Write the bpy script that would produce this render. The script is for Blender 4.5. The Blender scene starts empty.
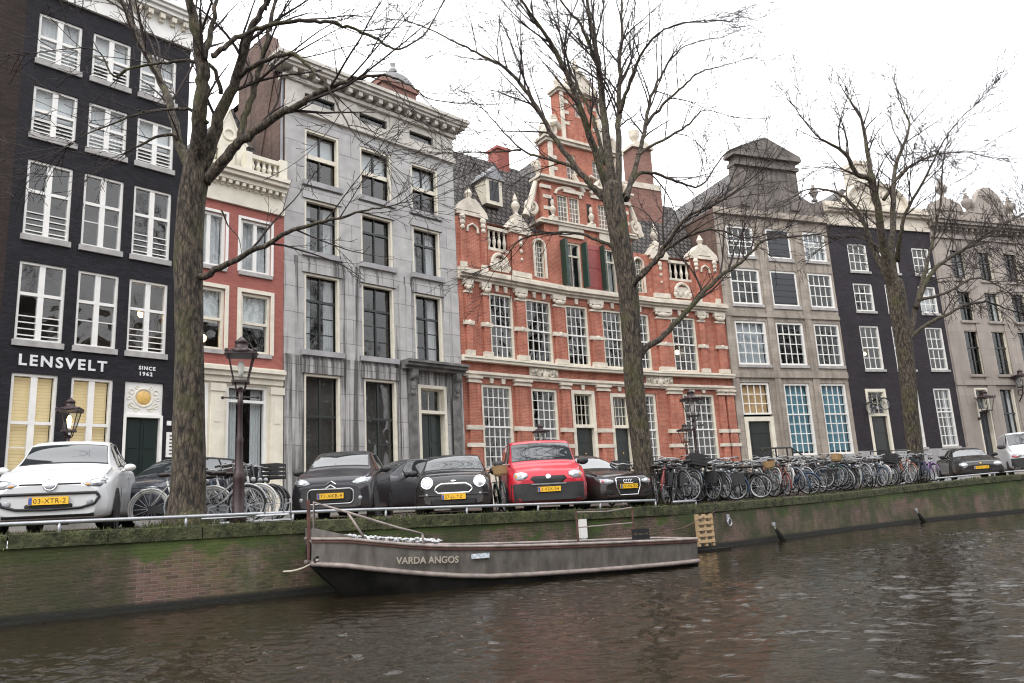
import bpy, math, random
from mathutils import Vector, Matrix, noise as mnoise

random.seed(7)
R = math.radians
scene = bpy.context.scene
COL = scene.collection
STREET = 1.25          # street level above the water (z = 0)


# ------------------------------------------------------------------ mesh helper
class MB:
    """collects faces (with uv in metres) and links them as ONE mesh object"""

    def __init__(s, T=None):
        s.v, s.f, s.uv = [], [], []
        s.T = T
        s.cuts = [0]

    def cut(s):
        """what follows is a separate piece for build_each"""
        if s.cuts[-1] != len(s.f): s.cuts.append(len(s.f))

    def build_each(s, name, mat, parent=None, smooth=False):
        s.cut(); out = []
        for a, b in zip(s.cuts[:-1], s.cuts[1:]):
            m = MB(); ix = {}
            for f, uv in zip(s.f[a:b], s.uv[a:b]):
                q = []
                for i in f:
                    if i not in ix:
                        ix[i] = len(m.v); m.v.append(s.v[i])
                    q.append(ix[i])
                m.f.append(tuple(q)); m.uv.append(uv)
            out.append(m.build(name, mat, parent, smooth))
        return out

    def pts(s, ps):
        i = len(s.v)
        if s.T:
            s.v += [tuple(s.T(*p)) for p in ps]
        else:
            s.v += [tuple(p) for p in ps]
        return i

    def poly(s, ps, uv=None):
        i = s.pts(ps)
        s.f.append(tuple(range(i, i + len(ps))))
        if uv is None:
            a, b, c = Vector(ps[0]), Vector(ps[1]), Vector(ps[2])
            n = (b - a).cross(c - a)
            ax = max(range(3), key=lambda k: abs(n[k]))
            if ax == 0:
                uv = [(p[1], p[2]) for p in ps]
            elif ax == 1:
                uv = [(p[0], p[2]) for p in ps]
            else:
                uv = [(p[0], p[1]) for p in ps]
        s.uv.append(uv)

    def box(s, x0, x1, y0, y1, z0, z1):
        if x1 < x0: x0, x1 = x1, x0
        if y1 < y0: y0, y1 = y1, y0
        if z1 < z0: z0, z1 = z1, z0
        p = [(x0, y0, z0), (x1, y0, z0), (x1, y1, z0), (x0, y1, z0),
             (x0, y0, z1), (x1, y0, z1), (x1, y1, z1), (x0, y1, z1)]
        for q in ((0, 1, 5, 4), (1, 2, 6, 5), (2, 3, 7, 6), (3, 0, 4, 7), (4, 5, 6, 7), (3, 2, 1, 0)):
            s.poly([p[k] for k in q])
        return s

    def prism(s, xz, y0, y1):
        """outline in the x-z plane (counter-clockwise seen from the front) given thickness y0..y1"""
        n = len(xz)
        s.poly([(x, y0, z) for x, z in xz])
        s.poly([(x, y1, z) for x, z in reversed(xz)])
        for k in range(n):
            a, b = xz[k], xz[(k + 1) % n]
            s.poly([(a[0], y0, a[1]), (a[0], y1, a[1]), (b[0], y1, b[1]), (b[0], y0, b[1])])
        return s

    def grid(s, rows, closed=False, flip=False):
        """rows of points -> shared-vertex quads"""
        n = len(rows[0])
        idx = [s.pts(r) for r in rows]
        m = n if closed else n - 1
        for a in range(len(rows) - 1):
            for k in range(m):
                k2 = (k + 1) % n
                q = (idx[a] + k, idx[a] + k2, idx[a + 1] + k2, idx[a + 1] + k)
                s.f.append(q[::-1] if flip else q)
                s.uv.append([(k / 8, a / 8), ((k + 1) / 8, a / 8), ((k + 1) / 8, (a + 1) / 8), (k / 8, (a + 1) / 8)])
        return idx

    def tube(s, path, rad, n=8, cap=True):
        P = [Vector(p) for p in path]
        if not isinstance(rad, (list, tuple)):
            rad = [rad] * len(P)
        rows = []
        up = Vector((0.13, 0.21, 0.97))
        L = 0
        lens = []
        for i, p in enumerate(P):
            if i: L += (P[i] - P[i - 1]).length
            lens.append(L)
            t = (P[min(i + 1, len(P) - 1)] - P[max(i - 1, 0)])
            if t.length < 1e-9: t = Vector((0, 0, 1))
            t.normalize()
            a = up - t * up.dot(t)
            if a.length < .05:
                a = Vector((1, 0, 0)) - t * t.x
            a.normalize(); up = a
            b = t.cross(a)
            rows.append([p + (a * math.cos(2 * math.pi * k / n) + b * math.sin(2 * math.pi * k / n)) * rad[i] for k in range(n)])
        idx = [s.pts(r) for r in rows]
        for i in range(len(rows) - 1):
            w = 2 * math.pi * rad[i] / n
            for k in range(n):
                k2 = (k + 1) % n
                s.f.append((idx[i] + k, idx[i] + k2, idx[i + 1] + k2, idx[i + 1] + k))
                s.uv.append([(k * w, lens[i]), ((k + 1) * w, lens[i]), ((k + 1) * w, lens[i + 1]), (k * w, lens[i + 1])])
        if cap:
            for base, rev in ((idx[0], True), (idx[-1], False)):
                q = list(range(base, base + n))
                if rev: q.reverse()
                s.f.append(tuple(q)); s.uv.append([(0, 0)] * n)
        return s

    def lathe(s, prof, c=(0, 0, 0), n=12, axis='z', sq=False):
        """profile of (radius, height)"""
        rows = []
        off = math.pi / n if sq else 0
        for r, h in prof:
            row = []
            for k in range(n):
                a = 2 * math.pi * k / n + off
                x, y = r * math.cos(a), r * math.sin(a)
                if axis == 'z': row.append((c[0] + x, c[1] + y, c[2] + h))
                elif axis == 'y': row.append((c[0] + x, c[1] + h, c[2] + y))
                else: row.append((c[0] + h, c[1] + x, c[2] + y))
            rows.append(row)
        idx = s.grid(rows, closed=True, flip=(axis == 'y'))
        for base, rev in ((idx[0], True), (idx[-1], False)):
            q = list(range(base, base + n))
            if rev != (axis == 'y'): q.reverse()
            s.f.append(tuple(q)); s.uv.append([(0, 0)] * n)
        return s

    def ball(s, c, rx, ry=None, rz=None, n=10, m=6):
        ry = rx if ry is None else ry; rz = rx if rz is None else rz
        rows = []
        for j in range(m + 1):
            t = -math.pi / 2 + math.pi * j / m
            cr, sz = max(math.cos(t), .02), math.sin(t)
            rows.append([(c[0] + rx * cr * math.cos(2 * math.pi * k / n), c[1] + ry * cr * math.sin(2 * math.pi * k / n), c[2] + rz * sz) for k in range(n)])
        s.grid(rows, closed=True)
        return s

    def torus(s, c, R1, r, n=24, m=6, plane='xz', a0=0, a1=2 * math.pi):
        rows = []
        full = abs(a1 - a0) > 6.28
        for j in range(n + (0 if full else 1)):
            a = a0 + (a1 - a0) * j / n
            row = []
            for k in range(m):
                b = 2 * math.pi * k / m
                rr = R1 + r * math.cos(b); d = r * math.sin(b)
                if plane == 'xz': row.append((c[0] + rr * math.cos(a), c[1] + d, c[2] + rr * math.sin(a)))
                elif plane == 'xy': row.append((c[0] + rr * math.cos(a), c[1] + rr * math.sin(a), c[2] + d))
                else: row.append((c[0] + d, c[1] + rr * math.cos(a), c[2] + rr * math.sin(a)))
            rows.append(row)
        if full: rows.append(rows[0])
        s.grid(rows, closed=True, flip=(plane == 'xz'))
        return s

    def build(s, name, mat, parent=None, smooth=False, loc=None, bevel=0):
        me = bpy.data.meshes.new(name)
        me.from_pydata(s.v, [], s.f)
        ul = me.uv_layers.new(name='UVMap')
        flat = [c for face in s.uv for p in face for c in p]
        if len(flat) == 2 * len(ul.data):
            ul.data.foreach_set('uv', flat)
        if smooth:
            me.polygons.foreach_set('use_smooth', [True] * len(me.polygons))
        me.materials.append(mat)
        me.update()
        o = bpy.data.objects.new(name, me)
        COL.objects.link(o)
        if parent: o.parent = parent
        if loc: o.location = loc
        if bevel:
            md = o.modifiers.new('bevel', 'BEVEL'); md.width = bevel; md.segments = 2; md.limit_method = 'ANGLE'
        return o


def thing(name, label, cat, loc=(0, 0, 0), rz=0, group=None):
    o = bpy.data.objects.new(name, None)
    o.empty_display_size = .2
    COL.objects.link(o)
    o.location = loc; o.rotation_euler = (0, 0, rz)
    return tag(o, label, cat, group)


def tag(o, label, cat, group=None, kind=None):
    o['label'] = label
    if cat: o['category'] = cat
    if group: o['group'] = group
    if kind: o['kind'] = kind
    return o


def copy_tree(o, parent=None):
    c = o.copy(); COL.objects.link(c)
    if parent: c.parent = parent
    for ch in list(o.children):
        copy_tree(ch, c)
    return c


# ------------------------------------------------------------------ materials
def nt(mat):
    return mat.node_tree.nodes, mat.node_tree.links


def pbr(name, col, rough=.6, var=.15, scale=6, metal=0, spec=.5, bump=0, bscale=None, coat=0, stretch=(1, 1, 1), col2=None, uv=False, detail=4, ior=1.5):
    """principled with a noise variation between col*(1-var) and col2 or col*(1+var)"""
    m = bpy.data.materials.new(name); m.use_nodes = True
    N, L = nt(m)
    b = N['Principled BSDF']
    b.inputs['Roughness'].default_value = rough
    b.inputs['Metallic'].default_value = metal
    b.inputs['Specular IOR Level'].default_value = spec
    b.inputs['Coat Weight'].default_value = coat
    b.inputs['IOR'].default_value = ior
    tc = N.new('ShaderNodeTexCoord'); mp = N.new('ShaderNodeMapping')
    mp.inputs['Scale'].default_value = stretch
    L.new(tc.outputs['UV' if uv else 'Object'], mp.inputs['Vector'])
    nz = N.new('ShaderNodeTexNoise'); nz.inputs['Scale'].default_value = scale; nz.inputs['Detail'].default_value = detail
    nz.inputs['Roughness'].default_value = .62
    L.new(mp.outputs['Vector'], nz.inputs['Vector'])
    cr = N.new('ShaderNodeValToRGB')
    cr.color_ramp.elements[0].position = .32; cr.color_ramp.elements[1].position = .68
    lo = [c * (1 - var) for c in col]
    hi = list(col2) if col2 else [min(1, c * (1 + var)) for c in col]
    cr.color_ramp.elements[0].color = (*lo, 1); cr.color_ramp.elements[1].color = (*hi, 1)
    L.new(nz.outputs['Fac'], cr.inputs['Fac'])
    L.new(cr.outputs['Color'], b.inputs['Base Color'])
    if bump:
        bp = N.new('ShaderNodeBump'); bp.inputs['Strength'].default_value = 1; bp.inputs['Distance'].default_value = bump
        n2 = N.new('ShaderNodeTexNoise'); n2.inputs['Scale'].default_value = bscale or scale * 3; n2.inputs['Detail'].default_value = 5
        L.new(mp.outputs['Vector'], n2.inputs['Vector'])
        L.new(n2.outputs['Fac'], bp.inputs['Height']); L.new(bp.outputs['Normal'], b.inputs['Normal'])
    return m


def brick(name, c1, c2, mortar, bw=.22, bh=.065, ms=.008, rough=.85, dirt=.25, dirt_scale=.5, streak=None, streak_amt=0, bump=.004):
    m = bpy.data.materials.new(name); m.use_nodes = True
    N, L = nt(m); b = N['Principled BSDF']; b.inputs['Roughness'].default_value = rough; b.inputs['Specular IOR Level'].default_value = .2
    tc = N.new('ShaderNodeTexCoord')
    bt = N.new('ShaderNodeTexBrick')
    bt.inputs['Scale'].default_value = 1; bt.inputs['Brick Width'].default_value = bw; bt.inputs['Row Height'].default_value = bh
    bt.inputs['Mortar Size'].default_value = ms; bt.inputs['Mortar Smooth'].default_value = .4; bt.inputs['Bias'].default_value = 0
    bt.inputs['Color1'].default_value = (*c1, 1); bt.inputs['Color2'].default_value = (*c2, 1); bt.inputs['Mortar'].default_value = (*mortar, 1)
    L.new(tc.outputs['UV'], bt.inputs['Vector'])
    nz = N.new('ShaderNodeTexNoise'); nz.inputs['Scale'].default_value = dirt_scale; nz.inputs['Detail'].default_value = 7; nz.inputs['Roughness'].default_value = .65
    L.new(tc.outputs['UV'], nz.inputs['Vector'])
    mr = N.new('ShaderNodeMapRange'); mr.inputs['From Min'].default_value = .3; mr.inputs['From Max'].default_value = .7
    mr.inputs['To Min'].default_value = 1 - dirt; mr.inputs['To Max'].default_value = 1 + dirt * .6
    L.new(nz.outputs['Fac'], mr.inputs['Value'])
    mx = N.new('ShaderNodeVectorMath'); mx.operation = 'SCALE'
    L.new(bt.outputs['Color'], mx.inputs[0]); L.new(mr.outputs['Result'], mx.inputs['Scale'])
    out = mx.outputs['Vector']
    if streak:
        mp = N.new('ShaderNodeMapping'); mp.inputs['Scale'].default_value = (3.5, .22, 1)
        L.new(tc.outputs['UV'], mp.inputs['Vector'])
        n2 = N.new('ShaderNodeTexNoise'); n2.inputs['Scale'].default_value = 1; n2.inputs['Detail'].default_value = 6
        L.new(mp.outputs['Vector'], n2.inputs['Vector'])
        cr = N.new('ShaderNodeValToRGB'); cr.color_ramp.elements[0].position = .5; cr.color_ramp.elements[1].position = .68
        L.new(n2.outputs['Fac'], cr.inputs['Fac'])
        ml = N.new('ShaderNodeMath'); ml.operation = 'MULTIPLY'; ml.inputs[1].default_value = streak_amt
        L.new(cr.outputs['Color'], ml.inputs[0])
        mix = N.new('ShaderNodeMix'); mix.data_type = 'RGBA'
        L.new(ml.outputs[0], mix.inputs[0]); L.new(out, mix.inputs[6]); mix.inputs[7].default_value = (*streak, 1)
        out = mix.outputs[2]
    L.new(out, b.inputs['Base Color'])
    if bump:
        bp = N.new('ShaderNodeBump'); bp.inputs['Distance'].default_value = bump; bp.inputs['Strength'].default_value = .8
        inv = N.new('ShaderNodeMath'); inv.operation = 'SUBTRACT'; inv.inputs[0].default_value = 1
        L.new(bt.outputs['Fac'], inv.inputs[1]); L.new(inv.outputs[0], bp.inputs['Height']); L.new(bp.outputs['Normal'], b.inputs['Normal'])
    return m


def glass_mat(name, tint=(.82, .86, .88), ior=1.9, rough=.02, wav=.0):
    m = bpy.data.materials.new(name); m.use_nodes = True
    N, L = nt(m); N.remove(N['Principled BSDF'])
    out = N['Material Output']
    tr = N.new('ShaderNodeBsdfTransparent'); tr.inputs['Color'].default_value = (*tint, 1)
    gl = N.new('ShaderNodeBsdfGlossy'); gl.inputs['Roughness'].default_value = rough
    lw = N.new('ShaderNodeLayerWeight'); lw.inputs['Blend'].default_value = .5
    pw = N.new('ShaderNodeMath'); pw.operation = 'POWER'; pw.inputs[1].default_value = 5; L.new(lw.outputs['Facing'], pw.inputs[0])
    f0 = ((ior - 1) / (ior + 1)) ** 2
    fr = N.new('ShaderNodeMath'); fr.operation = 'MULTIPLY_ADD'; fr.inputs[1].default_value = 1 - f0; fr.inputs[2].default_value = f0; L.new(pw.outputs[0], fr.inputs[0])
    mx = N.new('ShaderNodeMixShader')
    tc = N.new('ShaderNodeTexCoord'); nz = N.new('ShaderNodeTexNoise'); nz.inputs['Scale'].default_value = 1.3; nz.inputs['Detail'].default_value = 1
    L.new(tc.outputs['Object'], nz.inputs['Vector'])
    bp = N.new('ShaderNodeBump'); bp.inputs['Strength'].default_value = 1; bp.inputs['Distance'].default_value = .026
    L.new(nz.outputs['Fac'], bp.inputs['Height']); L.new(bp.outputs['Normal'], gl.inputs['Normal'])
    L.new(fr.outputs[0], mx.inputs[0]); L.new(tr.outputs[0], mx.inputs[1]); L.new(gl.outputs[0], mx.inputs[2])
    L.new(mx.outputs[0], out.inputs['Surface'])
    return m


M = {}
M['white'] = pbr('white_paint', (.74, .73, .70), .45, .06, 3)
M['cream'] = pbr('cream_paint', (.66, .62, .52), .5, .1, 2.5)
M['cream_stone'] = pbr('cream_sandstone', (.56, .51, .43), .75, .22, 2.2, bump=.01)
M['stone'] = pbr('sill_stone', (.34, .33, .32), .8, .2, 4, bump=.004)
M['greystone'] = pbr('grey_stone', (.30, .295, .30), .8, .2, 1.5, bump=.004)
M['dark_frame'] = pbr('black_green_paint', (.022, .026, .025), .35, .1, 3)
M['door'] = pbr('dark_green_door_paint', (.012, .022, .02), .3, .15, 4)
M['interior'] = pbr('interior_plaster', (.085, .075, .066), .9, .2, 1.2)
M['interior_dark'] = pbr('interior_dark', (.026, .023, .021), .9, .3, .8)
M['curtain'] = pbr('net_curtain', (.62, .61, .6), .9, .12, 9, stretch=(6, 6, .3))
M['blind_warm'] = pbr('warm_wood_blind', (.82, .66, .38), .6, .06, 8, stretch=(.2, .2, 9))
_b = M['blind_warm'].node_tree.nodes['Principled BSDF']      # its own glow stands in for lamplight from the room behind
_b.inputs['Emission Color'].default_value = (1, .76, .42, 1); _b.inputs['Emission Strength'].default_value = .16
M['blind_blue'] = pbr('pale_blue_blind', (.080, .215, .275), .7, .1, 3)
M['blind_tan'] = pbr('tan_blind', (.55, .36, .18), .7, .15, 5)
M['blind_white'] = pbr('white_blind', (.75, .75, .73), .7, .04, 3)
M['shutter_dark'] = pbr('dark_shutter', (.035, .038, .045), .55, .2, 6, stretch=(8, 8, 1))
M['shutter_red'] = pbr('red_shutter', (.27, .060, .055), .5, .15, 5)
M['shutter_green'] = pbr('green_shutter', (.015, .04, .03), .45, .15, 5)
M['glass'] = glass_mat('window_glass')
M['glass_old'] = glass_mat('old_window_glass', (.72, .78, .82), 1.75)
M['glass_clear'] = glass_mat('clear_window_glass', (.93, .96, .97), 1.38)
M['grey_cream'] = pbr('grey_cream_cornice', (.50, .475, .43), .65, .2, 2.5, bump=.004)
M['lead'] = pbr('lead_grey', (.25, .26, .28), .6, .2, 3)
M['roof_tile'] = brick('dark_roof_tiles', (.075, .066, .060), (.14, .124, .112), (.018, .018, .02), .30, .34, .05, .6, .3, 1.2, bump=.05)
M['weathered'] = brick('weathered_gable_stone', (.15, .132, .122), (.20, .178, .163), (.12, .11, .10), 1.1, .42, .006, dirt=.35, streak=(.07, .062, .058), streak_amt=.7, bump=.002)
M['roof_flat'] = pbr('roof_felt', (.07, .07, .075), .9, .2, 2)
M['iron'] = pbr('black_iron', (.018, .018, .02), .45, .2, 5)
M['gold'] = pbr('gold_paint', (.62, .40, .12), .4, .15, 12)
M['steel'] = pbr('galvanised_steel', (.36, .37, .39), .45, .15, 8, metal=.6)
M['sign_white'] = pbr('sign_letter_paint', (.66, .66, .67), .5, .05, 5)

# ------------------------------------------------------------------ facades
class Seg:
    """a straight stretch of facade: u along it, v into the building, h above the water"""

    def __init__(s, x=0, y=0, ang=0, z0=STREET):
        s.x, s.y, s.c, s.s_, s.z0 = x, y, math.cos(ang), math.sin(ang), z0

    def __call__(s, u, v, h):
        return (s.x + u * s.c - v * s.s_, s.y + u * s.s_ + v * s.c, h - s.z0)


def wall(mb, u0, u1, h0, h1, openings, reveal=.24, thick=.3):
    """front face of a wall with rectangular openings and their reveals"""
    us = sorted({u0, u1, *[o[0] for o in openings], *[o[1] for o in openings]})
    hs = sorted({h0, h1, *[o[2] for o in openings], *[o[3] for o in openings]})
    us = [u for u in us if u0 - 1e-6 <= u <= u1 + 1e-6]; hs = [h for h in hs if h0 - 1e-6 <= h <= h1 + 1e-6]
    for a, b in zip(us[:-1], us[1:]):
        run = None
        for c, d in zip(hs[:-1], hs[1:]):
            mu, mh = (a + b) / 2, (c + d) / 2
            hole = any(o[0] < mu < o[1] and o[2] < mh < o[3] for o in openings)
            if hole:
                if run: mb.poly([(a, 0, run[0]), (b, 0, run[0]), (b, 0, run[1]), (a, 0, run[1])]); run = None
            else:
                run = (run[0], d) if run else (c, d)
        if run: mb.poly([(a, 0, run[0]), (b, 0, run[0]), (b, 0, run[1]), (a, 0, run[1])])
    for o in openings:
        a, b, c, d = o[:4]; r = reveal
        mb.poly([(a, 0, c), (a, 0, d), (a, r, d), (a, r, c)])
        mb.poly([(b, 0, d), (b, 0, c), (b, r, c), (b, r, d)])
        mb.poly([(a, 0, d), (b, 0, d), (b, r, d), (a, r, d)])
        mb.poly([(b, 0, c), (a, 0, c), (a, r, c), (b, r, c)])


def window(seg, par, u0, u1, h0, h1, nc=2, nr=3, fr=.09, bar=.028, meet=None, mull=0, trans=None, mat='white', sash=None,
           inset=.10, sill=None, glass='glass', backing=None, bguard=0, outer=None, top_only=0, name='window', blindfrac=1.0, deep=.16):
    """window part: frame with glazing bars; children pane, sill, curtain or blind.
    mull = width of a thick central mullion, trans = height fraction of a thick transom, meet = fraction of the meeting rail"""
    mb = MB(seg)
    y0, y1 = inset - .05, inset + deep - .05
    mb.box(u0, u0 + fr, y0, y1, h0, h1); mb.box(u1 - fr, u1, y0, y1, h0, h1)
    mb.box(u0 + fr, u1 - fr, y0, y1, h1 - fr, h1); mb.box(u0 + fr, u1 - fr, y0, y1, h0, h0 + fr * .9)
    if outer:
        e = outer
        mb.box(u0 - e, u0 - .002, -.04, .05, h0 - .02, h1 + e); mb.box(u1 + .002, u1 + e, -.04, .05, h0 - .02, h1 + e)
        mb.box(u0 - .002, u1 + .002, -.043, .05, h1 + .002, h1 + e)
    a, b, c, d = u0 + fr, u1 - fr, h0 + fr * .9, h1 - fr
    w = (b - a) / nc
    gb = MB(seg) if sash else mb
    for k in range(1, nc):
        x = a + w * k
        if mull and nc % 2 == 0 and k == nc // 2:
            gb.box(x - mull / 2, x + mull / 2, y0 + .015, y1 - .02, c, d)
        else:
            gb.box(x - bar / 2, x + bar / 2, inset, inset + .045, c, d)
    hs = []
    if trans:
        ht = c + (d - c) * trans
        gb.box(a, b, y0 + .012, y1 - .02, ht - .045, ht + .045)
    rows = nr if isinstance(nr, (list, tuple)) else [k / nr for k in range(1, nr)]
    for t in rows:
        z = c + (d - c) * t
        if trans and abs(t - trans) < .03: continue
        if meet and abs(t - meet) < .04: continue
        gb.box(a, b, inset + .002, inset + .043, z - bar / 2, z + bar / 2)
    if meet:
        z = c + (d - c) * meet
        gb.box(a, b, inset - .03, inset + .05, z - .035, z + .035)
    for k in range(bguard):
        z = c + (d - c) * (.045 + .085 * k)
        gb.box(a, b, inset - .03, inset - .012, z - .016, z + .016)
    o = mb.build(name, M[mat], par)
    if sash: gb.build('sash', M[sash], o)
    pm = MB(seg); g = inset + .025
    pm.poly([(a, g, c), (b, g, c), (b, g, d), (a, g, d)])
    pm.build('pane', M[glass], o)
    if sill:
        sm = MB(seg); sm.box(u0 - .05, u1 + .05, -.07, inset - .052, h0 - sill, h0 - .003)
        sm.build('sill', M['stone'], o)
    if backing:
        kind, mt = backing
        bm_ = MB(seg); v = inset + .2
        if kind == 'curtain':      # two gathered side curtains
            for (x0, x1) in ((a, a + (b - a) * .3), (b - (b - a) * .3, b)):
                n = 8
                for i in range(n):
                    xa, xb = x0 + (x1 - x0) * i / n, x0 + (x1 - x0) * (i + 1) / n
                    va, vb = v + .03 * (i % 2), v + .03 * ((i + 1) % 2)
                    bm_.poly([(xa, va, c), (xb, vb, c), (xb, vb, d), (xa, va, d)])
            bm_.build('curtain', M[mt], o)
        elif kind == 'net':
            n = 14
            for i in range(n):
                xa, xb = a + (b - a) * i / n, a + (b - a) * (i + 1) / n
                va, vb = v + .03 * (i % 2), v + .03 * ((i + 1) % 2)
                bm_.poly([(xa, va, c), (xb, vb, c), (xb, vb, d), (xa, va, d)])
            bm_.build('curtain', M[mt], o)
        else:                      # a blind let down from the top
            z0 = d - (d - c) * blindfrac
            n = max(2, int((d - z0) / .09)) if kind == 'slats' else 1
            for i in range(n):
                za, zb = z0 + (d - z0) * i / n, z0 + (d - z0) * (i + 1) / n
                if kind == 'slats':
                    bm_.poly([(a, v, za), (b, v, za), (b, v - .02, zb - .006), (a, v - .02, zb - .006)])
                else:
                    bm_.poly([(a, v, za), (b, v, za), (b, v, zb), (a, v, zb)])
            bm_.build('blind', M[mt], o)
    return o


def door(seg, par, u0, u1, h0, h1, mat='door', frame='white', fr=.1, leaves=2, inset=.14, fan=None, fan_nc=1, fan_nr=1):
    """door part with leaf panels; the frame is its child; fan = height where the fanlight begins"""
    top = fan if fan else h1
    mb = MB(seg)
    a, b = u0 + fr, u1 - fr
    mb.box(a, b, inset, inset + .06, h0, top - .06)
    w = (b - a) / leaves
    for k in range(leaves):
        x0, x1 = a + w * k, a + w * (k + 1)
        for (p, q) in ((.06, .3), (.36, .62), (.68, .95)):
            z0, z1 = h0 + (top - h0) * p, h0 + (top - h0) * q
            mb.box(x0 + w * .16, x1 - w * .16, inset - .018, inset - .001, z0, z1)
        if k: mb.box(x0 - .015, x0 + .015, inset - .025, inset - .001, h0, top - .06)
    o = mb.build('door', M[mat], par)
    f = MB(seg)
    f.box(u0, a, -.02, inset + .08, h0, h1); f.box(b, u1, -.02, inset + .08, h0, h1); f.box(a, b, -.018, inset + .08, h1 - fr, h1)
    if fan:
        f.box(a, b, -.03, inset + .08, fan - .06, fan + .06)
    f.build('door_frame', M[frame], o)
    hm = MB(seg); hm.ball(((a + b) / 2 + .06, inset - .05, h0 + 1.05), .035, .03, .035, 8, 5); hm.build('handle', M['gold'], o)
    if fan:
        window(seg, par, a + .002, b - .002, fan + .062, h1 - fr - .002, fan_nc, fan_nr, fr=.05, mat=frame, inset=inset - .02, name='fanlight', glass='glass_old')
    return o


def cornice(seg, par, u0, u1, steps, mat, name='cornice', back=.2, ends=True):
    """stack of (h0, h1, projection)"""
    mb = MB(seg)
    for h0, h1, p in steps:
        e = p if ends else 0
        mb.box(u0 - e * .9, u1 + e * .9, -p, back, h0, h1)
    return mb.build(name, M[mat], par)


def dentils(seg, par, u0, u1, h0, h1, p, n, w, mat, name='dentil_course'):
    mb = MB(seg)
    for k in range(n):
        u = u0 + (u1 - u0) * (k + .5) / n
        mb.box(u - w / 2, u + w / 2, -p, -.002, h0, h1)
        mb.box(u - w / 2 + .01, u + w / 2 - .01, -p * .6, -.002, h0 - (h1 - h0) * .5, h0 - .001)
    return mb.build(name, M[mat], par)


def baluster_row(seg, par, u0, u1, h0, h1, n, v, mat, name='balustrade'):
    mb = MB(seg)
    mb.box(u0, u1, v - .12, v + .12, h0, h0 + .13); mb.box(u0, u1, v - .13, v + .13, h1 - .15, h1)
    H = h1 - h0 - .28
    for k in range(n):
        u = u0 + (u1 - u0) * (k + .5) / n
        mb.lathe([(.06, 0), (.05, H * .12), (.095, H * .38), (.06, H * .62), (.05, H * .85), (.075, H)], (u, v, h0 + .13), 8)
    return mb.build(name, M[mat], par, smooth=False)


def urn(seg, par, u, v, h, H, mat='cream_stone', name='urn'):
    mb = MB(seg)
    mb.lathe([(.16 * H, 0), (.16 * H, .08 * H), (.07 * H, .14 * H), (.08 * H, .22 * H), (.22 * H, .42 * H), (.25 * H, .58 * H), (.12 * H, .7 * H), (.14 * H, .76 * H), (.07 * H, .86 * H), (.08 * H, .93 * H), (.01, H)], (u, v, h), 10)
    return mb.build(name, M[mat], par, smooth=True)


def hip(mb, u0, u1, v0, v1, h0, h1, cut=0):
    """gable roof whose ridge runs along v (into the depth)"""
    um = (u0 + u1) / 2
    def q(ps):
        a, b, c, d = [Vector(p) for p in ps]
        U = (b - a).length; W = (d - a).length
        mb.poly(ps, [(0, 0), (U, 0), (U, W), (0, W)])
    q([(u0, v1, h0), (u0, v0, h0), (um, v0 + cut, h1), (um, v1, h1)])
    q([(u1, v0, h0), (u1, v1, h0), (um, v1, h1), (um, v0 + cut, h1)])
    if cut:
        mb.poly([(u0, v0, h0), (u1, v0, h0), (um, v0 + cut, h1)])
    else:
        mb.poly([(u0, v0, h0), (u1, v0, h0), (um, v0, h1)])
    mb.poly([(u1, v1, h0), (u0, v1, h0), (um, v1, h1)])


def body(seg, par, u0, u1, depth, h0, h1, mat, name='side_wall', left=True, right=True, flat=True):
    mb = MB(seg)
    if left: mb.poly([(u0, depth, h0), (u0, 0, h0), (u0, 0, h1), (u0, depth, h1)])
    if right: mb.poly([(u1, 0, h0), (u1, depth, h0), (u1, depth, h1), (u1, 0, h1)])
    mb.poly([(u1, depth, h0), (u0, depth, h0), (u0, depth, h1), (u1, depth, h1)])
    o = mb.build(name, M[mat], par)
    if flat:
        r = MB(seg); r.box(u0 + .01, u1 - .01, .3, depth - .01, h1 - .3, h1 - .05); r.build('roof', M['roof_flat'], par)
    return o


def rooms(seg, par, u0, u1, h0, floors, v=2.4, mat='interior', parts=2):
    """back wall, floors and partitions of the front rooms seen through the windows"""
    mb = MB(seg)
    top = floors[-1]
    mb.poly([(u0, v, h0), (u1, v, h0), (u1, v, top), (u0, v, top)])
    for f in [h0] + list(floors):
        mb.box(u0, u1, .32, v - .002, f - .12, f + .12)
    for k in range(0, parts + 1):
        u = u0 + (u1 - u0) * k / parts
        mb.box(u - .05, u + .05, .321, v - .003, h0 + .121, top - .121)
    return mb.build('front_room', M[mat], par)


def lettering(name, text, size, mat, loc, rot, parent=None, extrude=.012, spacing=1, align='LEFT', bold=0):
    cu = bpy.data.curves.new(name, 'FONT')
    cu.body = text; cu.size = size; cu.extrude = extrude; cu.space_character = spacing; cu.align_x = align; cu.offset = bold; cu.resolution_u = 4
    cu.materials.append(mat)
    tmp = bpy.data.objects.new(name + "_text", cu); COL.objects.link(tmp)
    bpy.context.view_layer.update()
    me = bpy.data.meshes.new_from_object(tmp.evaluated_get(bpy.context.evaluated_depsgraph_get()))
    me.name = name
    bpy.data.objects.remove(tmp)
    o = bpy.data.objects.new(name, me); COL.objects.link(o)
    o.location = loc; o.rotation_euler = rot
    if parent: o.parent = parent
    return o


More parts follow.
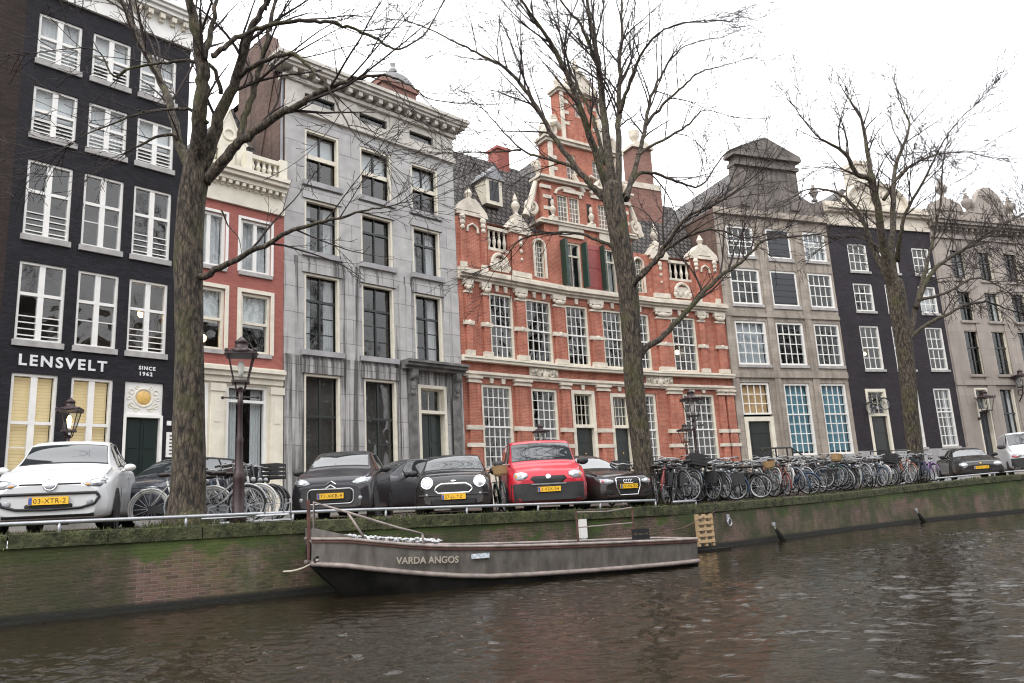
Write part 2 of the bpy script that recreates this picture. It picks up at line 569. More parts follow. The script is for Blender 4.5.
M['brick_black'] = brick('black_painted_brick', (.013, .0125, .016), (.024, .0225, .028), (.011, .010, .013), dirt=.25, rough=.7)
M['brick_dark_g'] = brick('charcoal_painted_brick', (.026, .022, .028), (.040, .035, .042), (.023, .020, .025), dirt=.2, rough=.75)
M['brick_brown'] = brick('dark_brown_brick', (.030, .022, .021), (.050, .036, .033), (.028, .023, .022), dirt=.3)
M['brick_side'] = brick('weathered_brown_brick', (.12, .075, .062), (.18, .115, .094), (.15, .125, .11), dirt=.4, streak=(.06, .05, .045), streak_amt=.6)
M['brick_pink'] = brick('salmon_brick', (.31, .105, .088), (.37, .135, .11), (.30, .13, .11), dirt=.15)
M['brick_red'] = brick('orange_red_brick', (.35, .090, .058), (.455, .152, .098), (.40, .26, .20), ms=.010, dirt=.34, dirt_scale=.9, streak=(.20, .06, .045), streak_amt=.55)
M['brick_chimney'] = brick('chimney_brick', (.20, .095, .075), (.29, .15, .12), (.24, .19, .165), dirt=.35)
M['taupe'] = brick('taupe_stone', (.315, .275, .235), (.37, .325, .28), (.21, .185, .16), 1.1, .42, .008, dirt=.38, dirt_scale=.8, streak=(.14, .12, .10), streak_amt=.65, bump=.002)
M['taupe_h'] = brick('pale_taupe_stone', (.295, .262, .235), (.34, .302, .272), (.235, .21, .19), 1.3, .5, .006, dirt=.2, streak=(.2, .175, .155), streak_amt=.45, bump=.002)


def stained_stone():
    m = bpy.data.materials.new('stained_grey_sandstone'); m.use_nodes = True
    N, L = nt(m); b = N['Principled BSDF']; b.inputs['Roughness'].default_value = .8
    tc = N.new('ShaderNodeTexCoord')
    bt = N.new('ShaderNodeTexBrick'); bt.inputs['Scale'].default_value = 1; bt.inputs['Brick Width'].default_value = 1.9; bt.inputs['Row Height'].default_value = .95
    bt.inputs['Mortar Size'].default_value = .012
    bt.inputs['Color1'].default_value = (.37, .362, .358, 1); bt.inputs['Color2'].default_value = (.43, .422, .415, 1); bt.inputs['Mortar'].default_value = (.17, .165, .16, 1)
    L.new(tc.outputs['UV'], bt.inputs['Vector'])
    # long black run-off streaks, heaviest on the lower storeys
    mp = N.new('ShaderNodeMapping'); mp.inputs['Scale'].default_value = (4.2, .15, 1)
    L.new(tc.outputs['UV'], mp.inputs['Vector'])
    n1 = N.new('ShaderNodeTexNoise'); n1.inputs['Scale'].default_value = 1; n1.inputs['Detail'].default_value = 7; n1.inputs['Roughness'].default_value = .6
    L.new(mp.outputs['Vector'], n1.inputs['Vector'])
    sp = N.new('ShaderNodeSeparateXYZ'); L.new(tc.outputs['UV'], sp.inputs[0])
    mr = N.new('ShaderNodeMapRange'); mr.inputs['From Min'].default_value = 2; mr.inputs['From Max'].default_value = 13.5
    mr.inputs['To Min'].default_value = .11; mr.inputs['To Max'].default_value = -.20
    L.new(sp.outputs['Y'], mr.inputs['Value'])
    ad = N.new('ShaderNodeMath'); ad.operation = 'ADD'; L.new(n1.outputs['Fac'], ad.inputs[0]); L.new(mr.outputs['Result'], ad.inputs[1])
    for sill in (13.45, 10.7, 7.0, 16.3):      # run-off starts under each sill and ledge
        below = N.new('ShaderNodeMapRange'); below.inputs['From Min'].default_value = sill - 1.7; below.inputs['From Max'].default_value = sill; below.inputs['To Max'].default_value = .10
        L.new(sp.outputs['Y'], below.inputs['Value'])
        gate = N.new('ShaderNodeMath'); gate.operation = 'LESS_THAN'; gate.inputs[1].default_value = sill; L.new(sp.outputs['Y'], gate.inputs[0])
        mm = N.new('ShaderNodeMath'); mm.operation = 'MULTIPLY_ADD'; L.new(below.outputs['Result'], mm.inputs[0]); L.new(gate.outputs[0], mm.inputs[1]); L.new(ad.outputs[0], mm.inputs[2]); ad = mm
    cr = N.new('ShaderNodeValToRGB'); cr.color_ramp.elements[0].position = .49; cr.color_ramp.elements[1].position = .61
    L.new(ad.outputs[0], cr.inputs['Fac'])
    ml = N.new('ShaderNodeMath'); ml.operation = 'MULTIPLY'; ml.inputs[1].default_value = .9; L.new(cr.outputs['Color'], ml.inputs[0])
    mix = N.new('ShaderNodeMix'); mix.data_type = 'RGBA'
    L.new(ml.outputs[0], mix.inputs[0]); L.new(bt.outputs['Color'], mix.inputs[6]); mix.inputs[7].default_value = (.050, .046, .044, 1)
    # pale washed streaks
    mp2 = N.new('ShaderNodeMapping'); mp2.inputs['Scale'].default_value = (5.5, .12, 1); mp2.inputs['Location'].default_value = (7, 3, 0)
    L.new(tc.outputs['UV'], mp2.inputs['Vector'])
    n2 = N.new('ShaderNodeTexNoise'); n2.inputs['Scale'].default_value = 1; n2.inputs['Detail'].default_value = 5
    L.new(mp2.outputs['Vector'], n2.inputs['Vector'])
    c2 = N.new('ShaderNodeValToRGB'); c2.color_ramp.elements[0].position = .60; c2.color_ramp.elements[1].position = .70
    L.new(n2.outputs['Fac'], c2.inputs['Fac'])
    m3 = N.new('ShaderNodeMath'); m3.operation = 'MULTIPLY'; m3.inputs[1].default_value = .6; L.new(c2.outputs['Color'], m3.inputs[0])
    mix2 = N.new('ShaderNodeMix'); mix2.data_type = 'RGBA'
    L.new(m3.outputs[0], mix2.inputs[0]); L.new(mix.outputs[2], mix2.inputs[6]); mix2.inputs[7].default_value = (.44, .43, .42, 1)
    n3 = N.new('ShaderNodeTexNoise'); n3.inputs['Scale'].default_value = 2.2; n3.inputs['Detail'].default_value = 8
    L.new(tc.outputs['UV'], n3.inputs['Vector'])
    m5 = N.new('ShaderNodeMapRange'); m5.inputs['From Min'].default_value = .3; m5.inputs['From Max'].default_value = .7; m5.inputs['To Min'].default_value = .82; m5.inputs['To Max'].default_value = 1.12
    L.new(n3.outputs['Fac'], m5.inputs['Value'])
    vs = N.new('ShaderNodeVectorMath'); vs.operation = 'SCALE'; L.new(mix2.outputs[2], vs.inputs[0]); L.new(m5.outputs['Result'], vs.inputs['Scale'])
    L.new(vs.outputs['Vector'], b.inputs['Base Color'])
    return m


M['stained'] = stained_stone()
# ------------------------------------------------------------------ the row of canal houses
HG = 'canal houses in a row along the street'


def house(name, x, y, az, label):
    return thing(name, label, 'house', (x, y, STREET), R(az), HG)


S0 = Seg()

# ---- neighbour at the far left, only a strip of it in the picture
nb = house('brick_house', -13.668, 20.927, 47, 'dark reddish brown brick house, only a strip of wall showing at the left edge')
sg = Seg(-8.4, 0, 0)
mb = MB(sg); ops = [(1.0, 2.2, 9.6, 11.9), (2.9, 4.1, 9.6, 11.9), (5.0, 6.2, 9.6, 11.9), (1.0, 2.2, 13, 15), (2.9, 4.1, 13, 15), (5.0, 6.2, 13, 15), (1.0, 2.2, 6, 8.6), (2.9, 4.1, 6, 8.6), (5, 6.2, 6, 8.6)]
wall(mb, 0, 8.05, STREET - .1, 20.5, ops); mb.build('wall', M['brick_brown'], nb)
for o in ops: window(sg, nb, *o, nc=2, nr=4, meet=.55)
body(sg, nb, 0, 8.05, 9, STREET, 20.5, 'brick_brown')
rooms(sg, nb, .1, 7.9, STREET, [5.2, 9, 12.4, 16], parts=1)

# ---- A: black painted shop house
hA = house('dark_brick_house', -13.668, 20.927, 47, 'black painted brick house with white windows and white shop lettering over its ground floor')
cols = [(0.0, 1.2), (1.52, 2.66), (2.97, 4.15)]
rows = [(15.1, 16.65), (12.71, 14.25), (9.6, 11.9), (6.54, 8.82)]
ops = [(c[0], c[1], r[0], r[1]) for r in rows for c in cols]
gw = [(0.02, 1.17, 2.1, 5.62), (1.52, 2.65, 2.1, 5.62)]
dr = (2.99, 4.14, 1.5, 5.62)
mb = MB(S0); wall(mb, -.349, 4.6, STREET - .1, 17.3, ops + gw + [dr]); mb.build('wall', M['brick_black'], hA)
random.seed(3)
for ri, r in enumerate(rows):
    for ci, c in enumerate(cols):
        back = None
        if ri < 2: back = ('net', 'curtain') if (ri + ci) % 2 == 0 else ('blind', 'blind_white')
        window(S0, hA, c[0], c[1], r[0], r[1], nc=2, nr=(.34,) if (ci == 1 or ri < 2) else 1, mull=.15, trans=.6 if ri > 1 else .52, fr=.075, sill=.17,
               bguard=4 if (ci != 1 or ri < 2) else 0, backing=back, blindfrac=.55, bar=.03)
for w in gw:
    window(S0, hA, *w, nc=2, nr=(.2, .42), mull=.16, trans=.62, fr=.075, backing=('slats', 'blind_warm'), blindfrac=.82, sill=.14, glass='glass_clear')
# door with the carved panel above
door(S0, hA, dr[0], dr[1], 1.5, 4.62, fr=.08, leaves=2)
mb = MB(S0); mb.box(3.0, 4.13, .06, .12, 4.63, 5.61)
mb.build('door_panel', M['white'], hA)
mb = MB(S0)
mb.torus((3.565, .055, 5.15), .27, .03, 22, 6)
for sx in (-1, 1):
    for (dx, dz, rr) in ((.36, .2, .07), (.36, -.22, .08), (.22, -.33, .05), (.42, 0, .05), (.2, .33, .045)):
        mb.torus((3.565 + sx * dx, .055, 5.12 + dz), rr, .016, 12, 5)
    mb.tube([(3.565 + sx * .1, .05, 4.8), (3.565 + sx * .28, .05, 4.84), (3.565 + sx * .44, .05, 4.95)], .018, 5)
o = mb.build('panel_carving', M['cream'], bpy.data.objects['door_panel'])
mb = MB(S0); mb.lathe([(.22, 0), (.2, .03), (.03, .045)], (3.565, .05, 5.15), 20, axis='y'); 
mb2 = MB(S0); mb2.lathe([(.03, -.05), (.17, -.03), (.22, 0)], (3.565, .06, 5.15), 20, axis='y'); mb2.build('medallion', M['gold'], bpy.data.objects['door_panel'])
cornice(S0, hA, -.33, 4.58, [(17.3, 17.55, .10), (17.55, 18.15, .05), (18.15, 18.3, .32), (18.3, 18.42, .42), (18.42, 18.52, .5)], 'white')
dentils(S0, hA, -.2, 4.5, 17.95, 18.13, .26, 12, .16, 'cream')
body(S0, hA, -.34, 4.6, 9, STREET, 17.3, 'brick_black', left=False)
mb = MB(S0); hip(mb, -.3, 4.55, .6, 9, 18.3, 21.0, cut=2.2); mb.build('roof', M['roof_tile'], hA)
rooms(S0, hA, -.2, 4.5, STREET, [5.75, 9.2, 12.3, 14.8, 17.1], parts=1)
# lettering on the front, built at its place on the wall
sgn = lettering('sign_lettering', 'LENSVELT', .425, M['sign_white'], (.14, -.004, 5.845 - STREET), (R(90), 0, 0), hA, .02, 1.28, bold=.012)
lettering('sign_lettering', 'SINCE', .155, M['sign_white'], (3.36, -.004, 6.0 - STREET), (R(90), 0, 0), hA, .01, 1.25, bold=.006)
lettering('sign_lettering', '1962', .16, M['sign_white'], (3.37, -.004, 5.82 - STREET), (R(90), 0, 0), hA, .01, 1.35, bold=.006)
mb = MB(S0); mb.box(4.27, 4.53, -.03, -.001, 3.36, 4.12); o = mb.build('name_plate', M['white'], hA)
mb = MB(S0)
for k in range(6): mb.box(4.36, 4.44, -.036, -.031, 3.44 + k * .11, 3.48 + k * .11)
mb.build('nameplate_text', M['dark_frame'], o)
mb = MB(S0); mb.box(4.27, 4.40, -.03, -.001, 4.33, 4.47); mb.build('house_number_plate', M['white'], hA)

# ---- B: small salmon brick house with cream shopfront
hB = house('brick_house', -10.557, 24.262, 45.7, 'small salmon red brick house with cream shopfront beside the black painted house')
W = 3.63
ops = [(.30, 1.45, 9.72, 11.62), (1.98, 3.12, 9.72, 11.62), (.36, 1.47, 6.88, 8.98), (2.04, 3.13, 6.88, 8.98)]
shop = [(.12, .98, 1.45, 5.75), (1.62, 3.05, 2.0, 5.75)]
mb = MB(S0); wall(mb, .03, W, 6.2, 12.05, ops); mb.build('wall', M['brick_pink'], hB)
mb = MB(S0); wall(mb, .03, W, STREET - .1, 6.2, shop); mb.build('shopfront', M['cream'], hB)
for i, o in enumerate(ops):
    top = i < 2
    window(S0, hB, *o, nc=2 if top else 1, nr=1, mull=.13, fr=.1, outer=.09 if top else .13, mat='white' if top else 'cream', trans=None if top else .5, sill=.14,
           backing=('net', 'curtain') if top else ('blind', 'blind_white'), blindfrac=.55)
window(S0, hB, *shop[1], nc=1, nr=1, trans=.88, fr=.09, backing=('curtain', 'curtain'))
door(S0, hB, .12, .98, 1.45, 5.75, leaves=1, fan=4.55)
mb = MB(S0)
for (a, b) in ((1.06, 1.5), (3.16, 3.6)):
    mb.box(a, b, -.09, -.002, STREET, 5.75); mb.box(a - .04, b + .04, -.13, -.091, 5.5, 5.75); mb.box(a - .05, b + .05, -.14, -.092, STREET, 2.0)
    mb.box(a + .1, b - .1, -.105, -.0905, 2.3, 4.2); mb.box(a + .1, b - .1, -.105, -.0905, 4.5, 5.35); mb.cut()
mb.build_each('pilaster', M['cream'], hB)
cornice(S0, hB, .06, W - .03, [(5.82, 6.02, .10), (6.02, 6.18, .2), (6.18, 6.3, .3), (6.3, 6.36, .2)], 'cream', 'shop_cornice', ends=False)
cornice(S0, hB, .04, W - .02, [(12.05, 12.3, .1), (12.3, 12.85, .06), (12.85, 13.02, .28), (13.02, 13.16, .42), (13.16, 13.3, .5)], 'cream', ends=False)
dentils(S0, hB, .1, W - .05, 12.72, 12.84, .26, 14, .12, 'cream')
baluster_row(S0, hB, 2.2, 3.3, 13.3, 14.02, 5, -.12, 'cream')
baluster_row(S0, hB, .15, 1.0, 13.3, 14.02, 4, -.12, 'cream')
mb = MB(S0); mb.box(3.3, 3.58, -.3, .1, 13.3, 14.1); mb.cut(); mb.box(2.0, 2.22, -.3, .1, 13.3, 14.05); mb.cut(); mb.box(1.0, 1.2, -.3, .1, 13.3, 14.05); mb.build_each('balustrade_post', M['cream'], hB)
# gabled dormer behind the balustrade
mb = MB(S0); mb.prism([(.95, 13.3), (2.25, 13.3), (2.25, 14.5), (1.95, 14.75), (1.6, 15.6), (1.25, 14.75), (.95, 14.5)], .25, .55); dm = mb.build('dormer', M['cream'], hB)
mb = MB(S0)
mb.tube([(.9, .3, 14.5), (1.22, .3, 14.8), (1.6, .3, 15.7), (1.98, .3, 14.8), (2.3, .3, 14.5)], .09, 6); mb.torus((1.6, .24, 14.75), .2, .05, 14, 6); mb.build('dormer_trim', M['cream'], dm)
window(Seg(0, .2, 0), hB, 1.3, 1.9, 13.4, 14.35, nc=2, nr=2, fr=.06)
mb = MB(S0); hip(mb, .05, W, .56, 8, 13.2, 16.0); mb.build('roof', M['roof_tile'], hB)
body(S0, hB, .02, W - .01, 8.5, STREET, 13.2, 'brick_side', left=False, right=False)
rooms(S0, hB, .1, W - .05, STREET, [6.1, 9.3, 12], parts=1, mat='interior_dark')

M['portal_stone'] = pbr('blackened_portal_stone', (.10, .098, .095), .8, .35, 2.5, col2=(.19, .185, .18))
# ---- C: tall grey stone house, streaked with black run-off
hC = house('stone_house', -8.019, 26.863, 44.4, 'tall grey stone house streaked with black stains, heavy cream cornice, dark sash windows')
W = 8.13
cx3 = [(.82, 2.31), (3.27, 4.79), (5.78, 7.24)]
r1 = [(a, b, 13.72, 15.85) for a, b in cx3]; r2 = [(a, b, 10.95, 13.01) for a, b in cx3]; r3 = [(a, b, 7.22, 10.12) for a, b in cx3]
g = [(cx3[0][0], cx3[0][1], 2.0, 6.37), (3.32, 4.82, 2.0, 6.37)]
dC = (5.84, 7.29, 1.55, 6.31)
mb = MB(S0); wall(mb, 0, W, STREET - .1, 16.35, r1 + r2 + r3 + g + [dC], reveal=.3); mb.build('wall', M['stained'], hC)
for i, o in enumerate(r1 + r2 + r3 + g):
    rr = i // 3
    b = None
    if rr == 0: b = ('blind', 'blind_white'); 
    elif i in (3, 5, 6, 8): b = ('curtain', 'curtain')
    elif rr == 3: b = ('blind', 'interior')
    wf = window(S0, hC, *o, nc=2, nr=(.22, .44) if rr >= 2 else 1, fr=.06, bar=.04, mull=.06, mat='dark_frame', inset=.24, trans=.66 if rr >= 1 else .5, backing=b, blindfrac=.45 if rr == 0 else .96, deep=.12)
    mb = MB(S0)     # cream painted lining of the opening
    u0, u1, h0, h1 = o
    mb.box(u0 + .001, u0 + .09, .03, .2, h0, h1 - .002); mb.box(u1 - .09, u1 - .001, .03, .2, h0, h1 - .002); mb.box(u0 + .091, u1 - .091, .03, .2, h1 - .09, h1 - .003)
    if rr == 0: mb.box(u0 + .091, u1 - .091, .14, .2, h0 + (h1 - h0) * .46, h0 + (h1 - h0) * .54)
    mb.build('window_lining', M['cream'], wf)
    sm = MB(S0); sm.box(u0 - .12, u1 + .12, -.12, .02, h0 - .2, h0 - .004); sm.build('sill', M['greystone'], wf)
# flat strips, string courses and aprons
mb = MB(S0)
for (a, b) in ((.02, .42), (7.72, 8.1)):
    mb.box(a, b, -.10, -.002, STREET, 6.9); mb.cut()
for (a, b) in ((.02, .42), (7.72, 8.1)):
    mb.box(a, b, -.06, -.002, 6.9, 10.3); mb.cut()
for (a, b) in ((2.52, 3.1), (5.0, 5.6)):
    mb.box(a, b, -.06, -.002, STREET, 10.3); mb.cut()
mb.build_each('pilaster', M['stained'], hC)
mb = MB(S0)
for o in r3 + r2:
    mb.box(o[0] - .1, o[1] + .1, -.05, -.002, o[3] + .003, o[3] + .42); mb.cut()
for o in g:
    mb.box(o[0] - .1, o[1] + .1, -.055, -.002, o[3] + .003, o[3] + .5); mb.cut()
mb.build_each('lintel', M['stained'], hC)
# portal
cornice(S0, hC, 5.0, 8.12, [(6.86, 6.98, .32), (6.98, 7.1, .5), (7.1, 7.2, .6)], 'portal_stone', 'portal_cornice', ends=False)
mb = MB(S0)
for u in (5.48, 7.72):
    mb.box(u - .2, u + .2, -.14, -.101, 1.3, 5.9); mb.box(u - .14, u + .14, -.38, -.142, 6.5, 6.85); mb.ball((u, -.32, 6.62), .17, .14, .17, 10, 6); mb.ball((u, -.22, 6.2), .12, .12, .2, 10, 6); mb.ball((u, -.18, 5.95), .1, .08, .12, 8, 5); mb.cut()
mb.build_each('portal_console', M['portal_stone'], hC)
door(S0, hC, dC[0], dC[1], 1.55, 6.31, fr=.13, leaves=2, fan=5.22, inset=.3, fan_nc=2, frame='cream')
# frieze with three slots and bracketed cornice
sl = [(.82, 2.15, 16.95, 17.32), (3.28, 4.62, 16.95, 17.32), (5.78, 7.05, 16.95, 17.32)]
mb = MB(S0); wall(mb, 0, W, 16.35, 18.0, sl); 
mb.box(-.05, W + .05, -.14, -.002, 16.4, 16.62); mb.box(-.03, W + .03, -.09, -.002, 16.64, 16.72)
for (a, b) in ((0, .7), (2.3, 3.15), (4.75, 5.65), (7.2, W)): mb.box(a, b, -.05, -.002, 16.75, 17.6)
mb.build('frieze', M['grey_cream'], hC)
for o in sl: window(S0, hC, *o, nc=1, nr=1, fr=.05, mat='dark_frame', inset=.15)
cornice(S0, hC, 0, W, [(17.62, 17.76, .16), (18.0, 18.12, .46), (18.12, 18.26, .56), (18.26, 18.4, .64)], 'grey_cream', back=.3)
mb = MB(S0)
for k in range(17):
    u = .2 + (W - .4) * k / 16
    mb.box(u - .09, u + .09, -.40, -.002, 17.80, 17.998)
mb.build('modillion', M['grey_cream'], hC)
mb = MB(S0); hip(mb, 0, W, .7, 9, 18.3, 19.9, cut=3.5); mb.build('roof', M['roof_tile'], hC)
mb = MB(S0); mb.box(-.4, W + .4, -.5, .7, 18.401, 18.44); mb.build('gutter', M['lead'], hC)
body(S0, hC, 0, W, 9, STREET, 18.0, 'brick_side', right=True)
mb = MB(S0)
sd = lambda u0, u1, prof: [mb.poly([(u0, v, h) for v, h in prof]), mb.poly([(u1, v, h) for v, h in reversed(prof)]),
                           *[mb.poly([(u0, *prof[k]), (u1, *prof[k]), (u1, *prof[(k + 1) % len(prof)]), (u0, *prof[(k + 1) % len(prof)])]) for k in range(len(prof))]]
sd(-.04, .5, [(.9, 17.9), (.9, 18.7), (1.6, 20.3), (3.9, 20.3), (3.9, 13.2), (2.5, 13.2)])
mb.build('side_chimney', M['brick_side'], hC)
mb = MB(S0); mb.tube([(-.06, .12, 18), (-.06, .12, 13.6)], .055, 6); mb.build('downpipe', M['lead'], hC)
mb = MB(S0); mb.box(6.0, 7.9, 2.2, 3.2, 17.6, 20.7); mb.box(5.9, 8.0, 2.1, 3.3, 20.7, 20.95); mb.box(6.1, 7.8, 2.3, 3.1, 20.95, 21.2); ch = mb.build('chimney', M['brick_chimney'], hC)
mb = MB(S0); mb.prism([(5.85, 20.951), (8.05, 20.951), (7.6, 21.35), (7.3, 21.5), (6.6, 21.5), (6.3, 21.35)], 2.25, 3.15); mb.lathe([(.16, 0), (.12, .12), (.2, .35), (.1, .5), (.14, .7)], (6.95, 2.7, 21.5), 10); mb.build('chimney_cap', M['greystone'], ch)
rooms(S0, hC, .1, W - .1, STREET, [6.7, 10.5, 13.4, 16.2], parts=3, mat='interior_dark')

# ---- D: ornate red brick and sandstone double house, bending with the canal
hD = house('ornate_brick_house', -2.2019, 32.56, 39.8, 'wide orange red brick house with cream sandstone bands and tall stepped ornamental gable')
D1 = Seg(0, 0, 0)
p2 = D1(6.255, 0, 0); D2 = Seg(p2[0], p2[1], R(33.5 - 39.8))
p3 = D2(5.537, 0, 0); D3 = Seg(p3[0], p3[1], R(27.8 - 39.8))
L1, L2, L3 = 6.255, 5.537, 5.103
G1 = [(1.02, 2.72, 2.92, 6.56), (3.82, 5.42, 2.92, 6.54)]
G2 = [(4.2, 5.42, 2.92, 6.56)]
G3 = [(1.62, 3.72, 2.92, 6.62)]
dr2 = [(.03, 1.43, 2.55, 6.57), (2.38, 3.68, 2.55, 6.5)]
F1 = [(1.68, 3.05, 7.74, 10.74), (3.78, 5.38, 7.74, 10.74)]
F2 = [(.04, 1.40, 7.76, 10.74), (2.28, 3.64, 7.76, 10.72), (4.18, 5.42, 7.78, 10.72)]
F3 = [(1.34, 2.98, 7.78, 10.72)]
A1 = [(4.56, 5.16, 11.85, 13.7)]; OB1 = [(1.75, 2.95, 12.74, 14.0)]; OB3 = [(1.5, 3.0, 12.74, 14.0)]
A2 = [(.18, 1.24, 11.62, 13.95), (2.46, 3.5, 11.62, 13.95), (4.75, 5.3, 11.85, 13.7)]
A3 = []
mb = MB(D1); wall(mb, 0, L1, 2.85, 14.0, G1 + F1 + A1 + OB1, reveal=.28)
mb.T = D2; wall(mb, 0, L2, 2.85, 14.0, dr2 + G2 + F2 + A2, reveal=.28)
mb.T = D3; wall(mb, 0, L3, 2.85, 14.0, G3 + F3 + A3 + OB3, reveal=.28)
mb.build('wall', M['brick_red'], hD)
mb = MB(D1); wall(mb, -.02, L1, STREET - .1, 2.85, []); mb.box(0, L1, -.12, -.001, STREET, 2.7)
mb.T = D2; wall(mb, 0, L2, STREET - .1, 2.85, [dr2[0], dr2[1]]); mb.box(4.0, L2, -.12, -.001, STREET, 2.7); mb.box(1.5, 2.3, -.12, -.001, STREET, 2.7)
mb.T = D3; wall(mb, 0, L3, STREET - .1, 2.85, []); mb.box(0, L3, -.12, -.001, STREET, 2.7)
mb.build('plinth', M['cream_stone'], hD)
for sgm, ws in ((D1, G1), (D2, G2), (D3, G3)):
    for o in ws: window(sgm, hD, *o, nc=5 if o[1] - o[0] > 1.65 else 4, nr=8, meet=.5, fr=.13, bar=.036, mat='cream', sash='white', glass='glass', deep=.2)
for sgm, ws in ((D1, F1), (D2, F2), (D3, F3)):
    for o in ws: window(sgm, hD, *o, nc=4, nr=6, meet=.5, fr=.11, bar=.036, mat='cream', sash='white', glass='glass', deep=.2)
for sgm, ws in ((D1, A1), (D2, A2[2:])):
    for o in ws:
        wf = window(sgm, hD, *o, nc=3, nr=7, fr=.05, bar=.03, mat='cream')
        mb = MB(sgm); um = (o[0] + o[1]) / 2; w = (o[1] - o[0]) / 2
        mb.tube([(um - w - .06, -.02, 11.85), (um - w - .06, -.02, 13.4)] + [(um - (w + .06) * math.cos(math.pi * k / 8), -.02, 13.4 + (w + .06) * math.sin(math.pi * k / 8)) for k in range(9)] + [(um + w + .06, -.02, 11.85)], .07, 6)
        mb.build('window_arch', M['cream_stone'], wf)
for i, o in enumerate(A2[:2]):
    window(D2, hD, *o, nc=2, nr=1, trans=.72, fr=.09, mat='cream', mull=.03, backing=('curtain', 'curtain') if i else None)
mb = MB(D2); mb.box(1.40, 2.40, -.1, -.03, 11.66, 13.95)
for z in (11.8, 12.8, 13.75): mb.box(1.46, 2.34, -.116, -.101, z - .04, z + .04)
mb.build('shutter', M['shutter_red'], hD)
for (a, b) in ((-.02, .14), (1.26, 1.36), (2.41, 2.47), (3.52, 3.66)):
    mb = MB(D2); mb.box(a, b, -.42, -.03, 11.66, 13.95); mb.build('shutter', M['shutter_green'], hD)
for (a, b, c, d), nm in ((dr2[0], 0), (dr2[1], 1)):
    door(D2, hD, a, b, c, d, mat='dark_frame', frame='cream', leaves=1, fr=.17, fan=4.86, fan_nc=4, fan_nr=3, inset=.2)
# horizontal stone courses that run round the bend
def courses(name, steps, mat, gaps=()):
    mb = MB(D1)
    for (h0, h1, p) in steps:
        for sgm, Ls in ((D1, L1), (D2, L2), (D3, L3)):
            mb.T = sgm; mb.box(0.003, Ls - .003, -p, -.002, h0, h1)
    return mb.build(name, M[mat], hD)
courses('cornice', [(11.08, 11.2, .14), (11.2, 11.32, .26), (11.32, 11.47, .38), (11.47, 11.55, .30), (11.55, 11.64, .12)], 'cream_stone')
courses('stone_band', [(7.48, 7.6, .26), (7.6, 7.68, .32), (7.68, 7.73, .16)], 'cream')
courses('stone_band', [(6.84, 6.94, .12), (6.94, 7.04, .2), (7.04, 7.08, .1)], 'cream_stone')
piers = [(D1, .28, .86, 0), (D1, 2.86, 3.66, 0), (D2, -.5, -.05, 1), (D2, 1.60, 2.26, 0), (D2, 3.72, 4.12, 0), (D3, .62, 1.42, 0), (D3, 3.95, 4.35, 0), (D3, 4.5, 5.0, 0)]
mbp, mbc, mbk, mbq = MB(D1), MB(D1), MB(D1), MB(D1)
for sgm, a, b, sk in piers:
    if sk: sgm, a, b = D1, 5.62, 6.1
    mbp.T = sgm; mbp.box(a, b, -.13, -.003, 2.7, 6.56); mbp.cut()
    mbc.T = sgm
    for (z0, z1) in ((3.85, 4.02), (4.57, 4.76)): mbc.box(a - .16, b + .16, -.15, -.002, z0, z1); mbc.cut()
    mbk.T = sgm; mbk.box(a - .07, b + .07, -.2, -.003, 6.56, 6.64); mbk.box(a - .03, b + .03, -.165, -.003, 6.64, 6.74); mbk.box(a - .1, b + .1, -.24, -.003, 6.74, 6.838); mbk.cut()
# first floor piers with carved capitals
P1 = [(D1, .3, .62), (D1, 1.24, 1.6), (D1, 3.14, 3.7), (D1, 5.46, 6.1), (D2, 1.5, 2.2), (D2, 3.72, 4.1), (D3, .3, 1.22), (D3, 3.1, 3.5), (D3, 4.3, 4.86)]
for sgm, a, b in P1:
    mbp.T = sgm; mbp.box(a + .02, b - .02, -.13, -.003, 7.95, 10.5); mbp.cut()
    mbc.T = sgm; mbc.box(a - .1, b + .1, -.15, -.002, 9.08, 9.26); mbc.ball(((a + b) / 2, -.15, 9.17), .1, .07, .13, 8, 5); mbc.cut(); mbc.box(a - .05, b + .05, -.19, -.002, 7.735, 7.96); mbc.cut()
    mbk.T = sgm
    mbk.box(a - .03, b + .03, -.17, -.003, 10.5, 10.6); mbk.ball(((a + b) / 2, -.18, 10.72), (b - a) / 2, .1, .13, 10, 6)
    for sx in (a, b): mbk.ball((sx, -.17, 10.78), .09, .07, .09, 8, 5)
    mbk.box(a - .09, b + .09, -.22, -.003, 10.86, 11.07); mbk.cut()
# keystones above windows
for sgm, us, z0, z1 in ((D1, (2.1, 2.6, 4.3, 4.9), 10.78, 11.06), (D2, (.7, 2.96, 4.8), 10.78, 11.06), (D3, (1.9, 2.4, 3.8), 10.78, 11.06),
                        (D1, (1.55, 2.2), 6.6, 6.82), (D2, (.73, 3.0), 6.6, 6.82), (D3, (2.3, 3.0), 6.66, 6.82)):
    mbq.T = sgm
    for u in us: mbq.prism([(u - .07, z0), (u + .07, z0), (u + .11, z1), (u - .11, z1)], -.09, -.003); mbq.cut()
mbp.build_each('pier', M['brick_red'], hD); mbc.build_each('pier_band', M['cream_stone'], hD); mbk.build_each('capital', M['cream_stone'], hD); mbq.build_each('keystone', M['cream_stone'], hD)
# carved cartouches between the storeys
for sgm, u in ((D1, 4.62), (D3, .15)):
    mb = MB(sgm); mb.box(u - .85, u + .85, -.1, -.003, 7.1, 7.46)
    for k in range(9):
        x = u - .72 + k * .18
        mb.ball((x, -.13, 7.27 + .06 * math.sin(k * 2.1)), .1, .06, .1, 8, 5)
    mb.ball((u, -.16, 7.1), .16, .08, .22, 8, 6); mb.torus((u - .4, -.14, 7.22), .13, .035, 12, 5); mb.torus((u + .4, -.14, 7.22), .13, .035, 12, 5)
    mb.build('cartouche', M['cream_stone'], hD)


